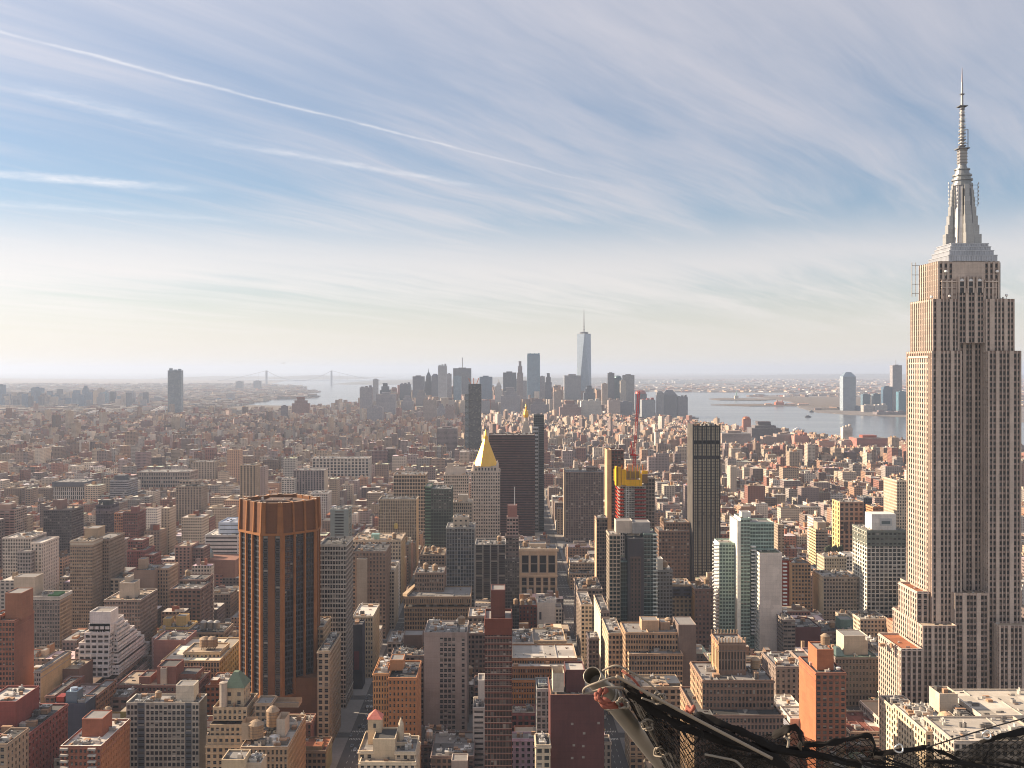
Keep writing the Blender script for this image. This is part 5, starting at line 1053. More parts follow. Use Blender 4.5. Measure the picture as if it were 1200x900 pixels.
b = hb('office_building', 'tall white window grid office tower right of the copper brown tower', 374, 405.5, 638, 755, 36, (.46, .42, .37), 'office tower', ref='the white window grid tower', det=100, style='punch', nc=10, fl=3.5, wf=.62, hf=.58, rec=.5, ybot=770, pcol=(.1, .1, .1), roofcol=R_TAR, units=6, side=dict(style='punch', col=(.24, .21, .185), nc=9, wf=.62, hf=.5), glass=(.02, .02, .024))
b = hb('loft_building', 'tan loft with sunlit white roof squeezed beside the copper brown tower', 365, 379, 735, 715, 32, (.30, .215, .15), style='punch', bay=3, ybot=770, units=4, roofcol=R_SILVER, side=dict(style='punch', col=(.40, .30, .21)))
b = hb('loft_building', 'long tan loft with deep side wall lining the wide avenue', 372, 386, 763, 670, 48, (.36, .29, .22), det=60, style='punch', bay=3.4, fl=3.8, wf=.5, hf=.55, ybot=840, units=10, roofcol=R_TAR, side=dict(style='punch', col=(.30, .23, .165), nc=15, wf=.5, hf=.5))
hb('office_building', 'black slab wall with faint dark red panel facing the wide avenue', 411, 424.5, 732, 800, 16, (.03, .03, .04), style='blank', ybot=800, units=2); Bld.all[-1].part('wall_panel', lambda q: q.box(X_(415, 800), X_(421, 800), 799.8, 800, Z_(785, 800), Z_(763, 800), (.09, .03, .035)))
b = hb('loft_building', 'beige loft with white rimmed roof behind the black slab wall', 413, 437, 722, 830, 44, (.40, .32, .235), det=30, style='punch', nc=8, fl=3.8, wf=.4, hf=.5, ybot=780, units=4, roofcol=R_SILVER, pcol=(.68, .62, .54), side=dict(style='punch', col=(.46, .35, .24)))
b = hb('loft_building', 'dusky brown loft with dark top cornice on the avenue', 413, 452, 646, 950, 46, (.225, .165, .13), det=60, style='punch', nc=10, fl=3.7, wf=.42, hf=.5, ybot=715, units=10, roofcol=R_TAR, pcol=(.08, .075, .08)); b.bulk(418, 430, 655, 944, 6, (.30, .25, .20), z0=0)
b = hb('loft_building', 'pale narrow loft with many windows between two brown avenue lofts', 452, 462, 668, 985, 40, (.40, .35, .29), style='punch', bay=3, ybot=712, units=4, roofcol=R_SILVER, side=dict(style='punch', col=(.48, .40, .31)))
b = hb('office_building', 'long cream palazzo office block with roof colonnade on the avenue', 413, 470, 633, 1090, 50, (.44, .355, .27), 'office building', ref='the cream palazzo block', det=60, style='punch', nc=17, fl=4, wf=.45, hf=.5, ybot=650, units=14, roofcol=R_TAN, side=dict(style='punch', col=(.50, .36, .22))); b.tankp(462, 1100); b.part('green_roof_lantern', lambda q: q.box(X_(435, 1100), X_(444, 1100), 1100, 1110, Z_(633, 1090)-1, Z_(628, 1090), (.30, .42, .36), METAL))
b = hb('office_building', 'ribbed beige slab office building with blank upper wall facing the avenue', 443.5, 488, 585, 1290, 34, (.42, .335, .255), 'office building', ref='the ribbed beige slab', det=60, style='strip', nc=22, fl=3.8, wf=.45, hf=.6, rec=.4, col2=(.36, .29, .225), ybot=635, units=6, roofcol=R_TAR, pcol=(.58, .5, .4), side=dict(style='blank', col=(.46, .34, .22))); b.part('wall_emblem', lambda q: q.lathe(X_(464, 1290), 1289.5, [(.1, Z_(620, 1290)), (2.4, Z_(619, 1290)), (2.6, Z_(615, 1290)), (1.4, Z_(613, 1290)), (.05, Z_(612.6, 1290))], (.55, .42, .20), WALL, 10))
b = hb('glass_tower', 'dark green glass tower with sloped roof edge beside the ribbed beige slab', 505, 529, 573, 1180, 40, (.085, .10, .085), 'office tower', ref='the dark green glass tower', det=60, style='glass', bay=2.8, fl=3.7, wf=.86, hf=.76, rec=.15, ybot=640, units=6, glass=(.04, .05, .045)); b.mass(498, 505, 570, 1184, 34, (.13, .18, .13), style='glass', bay=2.6, fl=3.7, wf=.8, hf=.6, rec=.2)
b = hb('loft_building', 'beige brick building with wide gridded front behind the dark green glass tower', 461, 499, 556, 1450, 40, (.38, .305, .24), style='punch', nc=12, fl=5, wf=.6, hf=.6, ybot=582, units=9)
b = hb('loft_building', 'pale stone building with penthouse huts between the green glass and gold pyramid towers', 520, 549, 556, 1400, 34, (.47, .40, .34), style='punch', nc=12, fl=4, wf=.45, hf=.5, ybot=590, units=6); b.mass(522, 546, 548, 1408, 20, (.5, .43, .37), z0=60, style='blank'); b.bulk(524, 531, 543, 1412, 8, (.48, .40, .33))
b = hb('loft_building', 'stone setback building tucked left below the gold pyramid tower', 531, 553, 588, 1230, 30, (.40, .34, .28), style='punch', nc=9, fl=4, wf=.45, hf=.5, ybot=620, units=5); b.bulk(537, 548, 580, 1236, 12, (.46, .40, .33))
# further left, mid distance
b = hb('apartment_tower', 'dark grey apartment tower with brown roof huts left of the L shaped tan tower', 51, 84, 597, 1180, 34, (.115, .095, .095), 'apartment tower', ref='the dark grey left apartment tower', det=60, style='punch', nc=14, fl=3.1, wf=.6, hf=.5, ybot=645, units=3, roofcol=R_TAN); b.bulk(62, 73, 586, 1188, 14, (.18, .12, .105)); b.mass(78, 84.2, 596, 1196, 24, (.26, .21, .19), style='band', bay=3, fl=3.1, wf=.8, hf=.4)
b = hb('apartment_tower', 'slim near black apartment tower with pale top floors', 112, 129, 592, 1300, 30, (.075, .065, .08), 'apartment tower', style='punch', nc=9, fl=3.2, wf=.55, hf=.5, ybot=628, units=2); b.bulk(116, 128.5, 586, 1304, 14, (.06, .06, .06)); b.mass(112, 129, 597, 1299, 32, (.14, .12, .13), z0=Z_(602, 1300), style='band')
b = hb('apartment_tower', 'maroon brick tower joined with an orange lit block right of the near black tower', 144, 161, 600, 1260, 30, (.19, .10, .09), style='punch', nc=8, ybot=628, units=4); b.mass(134, 144, 601, 1270, 24, (.42, .24, .17), style='punch', nc=4); b.bulk(153, 161, 594, 1268, 10, (.20, .10, .09))
b = hb('apartment_tower', 'mauve apartment tower with balcony edges at the left edge behind the red brick tower', -6, 17, 597, 1150, 30, (.24, .165, .15), style='band', bay=6, fl=3, wf=.8, hf=.42, ybot=640, units=2, side=dict(style='band', col=(.36, .28, .24), bay=5, fl=3, wf=.8, hf=.5)); b.bulk(-2, 12, 591, 1158, 14, (.32, .22, .18))
b = hb('apartment_building', 'pale stepped cream buildings at left below the mauve balcony tower', 3, 36, 630, 1040, 36, (.44, .38, .33), style='punch', nc=11, fl=3.4, wf=.45, hf=.5, ybot=660, units=8, roofcol=R_SILVER); b.mass(36, 49, 636, 1030, 40, (.58, .50, .43), style='punch', bay=4, wf=.3, roofcol=R_SILVER); b.mass(20, 36, 646, 1020, 16, (.30, .26, .24), style='punch', nc=5)
b = hb('apartment_tower', 'pinkish brick apartment tower left of the white curved civic building', 205, 223, 640, 1090, 30, (.32, .205, .17), 'apartment tower', style='strip', nc=4, fl=3.2, wf=.4, hf=.5, ybot=668, units=3, roofcol=R_TAN); b.mass(223, 238, 642, 1095, 26, (.20, .13, .115), style='punch', nc=5)
b = hb('office_building', 'white banded civic building with blue grey curved roof left of the copper brown tower', 240, 279, 627, 1150, 40, (.58, .54, .50), 'civic building', ref='the white banded civic building', style='band', nc=1, fl=4.2, wf=.95, hf=.4, rec=.6, ybot=645, units=2, roofcol=R_SILVER); b.mass(256, 285, 612, 1160, 40, (.42, .45, .50), z0=Z_(629, 1150), style='band', nc=1, fl=5, wf=.9, hf=.2, rec=.3, roofcol=(.45, .48, .55)); b.part('terrace_block', lambda q: q.box(X_(230, 1120), X_(278, 1120), 1112, 1150, 0, Z_(655, 1120), (.24, .14, .11)))
b.part('glass_roof', lambda q: q.lathe(X_(240, 1128), 1132, [(8.5, Z_(655, 1120)), (8, Z_(649, 1120)), (5, Z_(644, 1120)), (.1, Z_(642, 1120))], (.25, .28, .28), METAL, 14))
b = hb('apartment_building', 'maroon brick building with step backed wings left of the pinkish apartment tower', 149, 170, 645, 1080, 30, (.20, .09, .08), style='punch', nc=8, wf=.3, ybot=665, units=4); b.mass(150, 167, 633, 1090, 20, (.22, .105, .09), z0=40, style='punch', nc=6); b.mass(170, 180, 650, 1070, 24, (.21, .10, .085), style='punch', nc=4)
b = hb('loft_building', 'tan brick building with blank facing wall and chimney block left of centre', 157, 181, 668, 950, 30, (.29, .205, .16), style='blank', ybot=695, units=4); b.bulk(162, 170, 655, 958, 10, (.34, .25, .19)); b.mass(181, 197, 666, 960, 30, (.38, .27, .20), style='punch', nc=5, wf=.4, roofcol=R_SILVER)
b = hb('low_building', 'cream low building with rounded green skylight left of the tan blank wall building', 128, 145, 678, 960, 30, (.46, .38, .30), style='punch', bay=4, ybot=695, units=4); b.mass(141, 158, 681, 940, 24, (.42, .38, .33), style='strip', bay=3)
b = hb('loft_building', 'brown domed library like hall and roofs at left of the copper brown tower', 199, 235, 690, 900, 36, (.19, .125, .10), style='punch', bay=4, ybot=715, units=7); b.mass(210, 240, 679, 925, 26, (.22, .15, .12), style='punch', bay=4); b.tankp(220, 935); b.label = 'brown brick hall with stepped dark roofs left of the copper brown tower'
b = hb('loft_building', 'golden yellow brick house with arched top storey', 187, 222, 735, 850, 22, (.56, .40, .20), 'building', ref='the golden yellow house', det=40, style='punch', nc=8, fl=4.2, wf=.4, hf=.5, rec=.5, ybot=745, units=5); b.bulk(191, 200, 725, 856, 10, (.58, .42, .22)); b.bulk(206, 218, 722, 858, 10, (.54, .38, .20))
b = hb('loft_building', 'brown loft carrying a row of three round pale water tanks', 217, 262, 741, 830, 30, (.30, .215, .155), det=30, style='punch', nc=9, fl=4, wf=.4, hf=.5, ybot=752, units=7, roofcol=R_TAR); b.tank(X_(239, 838), 838, Z_(741, 830)-1, 2.7, 5.2, True); b.tank(X_(246.5, 838), 838, Z_(741, 830)-1, 2.7, 5.2, True); b.tank(X_(254, 838), 838, Z_(741, 830)-1, 2.7, 5.2, True)
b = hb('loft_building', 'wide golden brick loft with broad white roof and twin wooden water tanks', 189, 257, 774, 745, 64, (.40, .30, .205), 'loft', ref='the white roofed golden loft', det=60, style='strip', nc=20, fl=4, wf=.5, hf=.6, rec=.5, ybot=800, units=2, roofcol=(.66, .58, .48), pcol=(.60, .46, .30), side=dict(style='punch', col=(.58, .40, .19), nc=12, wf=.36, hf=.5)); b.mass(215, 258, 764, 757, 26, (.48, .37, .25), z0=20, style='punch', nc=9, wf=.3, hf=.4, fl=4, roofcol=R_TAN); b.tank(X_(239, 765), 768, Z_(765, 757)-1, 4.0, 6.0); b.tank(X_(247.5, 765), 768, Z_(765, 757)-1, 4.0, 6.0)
b = hb('apartment_building', 'long red brown brick block with terrace roofs in front of the white roofed golden loft', 135, 230, 803, 700, 34, (.19, .105, .085), 'apartment building', ref='the long terraced brick block', det=60, style='punch', nc=22, fl=3.5, wf=.42, hf=.45, ybot=830, units=9, roofcol=R_TAN); b.mass(184, 206, 781, 706, 18, (.21, .11, .09), z0=20, style='blank', roofcol=R_TAR); b.mass(206, 230, 790, 712, 18, (.22, .125, .10), z0=20, style='blank', roofcol=R_TAR); b.bulk(188, 195, 783, 704, 3, (.42, .36, .30), z0=30); b.mass(163, 176, 793, 706, 16, (.23, .12, .095), z0=20, style='blank')
b = hb('loft_building', 'pinkish brick warehouse wall behind the long terraced brick block', 180, 217, 750, 790, 30, (.27, .15, .13), style='blank', ybot=775, units=5)
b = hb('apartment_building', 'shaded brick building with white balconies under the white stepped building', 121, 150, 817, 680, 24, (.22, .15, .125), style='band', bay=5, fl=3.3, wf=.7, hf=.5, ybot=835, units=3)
b = hb('low_building', 'low cream building at the lower left between the brick blocks', 48, 72, 889, 580, 26, (.46, .40, .33), style='punch', bay=3.4, wf=.35, units=4, roofcol=R_TAR)
# ---- beyond: larger blocks that read in the haze
b = hb('office_building', 'wide white ribbed office building with dark attic far left', 61, 99, 570, 1900, 50, (.56, .52, .48), 'office building', style='strip', nc=16, fl=9, wf=.45, hf=.8, rec=1, ybot=590, units=2); b.mass(61, 99, 565, 1895, 60, (.10, .10, .11), z0=Z_(570, 1900), style='blank'); b.mass(99, 106, 567, 1890, 40, (.36, .28, .23), style='punch')
hb('office_building', 'grey banded office building with dark roof box right of the white ribbed one', 129, 150, 563, 1850, 50, (.27, .26, .27), style='band', fl=4, wf=.95, hf=.5, ybot=585, units=3); Bld.all[-1].bulk(134, 146, 557, 1860, 20, (.09, .09, .10))
b = hb('apartment_tower', 'tan stone setback tower with dark window bands left of the grey banded office', 206, 236, 570, 1600, 34, (.34, .275, .22), 'tower', style='strip', nc=9, fl=4, wf=.4, hf=.55, ybot=605, units=4); b.mass(210, 232, 563, 1608, 20, (.36, .29, .235), z0=70, style='strip', nc=6); b.label = 'tan stone setback apartment tower far behind the white banded civic building'
hb('apartment_tower', 'ochre apartment tower with dark central slot behind the copper brown tower', 281, 300, 545, 1750, 30, (.40, .31, .23), 'tower', style='strip', nc=5, fl=3.4, wf=.4, hf=.6, ybot=585, units=3)
b = hb('office_building', 'long white window grid building with roof trees beyond the copper brown tower', 366, 432, 537, 2150, 50, (.52, .46, .40), 'office building', ref='the long white grid building', style='punch', nc=16, fl=6.5, wf=.5, hf=.6, rec=.8, ybot=560, units=9)
hb('loft_building', 'mauve grey ribbed warehouse in front of the long white grid building', 344, 380, 551, 1850, 40, (.30, .25, .235), style='strip', nc=11, fl=4, wf=.4, hf=.6, ybot=580, units=3, side=dict(style='blank', col=(.5, .42, .33)))
hb('loft_building', 'white stepped house left of the mauve grey ribbed warehouse', 330, 345, 561, 1830, 34, (.58, .54, .49), style='punch', nc=5, ybot=580, units=5)
hb('loft_building', 'white round cornered block right behind the copper brown tower', 364, 384, 578, 1500, 34, (.54, .50, .46), style='punch', nc=8, ybot=600, units=5)
b = hb('apartment_tower', 'green grey apartment block behind the white window grid tower', 387, 408, 597, 1200, 30, (.20, .22, .21), style='band', nc=1, fl=3.4, ybot=635, units=6)
hb('loft_building', 'wide low tan theatre block with shallow domed roof in the left distance', 160, 222, 553, 2100, 60, (.33, .27, .23), style='strip', bay=5, fl=8, ybot=575, units=6)
b = hb('loft_building', 'tan apartment block in the left distance with square outline and pale side', 226, 252, 541, 2300, 40, (.38, .31, .25), style='strip', nc=8, fl=4, wf=.35, hf=.5, ybot=565, units=3)

# ------------------------------------------------------------------ the far skylines: one object per tower
SKY = []; SKYF = []
def tw(label, xl, xr, yt, Y, col, name='skyscraper', sty=(.32, .55, .5), top=None, L=None, group=None, lit=None, topcol=None):
    """a far tower, with windows in its wall; top: None, 'step', 'spire', 'dome', 'crown', 'antenna', 'slope', 'huts'"""
    x0, x1, z1 = X_(xl, Y), X_(xr, Y), Z_(yt, Y); w = x1-x0; L = L or min(70, max(22, w*.8)); cx = (x0+x1)/2; cy = Y+L/2
    root = empty(name, (cx, cy, 0)); tag(root, label, 'tower' if z1 > 60 else 'building', group); og = (cx, cy, 0)
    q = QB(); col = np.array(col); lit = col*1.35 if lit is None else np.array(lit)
    def bx(a0, a1, b0, b1, c0, c1, cc=col, mat=BLOCK):
        pts = [(a0, b0), (a1, b0), (a1, b1), (a0, b1)]
        for i in range(4):
            p, r_ = pts[i], pts[(i+1) % 4]; Lg = math.hypot(r_[0]-p[0], r_[1]-p[1])
            k = lit if (i == 3 and cx > -400) and cc is col else cc  # left wall gets a lighter colour, sunlight painted into it
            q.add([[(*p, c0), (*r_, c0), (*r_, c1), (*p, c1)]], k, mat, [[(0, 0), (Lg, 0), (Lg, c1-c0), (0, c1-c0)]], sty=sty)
        q.add([[(*p, c1) for p in pts]], (.22, .21, .2), ROOF)
    h = z1
    if top == 'step':
        bx(x0, x1, Y, Y+L, 0, h*.80); bx(x0+w*.14, x1-w*.14, Y+L*.14, Y+L*.86, h*.80, h*.92); bx(x0+w*.28, x1-w*.28, Y+L*.28, Y+L*.72, h*.92, h)
    elif top == 'spire': bx(x0, x1, Y, Y+L, 0, h*.72); bx(x0+w*.15, x1-w*.15, Y+L*.15, Y+L*.85, h*.72, h*.84)
    elif top == 'dome': bx(x0, x1, Y, Y+L, 0, h-w*.32)
    elif top == 'slope':
        bx(x0, x1, Y, Y+L, 0, h-w*.35)
    else: bx(x0, x1, Y, Y+L, 0, h)
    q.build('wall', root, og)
    t = QB(); tc = tuple(col*.8) if topcol is None else topcol
    if top == 'spire': t.prism([(x0+w*.15, Y+L*.15), (x1-w*.15, Y+L*.15), (x1-w*.15, Y+L*.85), (x0+w*.15, Y+L*.85)], h*.84, h*.93, tc, WALL, True, [(cx-w*.12, cy-w*.12), (cx+w*.12, cy-w*.12), (cx+w*.12, cy+w*.12), (cx-w*.12, cy+w*.12)]); t.bar((cx, cy, h*.92), (cx, cy, h*1.03), w*.07, tc, WALL, 6, .3); nm = 'spire'
    elif top == 'dome': t.lathe(cx, cy, [(w*.5, h-w*.33), (w*.46, h-w*.16), (w*.3, h-w*.04), (.1, h)], tc, METAL, 14); nm = 'dome'
    elif top == 'slope': t.prism([(x0, Y), (x1, Y), (x1, Y+L), (x0, Y+L)], h-w*.35, h, tc, METAL, True, [(x0+w*.3, Y+L*.3), (x1-w*.3, Y+L*.3), (x1-w*.3, Y+L*.7), (x0+w*.3, Y+L*.7)]); nm = 'sloped_roof'
    elif top == 'crown':
        n = 6; nm = 'crown'
        for k in range(n): c0 = x0+w*k/n; t.box(c0+w*.015, c0+w/n-w*.03, Y-.5, Y+1.5, h, h+w*.12*(1+.3*(k % 2)), tc, METAL)
        t.box(x0+w*.1, x1-w*.1, Y+4, Y+L-4, h, h+w*.1, tc, METAL)
    elif top == 'antenna': t.box(cx-w*.2, cx+w*.2, cy-w*.2, cy+w*.2, h, h+4, tc); t.bar((cx, cy, h+3), (cx, cy, h+w*.6), w*.02+.4, (.3, .3, .3), METAL); nm = 'roof_antenna'
    elif top == 'huts':
        nm = 'rooftop_bulkhead'
        for k in range(3): a = x0+w*(.08+.32*k); t.box(a, a+w*.2, Y+L*.2, Y+L*.6, h, h+4+3*((k*7+int(w)) % 3), tc)
    else: t.box(x0+w*.25, x1-w*.3, Y+L*.25, Y+L*.7, h, h+max(3.5, w*.08), tc); nm = 'rooftop_bulkhead'
    t.build(nm, root, og); SKY.append((xl, xr, yt, Y)); SKYF.append((x0-3, x1+3, Y-(110 if Y < 4200 else 14), Y+L+3)); return root

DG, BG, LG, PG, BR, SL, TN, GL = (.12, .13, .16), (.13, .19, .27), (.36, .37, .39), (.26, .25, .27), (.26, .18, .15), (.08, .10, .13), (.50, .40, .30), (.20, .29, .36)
GR = 'towers of the far downtown skyline'
for a in [
 ('mauve grey slab with notched top at the left end of the downtown skyline', 421.5, 436, 454, 5000, PG, 'huts'), ('slim pale tower rising behind the notched mauve slab', 437, 443, 444.5, 5500, LG, None),
 ('dark square topped tower right of the slim pale tower', 445, 457, 450, 5700, SL, 'step'), ('broad grey office mass below the dark square topped tower', 441, 463, 462, 4700, PG, None),
 ('dark low block standing by the far bay', 468.5, 481, 450, 6100, DG, 'huts'), ('dark broad tower left of the pointed downtown spire', 483.5, 497, 441, 6000, DG, None),
 ('slender downtown tower with pointed spire top', 498, 506, 433, 6050, SL, 'spire'), ('dark tower between pointed spire and rippled pale tower', 505.5, 514, 438, 6000, DG, 'slope'),
 ('rippled pale metal tower, tallest at left of the downtown skyline', 513.3, 523.5, 428.5, 5400, LG, 'huts'), ('plain grey tower just right of the rippled pale tower', 523.6, 529, 438, 5800, PG, None),
 ('blue grey glass slab in front of the wide dark bank tower', 531.5, 540.5, 441, 5500, GL, None), ('wide dark bank tower with thin rooftop antenna', 531, 552, 431.5, 6000, (.14, .15, .17), 'antenna'),
 ('small tan tower with sunlit left face before the downtown towers', 496, 511, 469, 4300, (.30, .25, .22), 'huts'), ('dark blue square tower left of the white gothic spire', 562, 577, 441.5, 5700, BG, None),
 ('white gothic tower with pointed crown', 580, 589, 445, 5300, (.48, .46, .43), 'spire'), ('navy flat topped tower behind the white gothic tower', 589.5, 605, 436.5, 5900, SL, None),
 ('brown grey ribbed block in front of the navy flat topped tower', 587, 609.5, 456, 4800, PG, 'step'), ('thin brown tower with dark stepped cap left of the tall crowned glass tower', 606, 613, 424, 5500, (.24, .21, .21), 'step'),
 ('tall pale glass tower with toothed crown', 617.8, 632.8, 416, 5500, GL, 'crown'), ('slim dark tower with boxy cap between crowned glass tower and broad grey slab', 639, 646.5, 438, 5500, DG, 'step'),
 ('low grey tower beside the tall crowned glass tower', 632.8, 638.5, 441, 5700, PG, None), ('broad brownish government slab left of the needle tower', 622, 641, 469, 4800, (.20, .17, .18), 'step'),
 ('tan slab with dark roof box near the broad grey slab', 648.5, 657.5, 459, 4900, (.36, .28, .23), 'huts'), ('broad grey slab left of the tall glass needle tower', 661.5, 681, 440, 5500, (.26, .26, .27), None),
 ('dark stepped tower at the foot of the tall glass needle tower', 684, 697.5, 453, 5300, SL, 'step'), ('broad brick telephone block in front of the needle tower', 656, 681, 472, 4600, (.25, .15, .13), 'step'),
 ('white terraced slab right of the brick telephone block', 681, 705, 470, 4650, (.48, .45, .40), 'huts'), ('slim tan tower right of the needle tower', 705.5, 712.3, 449.5, 5200, (.36, .28, .23), None),
 ('dark flat topped glass tower right of the slim tan tower', 712.4, 720, 437, 5600, (.14, .14, .15), None), ('greenish glass tower with rounded cap', 720, 728.5, 440, 5700, (.12, .17, .18), 'dome'),
 ('tan sunlit tower in front of the square grey tower', 727, 734, 446, 5400, (.42, .37, .31), None), ('square grey tower right of the greenish domed tower', 730.5, 743.5, 439.5, 5600, (.27, .26, .25), None),
 ('dark tower with dark red stepped dome', 744.5, 758, 457, 5500, DG, 'dome'), ('pale grey tower below the dark red domed tower', 752, 768, 468.5, 5000, (.27, .29, .30), 'huts'),
 ('wide grey office pair with chamfered roof at the right of downtown', 776, 794, 457, 5400, (.17, .17, .18), 'slope'), ('pale edged office tower left of the wide grey office pair', 769.5, 778, 458, 5350, (.26, .25, .25), 'slope'),
 ('narrow slab with thin crane right of the wide grey office pair', 794.5, 806, 465, 5400, (.19, .18, .19), 'huts'), ('tan block with twin bays before the dark glass towers', 713, 727, 469, 4800, (.38, .30, .26), 'huts'),
 ('dark low tower between tan block and pale grey tower', 727, 741, 471, 4900, DG, None), ('dusky tower behind the construction tower', 563, 574, 470, 5000, PG, 'huts'),
 ('grey slab behind the gothic tower base', 596, 618, 446, 6100, PG, None), ('low grey tower right of the small tan tower', 512, 522, 474, 4600, PG, 'step'),
 ('brown block under the plain grey tower', 522, 532, 476, 4300, (.27, .20, .18), 'huts'), ('small dark tower right of the dark low block', 470, 484, 465, 5200, PG, 'step'),
 ('hazy tower left below the pointed spire', 487, 500, 458, 5400, (.2, .18, .18), 'step'), ('hazy lilac block under the notched mauve slab', 430, 448, 478, 4300, PG, 'huts'),
 ('brown slab in the mid city left of the dark angular glass tower', 512, 536, 502, 2900, (.20, .155, .145), None), ('small maroon block left of the brown mid city slab', 436, 454, 528, 2500, (.20, .11, .10), 'huts'),
]:
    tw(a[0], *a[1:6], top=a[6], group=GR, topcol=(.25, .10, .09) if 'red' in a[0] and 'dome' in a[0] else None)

def needle_tower():
    Y = 5650; x0, x1 = X_(676.8, Y), X_(693.2, Y); cx = (x0+x1)/2; w = (x1-x0)/2; cy = Y+w; zt = Z_(391, Y); z0 = 40
    root = empty('skyscraper', (cx, cy, 0)); tag(root, 'tallest glass tower of downtown with tapering triangular facets and needle mast', 'tower', GR); og = (cx, cy, 0)
    q = QB(); sq = [(cx-w, cy-w), (cx+w, cy-w), (cx+w, cy+w), (cx-w, cy+w)]; r = w*.98
    dm = [(cx, cy-r), (cx+r, cy), (cx, cy+r), (cx-r, cy)]
    g = [(.24, .29, .34), (.15, .19, .24), (.2, .24, .28), (.2, .24, .28)]
    q.prism(sq, 0, z0, (.2, .23, .26), BLOCK, False)
    for i in range(4):
        a, b = sq[i], sq[(i+1) % 4]; t = dm[i]; t2 = dm[(i+1) % 4]
        q.add([[(*a, z0), (*b, z0), (*t, zt), (*t, zt)]], g[i], 0); q.add([[(*b, z0), (*t2, zt), (*t, zt), (*b, z0)]], (.30, .34, .39) if i == 0 else (.22, .26, .31), 0)
    q.prism(dm, zt, zt+1, (.2, .2, .2), 0); q.build('wall', root, og, [mat_attr('tower_glass', rough=.25, var=.15, spec=.7)]*5)
    t = QB(); t.lathe(cx, cy, [(w*.55, zt), (w*.62, zt+9), (w*.3, zt+12)], (.17, .17, .18), METAL, 12); t.build('roof_ring', root, og)
    t = QB(); t.bar((cx, cy, zt+8), (cx, cy, Z_(361.5, Y)), 3.0, (.16, .15, .15), METAL, 8, .7)
    for k in range(6): t.lathe(cx, cy, [(4.2-.4*k, zt+22+18*k), (4.2-.4*k, zt+26+18*k)], (.2, .19, .19), METAL, 8)
    t.build('mast', root, og)
needle_tower()

GB = 'towers across the east river'
for a in [
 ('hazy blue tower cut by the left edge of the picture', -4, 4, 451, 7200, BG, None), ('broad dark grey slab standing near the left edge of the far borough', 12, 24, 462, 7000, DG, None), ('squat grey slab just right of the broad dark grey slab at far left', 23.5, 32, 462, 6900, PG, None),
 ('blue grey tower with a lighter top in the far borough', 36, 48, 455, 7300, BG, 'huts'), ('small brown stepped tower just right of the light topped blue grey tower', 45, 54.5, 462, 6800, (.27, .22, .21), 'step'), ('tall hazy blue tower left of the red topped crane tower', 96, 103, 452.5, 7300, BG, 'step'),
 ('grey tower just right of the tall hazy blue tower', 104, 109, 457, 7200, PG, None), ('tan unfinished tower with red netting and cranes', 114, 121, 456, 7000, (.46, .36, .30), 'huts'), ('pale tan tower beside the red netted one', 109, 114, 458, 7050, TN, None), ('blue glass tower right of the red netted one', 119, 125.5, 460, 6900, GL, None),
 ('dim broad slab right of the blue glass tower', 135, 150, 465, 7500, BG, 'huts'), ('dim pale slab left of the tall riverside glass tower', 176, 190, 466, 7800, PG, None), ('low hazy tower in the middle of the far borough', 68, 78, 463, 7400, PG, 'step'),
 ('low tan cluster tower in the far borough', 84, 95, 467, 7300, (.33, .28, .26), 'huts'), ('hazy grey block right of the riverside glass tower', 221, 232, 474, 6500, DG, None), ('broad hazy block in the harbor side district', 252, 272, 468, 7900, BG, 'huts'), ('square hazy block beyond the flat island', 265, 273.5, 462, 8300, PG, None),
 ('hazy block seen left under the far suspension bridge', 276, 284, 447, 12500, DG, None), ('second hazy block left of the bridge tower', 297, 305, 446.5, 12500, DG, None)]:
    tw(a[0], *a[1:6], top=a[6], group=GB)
tw('tall isolated riverside glass tower with dark right edge', 196.5, 212.5, 434, 4900, (.26, .32, .37), sty=(.5, .8, .6), top='huts', L=30)
Bldx = SKY
tw('lone red brown residential tower by the river with stepped roof', 342, 362, 467, 4800, (.24, .13, .11), top='step', L=34); tw('slim dark slab left of the lone red brown tower', 329, 336.5, 475.5, 4700, (.17, .14, .15), top=None)
GJ = 'towers across the wide river'
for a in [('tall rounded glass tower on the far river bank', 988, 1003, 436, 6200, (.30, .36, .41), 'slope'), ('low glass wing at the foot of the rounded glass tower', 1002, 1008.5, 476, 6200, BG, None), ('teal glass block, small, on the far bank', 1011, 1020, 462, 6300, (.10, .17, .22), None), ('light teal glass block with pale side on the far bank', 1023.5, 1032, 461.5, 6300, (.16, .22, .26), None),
          ('dark blue glass slab on the far bank', 1035.5, 1045.5, 453, 6200, (.06, .13, .20), None), ('tallest tower on the far bank, unfinished with red top', 1046, 1057, 428, 6200, (.30, .28, .29), 'antenna'), ('bright teal glass tower partly behind the limestone skyscraper', 1053, 1063, 459, 5900, (.08, .20, .26), None),
          ('tan square office block on the far bank', 1012, 1024, 475, 6000, (.42, .37, .33), None), ('pale low office block on the far bank', 1025, 1040, 475, 6000, (.46, .42, .39), 'huts'), ('long low pier building on the far bank', 1028, 1063, 483, 5650, (.20, .16, .16), 'huts')]:
    tw(a[0], *a[1:6], top=a[6], group=GJ, sty=(.4, .75, .6))
GW = 'large blocks along the near river bank'
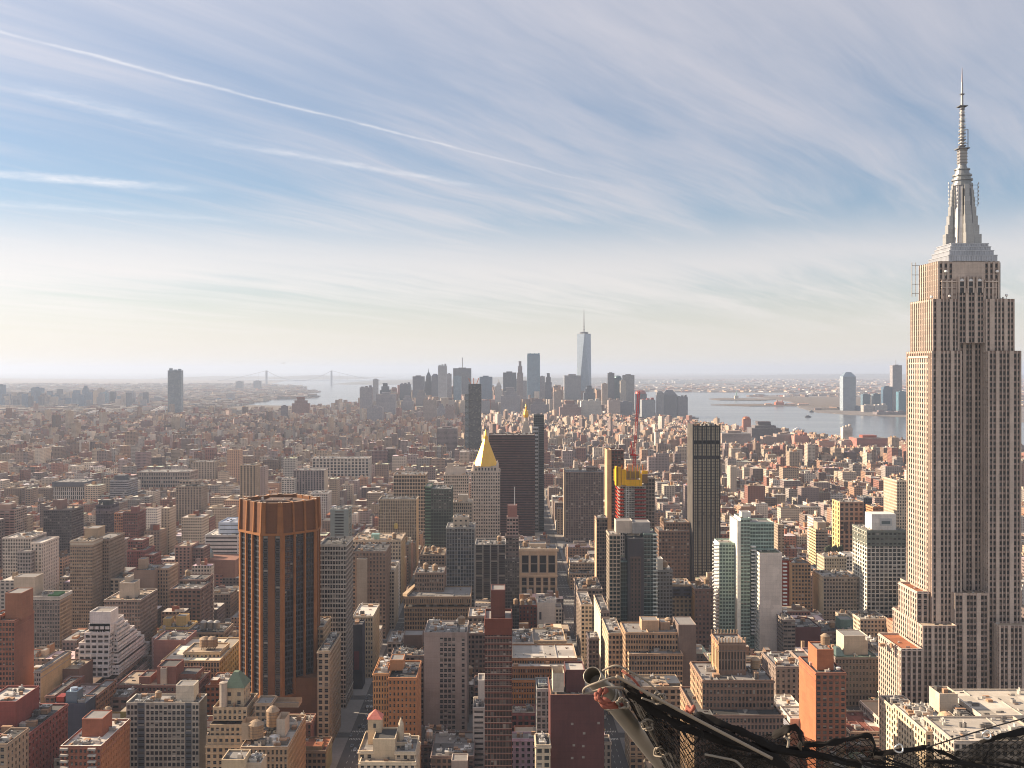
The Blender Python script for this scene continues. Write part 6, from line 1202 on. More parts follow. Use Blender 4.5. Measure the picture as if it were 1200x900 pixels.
for a in [('dark brown warehouse mass with stepped top by the river', 881, 915, 497, 3400, (.13, .115, .12), 'step'), ('long tan freight building left of the dark warehouse mass', 846, 880, 508, 3200, (.33, .25, .21), None), ('orange red round topped building by the river', 871, 880, 488, 3900, (.40, .16, .11), 'dome'),
          ('brown brick block right of the dark warehouse mass', 894, 910, 512, 3200, (.34, .24, .19), None), ('grey brown block in the riverside row', 910, 930, 509, 3220, (.30, .23, .19), None), ('salmon brick warehouse by the river', 931, 948, 511, 3180, (.42, .21, .16), 'huts'), ('orange low warehouse with pale roof', 960, 978, 517, 3120, (.48, .24, .16), None),
          ('big red brick warehouse with green roof edge', 1004, 1041, 513.5, 3060, (.36, .14, .11), None), ('white tank topped silo building by the river', 988, 999, 501, 3300, (.56, .50, .44), 'huts'), ('tan riverside office with pale roof', 986, 1003, 517, 3100, (.38, .30, .25), None)]:
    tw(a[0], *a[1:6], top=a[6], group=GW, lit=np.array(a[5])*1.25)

# ------------------------------------------------------------------ bridges, islands, boats
def suspension(label, px0, px1, ydeck, ytop, Y0, Y1, col, sag=.9, r=2.0, ext=1.0, name='suspension_bridge', tw_=9):
    x0, x1 = X_(px0, Y0), X_(px1, Y1); root = empty(name, ((x0+x1)/2, (Y0+Y1)/2, 0)); tag(root, label, 'bridge'); og = tuple(root.location)
    zd = (Z_(ydeck, Y0)+Z_(ydeck, Y1))/2; zt = (Z_(ytop, Y0)+Z_(ytop, Y1))/2
    P = lambda t: (x0+(x1-x0)*t, Y0+(Y1-Y0)*t); 
    q = QB(); a, b = P(-ext), P(1+ext); d = Vector((b[0]-a[0], b[1]-a[1])).normalized(); n = (-d.y*13, d.x*13)
    q.prism([(a[0]-n[0], a[1]-n[1]), (b[0]-n[0], b[1]-n[1]), (b[0]+n[0], b[1]+n[1]), (a[0]+n[0], a[1]+n[1])], zd-4, zd+3, col); q.build('deck', root, og)
    for t in (0, 1):
        q = QB(); c = P(t)
        for s in (-1, 1): q.box(c[0]+n[0]*s-tw_/2, c[0]+n[0]*s+tw_/2, c[1]+n[1]*s-tw_/2, c[1]+n[1]*s+tw_/2, -3, zt, col)
        for zz in (zd-8, zt-8): q.bar((c[0]+n[0], c[1]+n[1], zz), (c[0]-n[0], c[1]-n[1], zz), 5, col)
        q.build('bridge_tower', root, og)
    q = QB(); N = 24
    for s in (-1, 1):
        pr = None
        for i in range(-N, 2*N+1):
            t = i/N
            if t < -ext or t > 1+ext: continue
            z = zd+4+(zt-zd-4)*((2*t-1)**2 if 0 <= t <= 1 else max(0, 1-(-t if t < 0 else t-1)/ext)**1.3)
            c = P(t); p = (c[0]+n[0]*s, c[1]+n[1]*s, z)
            if pr: q.bar(pr, p, r, col, WALL, 5)
            if i % 3 == 0: q.bar(p, (p[0], p[1], zd), r*.35, col, WALL, 4)
            pr = p
    q.build('main_cable', root, og)
suspension('far hazy suspension bridge with two tall towers on the horizon at left', 312.3, 388.5, 446.3, 434.3, 17000, 17000, (.20, .22, .24), r=2.0, ext=.75, tw_=24)
suspension('pale suspension bridge with white cables behind the housing blocks at left', 121.5, 191, 487.5, 477, 4650, 4900, (.58, .56, .54), r=2.2, ext=.55, tw_=10)
q = QB(); y = 5400; q.box(X_(285, y), X_(400, y), y, y+30, 26, 31, (.16, .14, .14)); 
for k in range(5): xx = X_(290+22*k, y); q.box(xx, xx+14, y+4, y+26, -3, 27, (.2, .17, .16))
o = q.build('elevated_highway', None, (0, 0, 0)); tag(o, 'long dark elevated roadway strip crossing the water left of the lone red brown tower', 'bridge')

def isle(pts, name='island_terrain'): return poly_land(name, pts, -3, 2, M_PARK)
isle(LIB); isle(ELL); isle([(640, 9300), (1250, 9200), (1260, 9500), (700, 9700)])
def small_building(name, label, cat, parts, og, group=None):
    root = empty(name, og); tag(root, label, cat, group)
    for nm, fn in parts: q = QB(); fn(q); q.build(nm, root, og)
    return root
Y = 7150; small_building('terminal_building', 'red brick and stone terminal with turrets on the narrow island', 'building', [('hall', lambda q: q.box(X_(909, Y), X_(919, Y), Y, Y+40, 0, 20, (.42, .17, .12))), ('roof', lambda q: q.prism([(X_(909, Y), Y), (X_(919, Y), Y), (X_(919, Y), Y+40), (X_(909, Y), Y+40)], 20, 28, (.3, .16, .12), WALL, True, [(X_(911, Y), Y+15), (X_(917, Y), Y+15), (X_(917, Y), Y+25), (X_(911, Y), Y+25)])), ('turret', lambda q: [q.lathe(X_(p, Y), Y+4, [(4, 0), (4, 32), (.3, 42)], (.36, .2, .16), WALL, 8) for p in (911, 917)])], (X_(914, Y), Y+20, 0))
Y = 8600; small_building('monument_pedestal', 'small statue on a stone pedestal on the wooded harbor island', 'monument', [('pedestal', lambda q: q.box(1955, 1985, Y-15, Y+15, 0, 30, (.4, .36, .3))), ('statue', lambda q: (q.lathe(1970, Y, [(6, 30), (5, 45), (4, 58), (2.2, 63), (2.6, 66), (.2, 70)], (.3, .42, .36), WALL, 8), q.bar((1973, Y, 56), (1977, Y, 76), 1.4, (.3, .42, .36))))], (1970, Y, 0))
Y = 7150
for k, (pa, pb, h) in enumerate(((897, 905, 9), (921, 932, 8), (936, 948, 9))):
    small_building('island_building', ('low pale pavilion left of the island terminal', 'low tan pavilion just right of the island terminal', 'long low pavilion furthest right on the narrow island')[k], 'building', [('wall', lambda q: q.box(X_(pa, Y), X_(pb, Y), Y, Y+30, 0, h, (.44, .36, .3))), ('roof', lambda q: q.prism([(X_(pa, Y)-1, Y-1), (X_(pb, Y)+1, Y-1), (X_(pb, Y)+1, Y+31), (X_(pa, Y)-1, Y+31)], h, h+5, (.3, .2, .16), WALL, True, [(X_(pa, Y)+4, Y+14), (X_(pb, Y)-4, Y+14), (X_(pb, Y)-4, Y+16), (X_(pa, Y)+4, Y+16)]))], (X_((pa+pb)/2, Y), Y+15, 0))
def boat(label, px, py, L, col, wake=0):
    Y = (HC+2)*F/(py-HY); x = X_(px, Y); root = empty('boat', (x, Y, -2)); tag(root, label, 'boat'); og = (x, Y, -2)
    q = QB(); w = L*.12; q.prism([(x-L/2, Y), (x-L*.4, Y-w), (x+L*.3, Y-w), (x+L/2, Y), (x+L*.3, Y+w), (x-L*.4, Y+w)], -2.2, 3, col); q.build('hull', root, og)
    q = QB(); q.box(x-L*.3, x+L*.2, Y-w*.7, Y+w*.7, 3, 8, tuple(min(.8, c*1.6) for c in col)); q.box(x-L*.15, x+L*.05, Y-w*.5, Y+w*.5, 8, 11, (.6, .6, .6)); q.build('cabin', root, og)
    if wake:
        q = QB(); q.prism([(x-L*.4, Y-w), (x-L*wake, Y-w*3), (x-L*wake, Y+w*3), (x-L*.4, Y+w)], -2, -1.85, (.5, .52, .52)); q.build('wake', root, og)
boat('white ferry with pale wake on the wide river', 936, 504.5, 50, (.62, .60, .57), 0); boat('small dark tug boat on the wide river', 947, 489, 34, (.06, .06, .07)); boat('tiny dark vessel near the narrow island', 951, 483, 30, (.1, .1, .1)); boat('dark barge near the downtown tip', 812, 490.5, 60, (.09, .08, .08))

# ------------------------------------------------------------------ finish the landmark buildings, then fill the blocks between them
hero = list(Bld.all)
for b in hero:
    if any(k in b.label for k in ('dark brown office slab', 'slender dark glass', 'black glass', 'black shaft', 'pale green glass', 'dark green glass')) or .1 < max(b.glass) < .6: b.blinds = .84
    b.finish()
HR = [(b.rect, (b.x0, b.x1, b.y0, b.y1)) for b in hero if b.rect]
REFS = [(b.ref, (b.rect[0]+b.rect[1])/2, b.rect[2], (b.y0+b.y1)/2, b.rect[1]-b.rect[0]) for b in hero if b.ref]
FOOT = [(b.x0-2, b.x1+2, b.y0-2, b.y1+2) for b in hero]
def free(x0, x1, y0, y1):
    for a, b, c, d in FOOT:
        if x0 < b and x1 > a and y0 < d and y1 > c: return False
    return True
def zlimit(x0, x1, y):
    """highest roof here that leaves the landmarks behind it in view"""
    pa, pb = CX+F*x0/y, CX+F*x1/y; z = 1e9
    for r, _ in HR:
        if r[4] > y and pa < r[1] and pb > r[0]: z = min(z, Z_(r[3], y))
    for xl, xr, yt, Y in SKY:
        if Y > y and pa < xr and pb > xl: z = min(z, Z_(min(yt+.6*(HY+HC*F/Y-yt), yt+40), y))
    return z
PAL = [((.25, .115, .085), 'red brick', 9), ((.21, .145, .11), 'brown brick', 12), ((.38, .29, .21), 'tan brick', 10), ((.45, .37, .29), 'cream', 8), ((.30, .26, .23), 'grey', 7), ((.16, .115, .10), 'dark brown', 6), ((.55, .49, .42), 'pale stone', 5), ((.36, .215, .14), 'orange brown', 5), ((.28, .21, .19), 'mauve brown', 7)]
PALX = [p for p in PAL for _ in range(p[2])]
ROOFS = [R_TAR]*4+[R_GREY]*5+[R_SILVER]*6+[R_TAN]*4+[R_RED]
lots = []
for (a, wa), (b, wb) in zip(AVES[:-1], AVES[1:]):
    for (c, wc), (d, wd) in zip(STREETS[:-1], STREETS[1:]):
        if d < 560 or c > 2400: continue
        for row in (0, 1):
            y0 = c+wc+(0 if row == 0 else (d-c-wc-wd)/2+1.5); y1 = y0+(d-c-wc-wd)/2-1.5; x = a+wa
            if CX+F*b/y1 < -60 or CX+F*a/y0 > 1260: continue
            while x < b-wb-6:
                near_av = x < a+wa+26 or x > b-wb-34
                w = rnd.choice([8, 12, 16, 20, 24, 30]) if not near_av else rnd.choice([20, 26, 32])
                w = min(w, b-wb-x)
                if b-wb-(x+w) < 7: w = b-wb-x
                h = rnd.choice([16, 18, 20, 24, 30, 38, 46]) if near_av else rnd.choice([13, 15, 16, 18, 22, 28, 36])
                if y0 > 1300: h *= .85
                if rnd.random() < (.22 if x < 0 else .10): h *= rnd.uniform(1.4, 2.1)
                lots.append((x+.1, x+w-.1, y0, y1-rnd.choice([0, 2, 4, 6]), h, rnd.choice(PALX), rnd.choice(ROOFS))); x += w
good = []
for (x0, x1, y0, y1, h, pal, rf) in lots:
    if not free(x0, x1, y0, y1):
        ok = False                                       # try the part of the lot that is left over
        for xa, xb, ya, yb in ((x0, x1, y0+12, y1), (x0, x1, y0, y1-12), (x0+8, x1, y0, y1), (x0, x1-8, y0, y1)):
            if xb-xa > 6 and yb-ya > 8 and free(xa, xb, ya, yb): x0, x1, y0, y1 = xa, xb, ya, yb; ok = True; break
        if not ok: continue
    pa, pb = CX+F*x0/y0, CX+F*x1/y0
    if pb < -40 or pa > 1240: continue
    zl = zlimit(x0, x1, y0)
    h = min(h, zl-1.5)
    if h < 8: 
        h = 8 if zl > 4 else 0
    if h <= 0: continue
    yb_ = HY+HC*F/y0
    if Z_(905, y0) > h+2: continue
    good.append((x0, x1, y0, y1, h, pal, rf))
good.sort(key=lambda g: g[2])
QUOTA = 300-len(hero)-len(SKY)-1
good_i = good[:max(60, QUOTA)]; good_s = good[max(60, QUOTA):]
print('landmarks', len(hero), 'skyline', len(SKY), 'lots', len(good), 'individual fillers', len(good_i))
NUM = {2: 'two', 3: 'three', 4: 'four', 5: 'five', 6: 'six', 7: 'seven', 8: 'eight', 9: 'nine', 10: 'ten', 11: 'eleven', 12: 'twelve', 13: 'thirteen', 14: 'fourteen', 15: 'fifteen', 16: 'sixteen', 17: 'seventeen', 18: 'eighteen', 19: 'nineteen', 20: 'twenty'}
seen = {}
def relation(px, py, y):
    """describe a place by the two landmarks nearest to it"""
    c = sorted(((abs(px-r[1])/1.0+abs(y-r[3])*.12, r) for r in REFS), key=lambda t: t[0])
    out = []
    for _, r in c[:5]:
        dx = px-r[1]; dy = y-r[3]
        if abs(dx) < max(18, r[4]*.7): out.append(('behind ' if dy > 0 else 'in front of ')+r[0])
        else: out.append(('left of ' if dx < 0 else 'right of ')+r[0])
    return out
for i, (x0, x1, y0, y1, h, pal, rf) in enumerate(good_i):
    fl = 3.6; n = max(2, min(20, int(round(h/fl)))); w = x1-x0
    b = Bld('building', None, 'building', group='low and middling buildings filling the blocks')
    st = rnd.choice(['punch', 'punch', 'punch', 'strip']); col = tuple(c*rnd.uniform(.85, 1.12) for c in pal[0])
    sd = dict(style='blank', col=tuple(c*rnd.uniform(.9, 1.3) for c in col)) if rnd.random() < .45 else dict(style='punch')
    b.rectmass(x0, x1, y0, y1, 0, h, col, side=sd, style=st, bay=rnd.choice([2.8, 3.2, 3.8]), fl=fl, wf=rnd.uniform(.36, .55), hf=rnd.uniform(.42, .56), rec=.35, roofcol=rf)
    z = b.last[4]; feat = 'plain roof'
    if w > 9 and rnd.random() < .75:
        bw = rnd.uniform(.25, .5)*w; bx = rnd.uniform(x0+1, x1-bw-1); bd = rnd.uniform(.2, .4)*(y1-y0); by = rnd.uniform(y0+1, y1-bd-1); bh = rnd.uniform(2.6, 5)
        cc = tuple(c*rnd.uniform(.8, 1.2) for c in col)
        b.part('rooftop_bulkhead', lambda q: q.box(bx, bx+bw, by, by+bd, z-.1, z+bh, cc, WALL, topcol=rf, topmat=ROOF)); feat = 'roof hut'
    if w > 9 and rnd.random() < .45 and y0 < 1500:
        b.tank(rnd.uniform(x0+3, x1-3), rnd.uniform(y0+3, y1-3), z+(0 if rnd.random() < .6 else 2.5), rnd.uniform(1.7, 2.5), rnd.uniform(3.4, 5)); feat = 'water tank'
    b.clutter(rnd.choice([2, 3, 4, 6]), i)
    px, py = CX+F*(x0+x1)/2/y0, HY-F*(h-HC)/y0
    rel = relation(px, py, y0); size = 'slim' if w < 13 else ('wide' if w > 25 else '')
    base = f"{size} {pal[1]} building".strip()
    cand = [f"{base} with {feat} {rel[0]}", f"{NUM[n]} storey {base} with {feat} {rel[0]}"]+[f"{NUM[n]} storey {base} {rel[0]}, {r}" for r in rel[1:]]+[f"{NUM[n]} storey {base} with {feat} {r}" for r in rel[1:]]+[f"{NUM[n]} storey {base} with {len(b.units)} roof units {r}" for r in rel]
    lab = next((c for c in cand if c not in seen and len(c.split()) <= 16), cand[-1]); seen[lab] = 1
    b.label = lab; b.finish()

# ------------------------------------------------------------------ the mass of small buildings nobody could count
def inside(pts, x, y):
    c = False; j = len(pts)-1
    for i in range(len(pts)):
        if (pts[i][1] > y) != (pts[j][1] > y) and x < (pts[j][0]-pts[i][0])*(y-pts[i][1])/(pts[j][1]-pts[i][1])+pts[i][0]: c = not c
        j = i
    return c
class Mass:
    def __init__(s): s.b = []
    def add(s, cx, cy, w, d, h, a, col, rf, z0=0.0, sty=(.3, .5, .5), wallm=BLOCK): s.b.append((cx, cy, w, d, h, a, *col, *rf, z0, *sty, wallm))
    def build(s, name):
        A = np.array(s.b); n = len(A); cx, cy, w, d, h, a = A[:, :6].T; col = A[:, 6:9]; rf = A[:, 9:12]; z0 = A[:, 12]; sty = A[:, 13:16]; wm = A[:, 16].astype(int)
        ca, sa = np.cos(a), np.sin(a); C4 = []
        for ux, uy in ((-.5, -.5), (.5, -.5), (.5, .5), (-.5, .5)):
            X = cx+ux*w*ca-uy*d*sa; Y = cy+ux*w*sa+uy*d*ca; C4.append((X, Y))
        q = QB(); z1 = z0+h
        for i in range(4):
            p, r = C4[i], C4[(i+1) % 4]; L = w if i % 2 == 0 else d; zr = np.zeros(n)
            V = np.stack([np.stack([p[0], p[1], z0], -1), np.stack([r[0], r[1], z0], -1), np.stack([r[0], r[1], z1], -1), np.stack([p[0], p[1], z1], -1)], 1)
            U = np.stack([np.stack([zr, zr], -1), np.stack([L, zr], -1), np.stack([L, h], -1), np.stack([zr, h], -1)], 1)
            q.add(V, col, wm, U, sty=sty)
        q.add(np.stack([np.stack([c[0], c[1], z1-.3], -1) for c in C4], 1), rf, ROOF)
        # pale parapet caps
        q.add(np.stack([np.stack([C4[0][0], C4[0][1], z1], -1), np.stack([C4[1][0], C4[1][1], z1], -1), np.stack([C4[1][0]*.98+cx*.02, C4[1][1]+.5, z1], -1), np.stack([C4[0][0]*.98+cx*.02, C4[0][1]+.5, z1], -1)], 1), col*1.25, WALL)
        o = q.build(name, None, (0, 0, 0)); return o
mass = Mass()
def lot(cx, cy, w, d, h, a, pal, rf, detail=True):
    col = np.array(pal[0])*rnd.uniform(.75, 1.35 if cx < 0 else 1.1); sty = (rnd.choice([.28, .32, .38, .45]), rnd.uniform(.35, .6), rnd.uniform(.4, .58))
    if rnd.random() < .35: rf = tuple(min(.62, k*rnd.uniform(1.0, 1.25)) for k in R_SILVER)
    mass.add(cx, cy, w, d, h, a, col, rf, sty=sty)
    if detail:
        for k in range(rnd.choice([2, 3, 3, 4, 5])):
            bw, bd = rnd.uniform(.08, .34)*w, rnd.uniform(.08, .34)*d; ox, oy = rnd.uniform(-.28, .28)*w, rnd.uniform(-.28, .28)*d
            mass.add(cx+ox*math.cos(a)-oy*math.sin(a), cy+ox*math.sin(a)+oy*math.cos(a), bw, bd, rnd.choice([1.2, 1.8, 2.6, 3.2, 4.5, 6.5]), a, np.array(rnd.choice(PALX)[0])*rnd.uniform(.8, 1.25), rnd.choice(ROOFS), h-.3, wallm=WALL)
for (x0, x1, y0, y1, h, pal, rf) in good_s: lot((x0+x1)/2, (y0+y1)/2, x1-x0, y1-y0, h, 0, pal, rf)
PARKS = [(-700, -480, 3100, 3480), (-1500, -1380, 6000, 6001), (-95, 60, 1620, 1790)]
def zone(poly, ox, oy, ang, bx, by, n0, n1, m0, m1, test, hs, roads=16, wlo=8, whi=26):
    ca, sa = math.cos(ang), math.sin(ang)
    for i in range(n0, n1):
        for j in range(m0, m1):
            gx = i*bx
            while gx < (i+1)*bx-roads:
                w = min(rnd.uniform(wlo, whi), (i+1)*bx-roads-gx)
                if w < 5: break
                for row in (0, 1):
                    d = (by-roads)/2-rnd.choice([0, 1, 3, 5]); gy = j*by+(0 if row == 0 else (by-roads)/2)
                    lx, ly = gx+w/2, gy+d/2; X = ox+lx*ca-ly*sa; Y = oy+lx*sa+ly*ca
                    if Y < 300: continue
                    px = CX+F*X/Y
                    if px < -25 or px > 1225 or not test(X, Y) or (poly and not inside(poly, X, Y)): continue
                    if any(a < X < b and c < Y < e for a, b, c, e in PARKS): continue
                    if Y < 3300 and not free(X-w/2, X+w/2, Y-d/2, Y+d/2): continue
                    if any(a < X < b and c < Y < e for a, b, c, e in SKYF): continue
                    h = rnd.choice(hs)*rnd.uniform(.85, 1.15)
                    if X > 560 and Y > 2900: h = min(h, rnd.choice([10, 13, 16, 19, 24]))
                    if rnd.random() < .05 and h < 50: h *= 1.9
                    zl = zlimit(X-w/2, X+w/2, Y)
                    if h > zl: h = max(7, zl)
                    lot(X, Y, w-.3, d, h, ang, rnd.choice(PALX), rnd.choice(ROOFS), Y < 4600)
                gx += w
HS = [9, 12, 14, 15, 16, 17, 18, 20, 22, 26, 34, 46, 52]
zone(MANH, -300, 2100, 0, 180, 78, -12, 14, 5, 14, lambda X, Y: 2420 < Y < 3150, HS)
zone(MANH, -3200, 1500, R(-14), 170, 80, -4, 30, 8, 80, lambda X, Y: Y >= 3150 and X < -120, HS, wlo=6, whi=17)
zone(MANH, -500, 1600, R(16), 165, 80, -4, 24, -10, 52, lambda X, Y: Y >= 3150 and X >= -120 and Y < 5000, HS+[36, 44], wlo=6, whi=19)
zone(MANH, -900, 4800, R(8), 120, 80, -4, 20, -4, 30, lambda X, Y: Y >= 5000 and X > -700, [45, 60, 80, 105, 130, 30], whi=38, wlo=22)
# housing estates: repeated slabs in the left distance
for k in range(120):
    Y = rnd.choice([3500, 3900, 4100, 4300, 4500, 4700])+rnd.uniform(-90, 90); px = rnd.uniform(-10, 330)
    X = X_(px, Y)
    if not inside(MANH, X, Y): continue
    h = min(rnd.uniform(34, 62), zlimit(X-15, X+15, Y)); 
    if h > 15: lot(X, Y, rnd.uniform(22, 44), rnd.uniform(16, 22), h, rnd.choice([R(-14), R(20), R(-30)]), ((.21, .13, .12), 'brick', 1) if rnd.random() < .7 else ((.38, .28, .23), '', 1), R_GREY)
for (px, py, w, h) in [(20, 497, 30, 45), (35, 505, 24, 48), (48, 508, 60, 50), (60, 500, 40, 48), (85, 510, 40, 44), (100, 505, 14, 60), (125, 512, 46, 46), (140, 510, 40, 42), (160, 512, 40, 44), (172, 500, 30, 70), (180, 505, 34, 50), (150, 520, 50, 40), (110, 525, 34, 46), (168, 545, 24, 60), (230, 498, 34, 36), (258, 520, 22, 55), (226, 505, 14, 60)]:
    Y = Yg(py+h*.1); Y = HC*F/(py+h*.24-HY)
    lot(X_(px, Y), Y, w*1.2, 20, h, R(-14), ((.22, .14, .13), '', 1), R_GREY)
n_m = len(mass.b)
# the borough across the east river and the far river bank
for k in range(9000):
    Y = 5300+rnd.random()**1.6*12000; px = rnd.uniform(-20, 400); X = X_(px, Y)
    if not inside(BKLN, X, Y): continue
    s = 1+Y/12000
    if px < 175 and 6400 < Y < 7900 and rnd.random() < .16:
        mass.add(X, Y, rnd.uniform(22, 45), 26, rnd.uniform(35, 105), rnd.uniform(-.4, .4), np.array(rnd.choice([BG, PG, DG, (.4, .33, .28)])), R_GREY); continue
    mass.add(X, Y, rnd.uniform(14, 46)*s, rnd.uniform(12, 34)*s, rnd.choice([7, 9, 11, 12, 14, 18, 26]), rnd.uniform(-.4, .4), np.array(rnd.choice(PALX)[0])*rnd.uniform(.8, 1.3), rnd.choice(ROOFS))
for k in range(2600):
    px = rnd.uniform(690, 1215); Y = rnd.choice([rnd.uniform(11300, 14500), rnd.uniform(14500, 26000), rnd.uniform(6300, 11000)]); X = X_(px, Y)
    if not inside(JERS, X, Y) or (X < 3400 and 6500 < Y < 9300): continue
    wt = rnd.random() < .13
    mass.add(X, Y, rnd.uniform(30, 110), rnd.uniform(30, 80), rnd.choice([8, 10, 13, 17]), rnd.uniform(-.4, .4), (.50, .48, .46) if wt else np.array(rnd.choice(PALX)[0]), R_SILVER if wt else rnd.choice(ROOFS), wallm=WALL)
for k in range(500):
    px = rnd.uniform(640, 800); Y = rnd.uniform(17800, 20500); X = X_(px, Y)
    mass.add(X, Y, rnd.uniform(40, 120), 40, rnd.uniform(25, 45), 0, (.6, .58, .55), R_SILVER, wallm=WALL)
o = mass.build('city_blocks'); tag(o, 'countless low brick rooftops of the hazy distant city districts', 'city blocks', None, 'stuff'); print('mass boxes', len(mass.b))

# ------------------------------------------------------------------ winter trees in the little square, cars in the avenues
def make_tree(seed):
    rr = random.Random(seed); root = empty('bare_tree', (0, 0, 0)); og = (0, 0, 0); q = QB(); q.bar((0, 0, 0), (0, 0, 5), .35, (.12, .09, .07), r1=.22); q.build('trunk', root, og)
    q = QB()
    def grow(p, d, L, r, n):
        e = p+d*L; q.bar(p, e, r, (.15, .105, .075), WALL, 4, r*.6)
        if n == 0: return
        for k in range(3):
            nd = (d+Vector((rr.uniform(-.9, .9), rr.uniform(-.9, .9), rr.uniform(-.2, .6)))).normalized(); grow(e, nd, L*rr.uniform(.6, .85), r*.62, n-1)
    for k in range(4): grow(Vector((0, 0, 4.5)), Vector((rr.uniform(-.7, .7), rr.uniform(-.7, .7), .8)).normalized(), 3.4, .2, 4)
    q.build('crown', root, og); return root
TREES = [make_tree(k) for k in range(3)]; used = set()
for i in range(26):
    t = TREES[i % 3]
    o = t if i < 3 else dup(t)
    o.location = (rnd.uniform(-90, 55), rnd.uniform(1625, 1785), 0) if i < 20 else (rnd.uniform(100, 130), rnd.uniform(1560, 1640), 0); o.rotation_euler = (0, 0, rnd.uniform(0, 6)); s = rnd.uniform(1.0, 1.7); o.scale = (s, s, s)
    tag(o, 'leafless brown winter tree in the small square between the buildings', 'tree', 'bare trees in the small square')
poly_land('lawn', [(-95, 1620), (60, 1620), (60, 1790), (-95, 1790)], .1, .16, M_PARK)
poly_land('park_ground', [(-700, 3100), (-480, 3100), (-480, 3480), (-700, 3480)], .1, .2, M_PARK)

def make_car(col, kind):
    root = empty('car', (0, 0, 0)); og = (0, 0, 0); L, Wd = (4.6, 1.85) if kind == 0 else (6.2, 2.1)
    q = QB(); h = .95 if kind == 0 else 1.1
    q.prism([(-Wd/2, -L/2+.15), (-Wd/2+.2, -L/2), (Wd/2-.2, -L/2), (Wd/2, -L/2+.15), (Wd/2, L/2-.15), (Wd/2-.2, L/2), (-Wd/2+.2, L/2), (-Wd/2, L/2-.15)], .3, h, col, METAL)
    if kind: q.box(-Wd/2+.03, Wd/2-.03, -L/2+.2, L/2-1.6, h, 2.5, col, METAL)
    q.build('body', root, og)
    q = QB(); a = -L*.33 if kind == 0 else L/2-1.6; c = L*.2 if kind == 0 else L/2-.5
    lo = [(-Wd/2+.1, a), (Wd/2-.1, a), (Wd/2-.1, c), (-Wd/2+.1, c)]; hi = [(-Wd/2+.28, a+.5), (Wd/2-.28, a+.5), (Wd/2-.28, c-.7), (-Wd/2+.28, c-.7)]
    if kind: hi = [(p[0], p[1]) for p in lo]; hi = [hi[0], hi[1], (hi[2][0], hi[2][1]-.5), (hi[3][0], hi[3][1]-.5)]
    q.prism(lo, h, h+.55 if kind == 0 else 1.9, (.04, .045, .05), GLASS, False, hi); q.add([[(*p, h+.55 if kind == 0 else 1.9) for p in hi]], col, METAL); q.build('cabin', root, og)
    for sx in (-1, 1):
        for sy in (-.3, .3):
            q = QB(); q.bar((sx*Wd*.5-sx*.2, L*sy, .33), (sx*Wd*.5, L*sy, .33), .33, (.02, .02, .02), WALL, 10); q.build('wheel', root, og)
    return root
CARS = [((.72, .71, .69), 0, 'white saloon car'), ((.05, .05, .055), 0, 'black saloon car'), ((.70, .42, .04), 0, 'yellow taxi'), ((.66, .65, .63), 1, 'white box van'), ((.25, .26, .28), 0, 'grey saloon car')]
proto = [make_car(c, k) for c, k, _ in CARS]; first = [True]*len(CARS)
for (ax, n, y0, y1, nm) in ((-95, 46, 655, 980, 'the wide avenue at left of centre'), (72, 18, 665, 1000, 'the narrow second avenue')):
    spots = []
    for i in range(n):
        for _ in range(40):
            x = ax+rnd.choice([-7.6, -4.4, -1.4, 1.4, 4.4, 7.6] if ax < 0 else [-6.6, -1.8, 1.8, 6.6]); y = rnd.uniform(y0, y1)
            if all(abs(x-a) > 2.5 or abs(y-b) > 8 for a, b in spots): break
        spots.append((x, y)); k = rnd.choices(range(5), (5, 4, 3, 3, 3))[0]
        if first[k]: o = proto[k]; first[k] = False
        else: o = dup(proto[k])
        o.location = (x, y, .01); o.rotation_euler = (0, 0, 0 if x > ax else math.pi)
        tag(o, f'{CARS[k][2]} driving down {nm}', 'car', f'{CARS[k][2]}s in {nm}')

# ------------------------------------------------------------------ the scaffold pole, ropes and debris netting close to the camera
def P3(px, py, y): return Vector((X_(px, y), y, Z_(py, y)))
M_POLE = mat_plain('scaffold_metal', (.30, .265, .215), rough=.42, metal=.7, var=.45, scale=9)
M_ROPE = mat_plain('rope', (.24, .20, .155), rough=.9, var=.5, scale=60)
M_ORANGE = mat_plain('orange_strap', (.24, .07, .045), rough=.8, var=.5, scale=30)
M_BLACK = mat_plain('black_tarp', (.014, .012, .011), rough=.9, var=.9, scale=14, spec=.25)
M_NETC = mat_plain('net_cord', (.016, .014, .013), rough=.8, var=.3, scale=30)
def mat_net():
    m, t, b = material('net_fabric')
    b.inputs['Base Color'].default_value = (.02, .017, .015, 1); b.inputs['Roughness'].default_value = .9
    P = t.new('ShaderNodeTexCoord').outputs['Object']
    b.inputs['Alpha'].default_value = 1
    a = t.m('ADD', .34, t.m('MULTIPLY', t.ramp(t.noise(P, 4, 4, .55), .42, .66), .50)); t.link(a, b.inputs['Alpha'])
    return m
M_NET = mat_net()
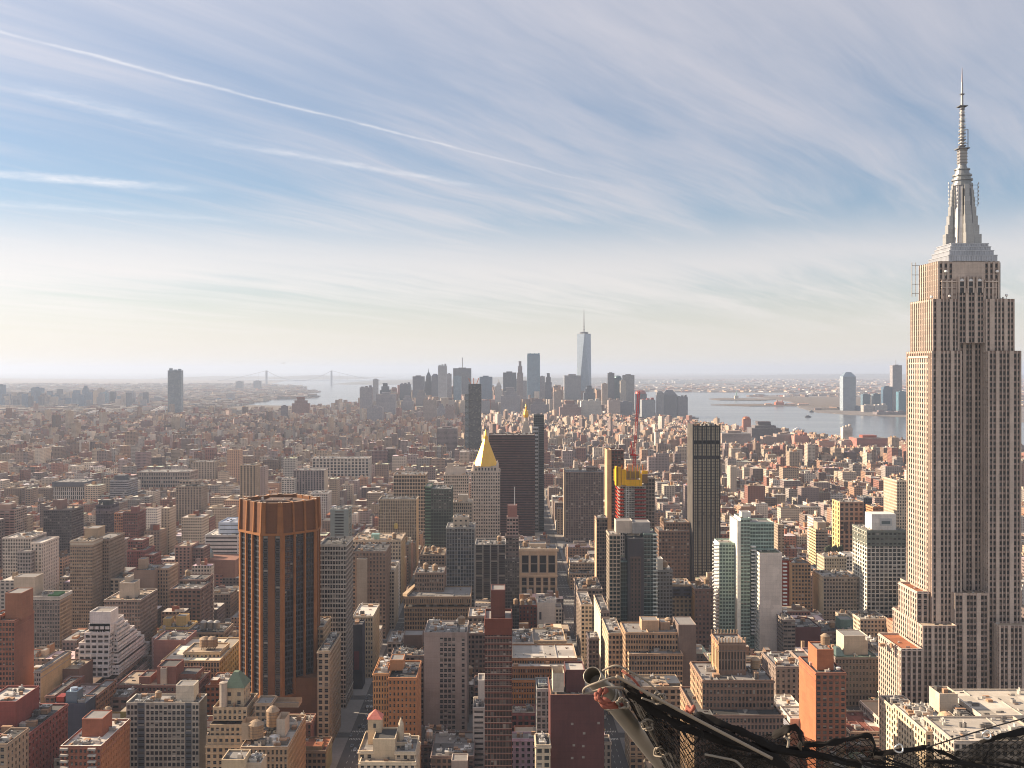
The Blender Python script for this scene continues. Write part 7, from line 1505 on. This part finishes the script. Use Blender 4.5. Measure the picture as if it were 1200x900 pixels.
def tube(name, pts, rad, mat, parent=None, og=(0, 0, 0), n=10, closed=False, caps=True):
    pts = [Vector(p) for p in pts]; N = len(pts); v = []; f = []; nrm = None
    for i, p in enumerate(pts):
        a = pts[(i-1) % N] if (closed or i) else p; c = pts[(i+1) % N] if (closed or i < N-1) else p; d = (c-a).normalized()
        nrm = d.orthogonal().normalized() if nrm is None else (nrm-d*nrm.dot(d)).normalized(); bn = d.cross(nrm); r = rad[i] if hasattr(rad, '__len__') else rad
        for k in range(n): t = 2*math.pi*k/n; v.append(p+nrm*(r*math.cos(t))+bn*(r*math.sin(t)))
    for i in range(N if closed else N-1):
        for k in range(n): j = (i+1) % N; f.append((i*n+k, i*n+(k+1) % n, j*n+(k+1) % n, j*n+k))
    if not closed and caps: f.append(tuple(range(n))[::-1]); f.append(tuple((N-1)*n+k for k in range(n)))
    me = bpy.data.meshes.new(name); me.from_pydata([x-Vector(og) for x in v], [], f); me.materials.append(mat)
    for p in me.polygons: p.use_smooth = len(p.vertices) == 4
    o = bpy.data.objects.new(name, me); C.collection.objects.link(o)
    if parent: o.parent = parent
    else: o.location = og
    return o
def bez(pts, n=8):
    """smooth curve through points"""
    P = [Vector(p) for p in pts]; out = []
    for i in range(len(P)-1):
        p0 = P[max(i-1, 0)]; p1 = P[i]; p2 = P[i+1]; p3 = P[min(i+2, len(P)-1)]
        for k in range(n):
            t = k/n; out.append(.5*((2*p1)+(p2-p0)*t+(2*p0-5*p1+4*p2-p3)*t*t+(3*p1-p0-3*p2+p3)*t**3))
    return out+[P[-1]]
def scaffold():
    a, b = P3(694, 792, 2.95), P3(806, 935, 4.0); d = (b-a).normalized(); og = tuple(b)
    pole = empty('scaffold_pole', og); tag(pole, 'open ended grey metal scaffold pole sticking up at the lower right', 'scaffold pole')
    ro, ri = .0268, .0236; o1 = d.orthogonal().normalized(); o2 = d.cross(o1); n = 36; v = []; f = []
    L = (b-a).length
    for (t, r) in ((.9, ri), (0, ri), (-.002, ri+.001), (-.002, ro-.001), (0, ro), (L, ro)):
        for k in range(n): q = 2*math.pi*k/n; v.append(a+d*t+o1*(r*math.cos(q))+o2*(r*math.sin(q)))
    for i in range(5):
        for k in range(n): f.append((i*n+k, i*n+(k+1) % n, (i+1)*n+(k+1) % n, (i+1)*n+k))
    me = bpy.data.meshes.new('pole'); me.from_pydata([x-Vector(og) for x in v], [], f); me.materials.append(M_POLE)
    for p in me.polygons: p.use_smooth = True
    o = bpy.data.objects.new('pole_tube', me); C.collection.objects.link(o); o.parent = pole
    tube('pole_plug', [a+d*.06, a+d*.066], ri*.995, M_POLE, pole, og, 28)  # disc added inside the mouth so the bore looks lit grey
    # coupler clamp round the pole
    for tt in (.16, .21):
        c = a+d*tt; tube('coupler_band', [c+o1*(ro*1.12*math.cos(t))+o2*(ro*1.12*math.sin(t)) for t in np.linspace(0, 2*math.pi, 24, endpoint=False)], .006, M_POLE, pole, og, 8, True)
    # handrail bar running off to the right, held to the pole
    r0, r1 = P3(722, 792, 2.88), P3(905, 889, 2.9)
    bar = tube('guard_rail', bez([r0, P3(760, 813, 2.88), P3(820, 845, 2.89), r1]), .0046, mat_plain('rail_paint', (.26, .20, .14), rough=.5, var=.4, scale=30), None, tuple(r0), 10); tag(bar, 'thin tan metal rail running down right from the scaffold pole', 'rail')
    # ropes: a loop at the mouth, a line with knots down the pole
    q = 2.93
    rp = empty('rope', tuple(P3(740, 830, q))); tag(rp, 'pale braided rope knotted along the scaffold pole', 'rope'); og2 = tuple(rp.location)
    tube('rope_loop', bez([P3(742, 802, q), P3(722, 794, q-.02), P3(700, 800, q-.03), P3(686, 806, q), P3(684, 812, q+.02), P3(694, 811, q), P3(710, 806, q-.02), P3(730, 806, q)]), .0034, M_ROPE, rp, og2)
    tube('rope_loop', bez([P3(706, 786, q), P3(722, 780, q-.02), P3(740, 788, q-.02), P3(760, 800, q), P3(776, 818, q), P3(772, 824, q-.02), P3(752, 818, q-.03)]), .0028, M_ROPE, rp, og2)
    tube('rope_strand', bez([P3(744, 825, q+.1), P3(752, 842, q+.12), P3(757, 850, q+.15), P3(766, 866, q+.25), P3(776, 884, q+.35), P3(782, 905, q+.42)]), .0028, M_ROPE, rp, og2)
    tube('rope_strand', bez([P3(749, 832, q+.12), P3(760, 852, q+.2), P3(771, 874, q+.3), P3(779, 893, q+.4), P3(786, 908, q+.42)]), .0024, M_ROPE, rp, og2)
    rr = random.Random(4)
    for (kx, ky, kq) in ((758, 849, q+.1), (775, 881, q+.3), (729, 824, q-.05), (772, 818, q-.02)):
        for s in range(4):
            pts = [P3(kx+7*math.cos(t)*rr.uniform(.7, 1.1)+rr.uniform(-1.5, 1.5), ky+5.5*math.sin(t)*rr.uniform(.7, 1.1)+rr.uniform(-2, 2), kq+.02*math.cos(2*t+s)) for t in np.linspace(0, 2*math.pi, 9, endpoint=False)]
            tube('rope_knot', bez(pts+[pts[0]], 4), .0023, M_ROPE, rp, og2, 8)
    st = empty('webbing_strap', tuple(P3(708, 820, 2.9))); tag(st, 'bundled orange red webbing strap tied below the pole mouth', 'strap'); og3 = tuple(st.location)
    for s in range(9):
        pts = [P3(rr.uniform(700, 712), rr.uniform(806, 812), 2.9), P3(rr.uniform(697, 706), rr.uniform(814, 820), 2.88), P3(rr.uniform(703, 716), rr.uniform(820, 829), 2.87), P3(rr.uniform(716, 730), rr.uniform(824, 831), 2.9)]
        tube('strap_fold', bez(pts, 6), [.004+.003*math.sin(i*.9+s) for i in range(19)], M_ORANGE, st, og3, 6)
    s2 = tube('webbing_strap', bez([P3(729, 786, 2.92), P3(740, 794, 2.9), P3(748, 803, 2.9), P3(752, 812, 2.92)]), .004, M_ORANGE, None, tuple(P3(740, 795, 2.9)), 6); tag(s2, 'short red strap lying along the top of the guard rail', 'strap')
    s3 = tube('cloth_tag', bez([P3(805, 828, 2.97), P3(810, 833, 2.95), P3(813, 828, 2.95), P3(808, 835, 2.97), P3(804, 831, 2.97)]), .006, M_ORANGE, None, tuple(P3(808, 830, 2.97)), 6); tag(s3, 'small orange red cloth knot on the guard rail midway', 'cloth tag')
scaffold()

def netting():
    from mathutils import noise as mn
    root = empty('debris_netting', tuple(P3(960, 890, 3.1))); tag(root, 'bunched black debris netting sagging along the lower right edge', 'netting'); og = tuple(root.location)
    top = [(733, 800), (748, 806), (770, 818), (800, 836), (818, 835), (836, 846), (862, 854), (890, 862), (912, 858), (922, 851), (932, 850), (940, 862), (960, 870), (985, 865), (1016, 860), (1024, 872), (1034, 881), (1060, 877), (1088, 874), (1096, 880), (1120, 880), (1146, 868), (1160, 864), (1180, 858), (1215, 850)]
    def ytop(x):
        for (a, ya), (b, yb) in zip(top[:-1], top[1:]):
            if a <= x <= b: return ya+(yb-ya)*(x-a)/(b-a)
        return top[-1][1]
    def depth(x, v): return 3.0+.35*(x-733)/470+.10*mn.noise(Vector((x*.012, v*2.2, 1.3)))+.05*mn.noise(Vector((x*.05, v*6, 4.1)))+.25*v
    nx, nv = 150, 22; V = []; Fc = []
    for j in range(nv+1):
        for i in range(nx+1):
            x = 733+482*i/nx; v = j/nv; yt = ytop(x); yb = max(yt+12, 965) if x > 800 else yt+10+(x-733)*1.4
            V.append(P3(x+10*v*mn.noise(Vector((x*.02, v*3, 0))), yt+(yb-yt)*v, depth(x, v)))
    for j in range(nv):
        for i in range(nx): k = j*(nx+1)+i; Fc.append((k, k+1, k+nx+2, k+nx+1))
    me = bpy.data.meshes.new('net_sheet'); me.from_pydata([p-Vector(og) for p in V], [], Fc); me.materials.append(M_NET)
    for p in me.polygons: p.use_smooth = True
    o = bpy.data.objects.new('net_sheet', me); C.collection.objects.link(o); o.parent = root
    sm = o.modifiers.new('thick', 'SOLIDIFY'); sm.thickness = .0015
    # cords of the net, laid on the sheet in a diamond pattern: one part
    vs = []; fs = []
    def cord(pts, r):
        b0 = len(vs)
        for i, p in enumerate(pts):
            dd = (pts[min(i+1, len(pts)-1)]-pts[max(i-1, 0)]).normalized(); a = dd.orthogonal().normalized(); b = dd.cross(a)
            for k in range(4): vs.append(p+a*(r*math.cos(k*math.pi/2))+b*(r*math.sin(k*math.pi/2)))
            if i:
                for k in range(4): fs.append((b0+(i-1)*4+k, b0+(i-1)*4+(k+1) % 4, b0+i*4+(k+1) % 4, b0+i*4+k))
    def on(x, v):
        x = min(max(x, 734), 1214); yt = ytop(x); yb = max(yt+12, 965) if x > 800 else yt+10+(x-733)*1.4
        return P3(x+10*v*mn.noise(Vector((x*.02, v*3, 0))), yt+(yb-yt)*v, depth(x, v)-.006)
    for x0 in range(640, 1230, 10):
        pts = [on(x0+t*150, t) for t in np.linspace(0, 1, 16) if 734 < x0+t*150 < 1214]
        if len(pts) > 2: cord(pts, .0015)
    for x0 in range(760, 1400, 13):
        pts = [on(x0-t*190, t) for t in np.linspace(0, 1, 16) if 734 < x0-t*190 < 1214]
        if len(pts) > 2: cord(pts, .0015)
    me = bpy.data.meshes.new('net_cord'); me.from_pydata([p-Vector(og) for p in vs], [], fs); me.materials.append(M_NETC)
    o = bpy.data.objects.new('net_cord', me); C.collection.objects.link(o); o.parent = root; o['kind'] = 'stuff'
    rr = random.Random(8)
    def hem(pts, r, name='rolled_hem', jit=.35):
        """a bunched strip of tarp: a flat, twisting, crumpled band with thin rolled edges"""
        c = bez([P3(*p) for p in pts], 14); n = 14; v = []; f = []; N = len(c); up0 = Vector((0, 0, 1)); sd = rr.uniform(0, 50)
        for i, p in enumerate(c):
            d = (c[min(i+1, N-1)]-c[max(i-1, 0)]).normalized(); a = up0.cross(d).normalized(); b = d.cross(a)
            tw_ = .9*mn.noise(Vector((i*.09, sd, 0))); a, b = a*math.cos(tw_)+b*math.sin(tw_), b*math.cos(tw_)-a*math.sin(tw_)
            r_ = r; end = .82*min(1, .45+i*.16, .45+(N-1-i)*.16); hgt = r*(1.15+.75*mn.noise(Vector((i*.16, sd, 7))))*end; dep = r*.26*end
            for k in range(n):
                t = 2*math.pi*k/n; q = p+b*(hgt*math.cos(t))+a*(dep*math.sin(t))
                q += a*(r*.30*mn.noise(Vector((i*.14, math.cos(t), sd+3))))+b*(r*.16*mn.noise(Vector((i*.30, k*.7, sd))))
                v.append(q)
        for i in range(N-1):
            for k in range(n): f.append((i*n+k, i*n+(k+1) % n, (i+1)*n+(k+1) % n, (i+1)*n+k))
        f.append(tuple(range(n))[::-1]); f.append(tuple((N-1)*n+k for k in range(n)))
        me = bpy.data.meshes.new(name); me.from_pydata([x-Vector(og) for x in v], [], f); me.materials.append(M_BLACK)
        o = bpy.data.objects.new(name, me); C.collection.objects.link(o); o.parent = root
    hem([(728, 800, 3.0), (752, 814, 2.98), (790, 834, 2.98), (838, 856, 3.0), (890, 880, 3.02), (925, 902, 3.05)], .015)
    hem([(735, 812, 3.02), (760, 828, 3.0), (800, 852, 3.0), (850, 868, 3.03), (900, 876, 3.06), (955, 884, 3.1)], .013)
    hem([(816, 836, 3.05), (845, 848, 3.02), (880, 862, 3.02), (912, 878, 3.05), (960, 886, 3.1), (1010, 898, 3.15)], .011)
    hem([(905, 864, 3.04), (920, 855, 3.0), (932, 853, 3.0), (939, 864, 3.03), (936, 880, 3.1)], .011)
    hem([(938, 872, 3.1), (965, 872, 3.08), (990, 867, 3.08), (1016, 862, 3.08), (1024, 870, 3.1), (1024, 886, 3.14)], .008)
    hem([(1020, 884, 3.14), (1045, 881, 3.12), (1070, 878, 3.12), (1088, 876, 3.12), (1094, 882, 3.14)], .007)
    hem([(1094, 878, 3.14), (1110, 884, 3.14), (1132, 894, 3.15), (1150, 894, 3.15), (1158, 880, 3.16)], .006)
    hem([(1148, 870, 3.18), (1165, 865, 3.16), (1185, 860, 3.18), (1225, 852, 3.2)], .008)
    for k in range(16):
        x = rr.uniform(800, 1180); y = ytop(x)+rr.uniform(8, 34); hem([(x, y, 3.05), (x+rr.uniform(15, 40), y+rr.uniform(2, 14), 3.03), (x+rr.uniform(45, 80), y+rr.uniform(4, 24), 3.1)], rr.uniform(.003, .008), 'net_fold')
    hem([(795, 852, 2.96), (812, 850, 2.94), (820, 852, 2.94), (824, 864, 2.95), (823, 882, 2.97)], .004, 'net_fold', .1)
    hem([(822, 860, 2.97), (814, 872, 2.96), (806, 866, 2.96), (798, 852, 2.97)], .003, 'net_fold', .1)
    w = tube('steel_wire', bez([P3(1086, 876, 3.05), P3(1130, 862, 3.05), P3(1170, 850, 3.05), P3(1215, 838, 3.05)]), .0022, M_NETC, None, tuple(P3(1150, 855, 3.05)), 8); tag(w, 'thin dark wire stretched above the netting in the lower right corner', 'wire')
    for i, (x, y, lb) in enumerate(((1053, 877, 'pale metal ring clipped on the netting left of the thin wire'), (1156, 861, 'pale metal ring clipped on the netting under the thin wire'))):
        c = P3(x, y, 3.04); rg = tube('carabiner', [c+Vector((.0125*math.cos(t), .004*math.sin(t*2), .012*math.sin(t))) for t in np.linspace(0, 2*math.pi, 24, endpoint=False)], .0024, mat_plain('ring_metal', (.62, .60, .56), rough=.35, metal=.7), None, tuple(c), 8, True); tag(rg, lb, 'ring')
    for (pts, lb) in (([(826, 884), (846, 888), (862, 892), (872, 902)], 'pale rope end lying on the black netting below the rail'), ([(919, 863), (924, 868), (923, 876)], 'short pale tie on the folded netting flap')):
        rp = tube('rope_end', bez([P3(*p, 2.95) for p in pts]), .0035, M_ROPE, None, tuple(P3(*pts[0], 2.95)), 8); tag(rp, lb, 'rope')
netting()

# ------------------------------------------------------------------ a far aircraft, then the hazy air
def aircraft():
    Y = 9000; x, z = X_(332, Y), Z_(425.5, Y); r = empty('aircraft', (x, Y, z)); tag(r, 'tiny dark aircraft low in the sky above the far bridge', 'aircraft'); og = (x, Y, z)
    q = QB(); q.bar((x-15, Y, z), (x+13, Y, z), 2.0, (.12, .12, .13), WALL, 8, 1.2); q.build('fuselage', r, og)
    q = QB(); q.prism([(x-3, Y-14), (x+2, Y-14), (x+5, Y), (x+2, Y+14), (x-3, Y+14), (x-3, Y)], z-.4, z+.3, (.14, .14, .15)); q.build('wing', r, og)
    q = QB(); q.box(x+10, x+14, Y-.3, Y+.3, z, z+5, (.14, .14, .15)); q.build('tail_fin', r, og)
aircraft()
def haze():
    me = bpy.data.meshes.new('haze'); x, y0, y1, z0, z1 = 80000, -3000, 80000, -4.5, 462
    v = [(-x, y0, z0), (x, y0, z0), (x, y1, z0), (-x, y1, z0), (-x, y0, z1), (x, y0, z1), (x, y1, z1), (-x, y1, z1)]
    me.from_pydata(v, [], [(3, 2, 1, 0), (4, 5, 6, 7), (0, 1, 5, 4), (1, 2, 6, 5), (2, 3, 7, 6), (3, 0, 4, 7)])
    m = bpy.data.materials.new('hazy_air'); m.use_nodes = True; n = m.node_tree.nodes; n.remove(n['Principled BSDF'])
    pv = n.new('ShaderNodeVolumePrincipled'); pv.inputs['Color'].default_value = (.565, .66, .82, 1); pv.inputs['Density'].default_value = HAZE; pv.inputs['Anisotropy'].default_value = .2
    m.node_tree.links.new(pv.outputs[0], n['Material Output'].inputs['Volume'])
    me.materials.append(m); o = bpy.data.objects.new('haze', me); C.collection.objects.link(o); tag(o, 'thin pale haze hanging over the whole city', 'haze', None, 'stuff')
HAZE = 4.5e-5
haze()
for o in hidden:
    for ch in list(o.children): bpy.data.objects.remove(ch)
    bpy.data.objects.remove(o)
for k, f_ in enumerate(first):
    if f_:
        for ch in list(proto[k].children): bpy.data.objects.remove(ch)
        bpy.data.objects.remove(proto[k])
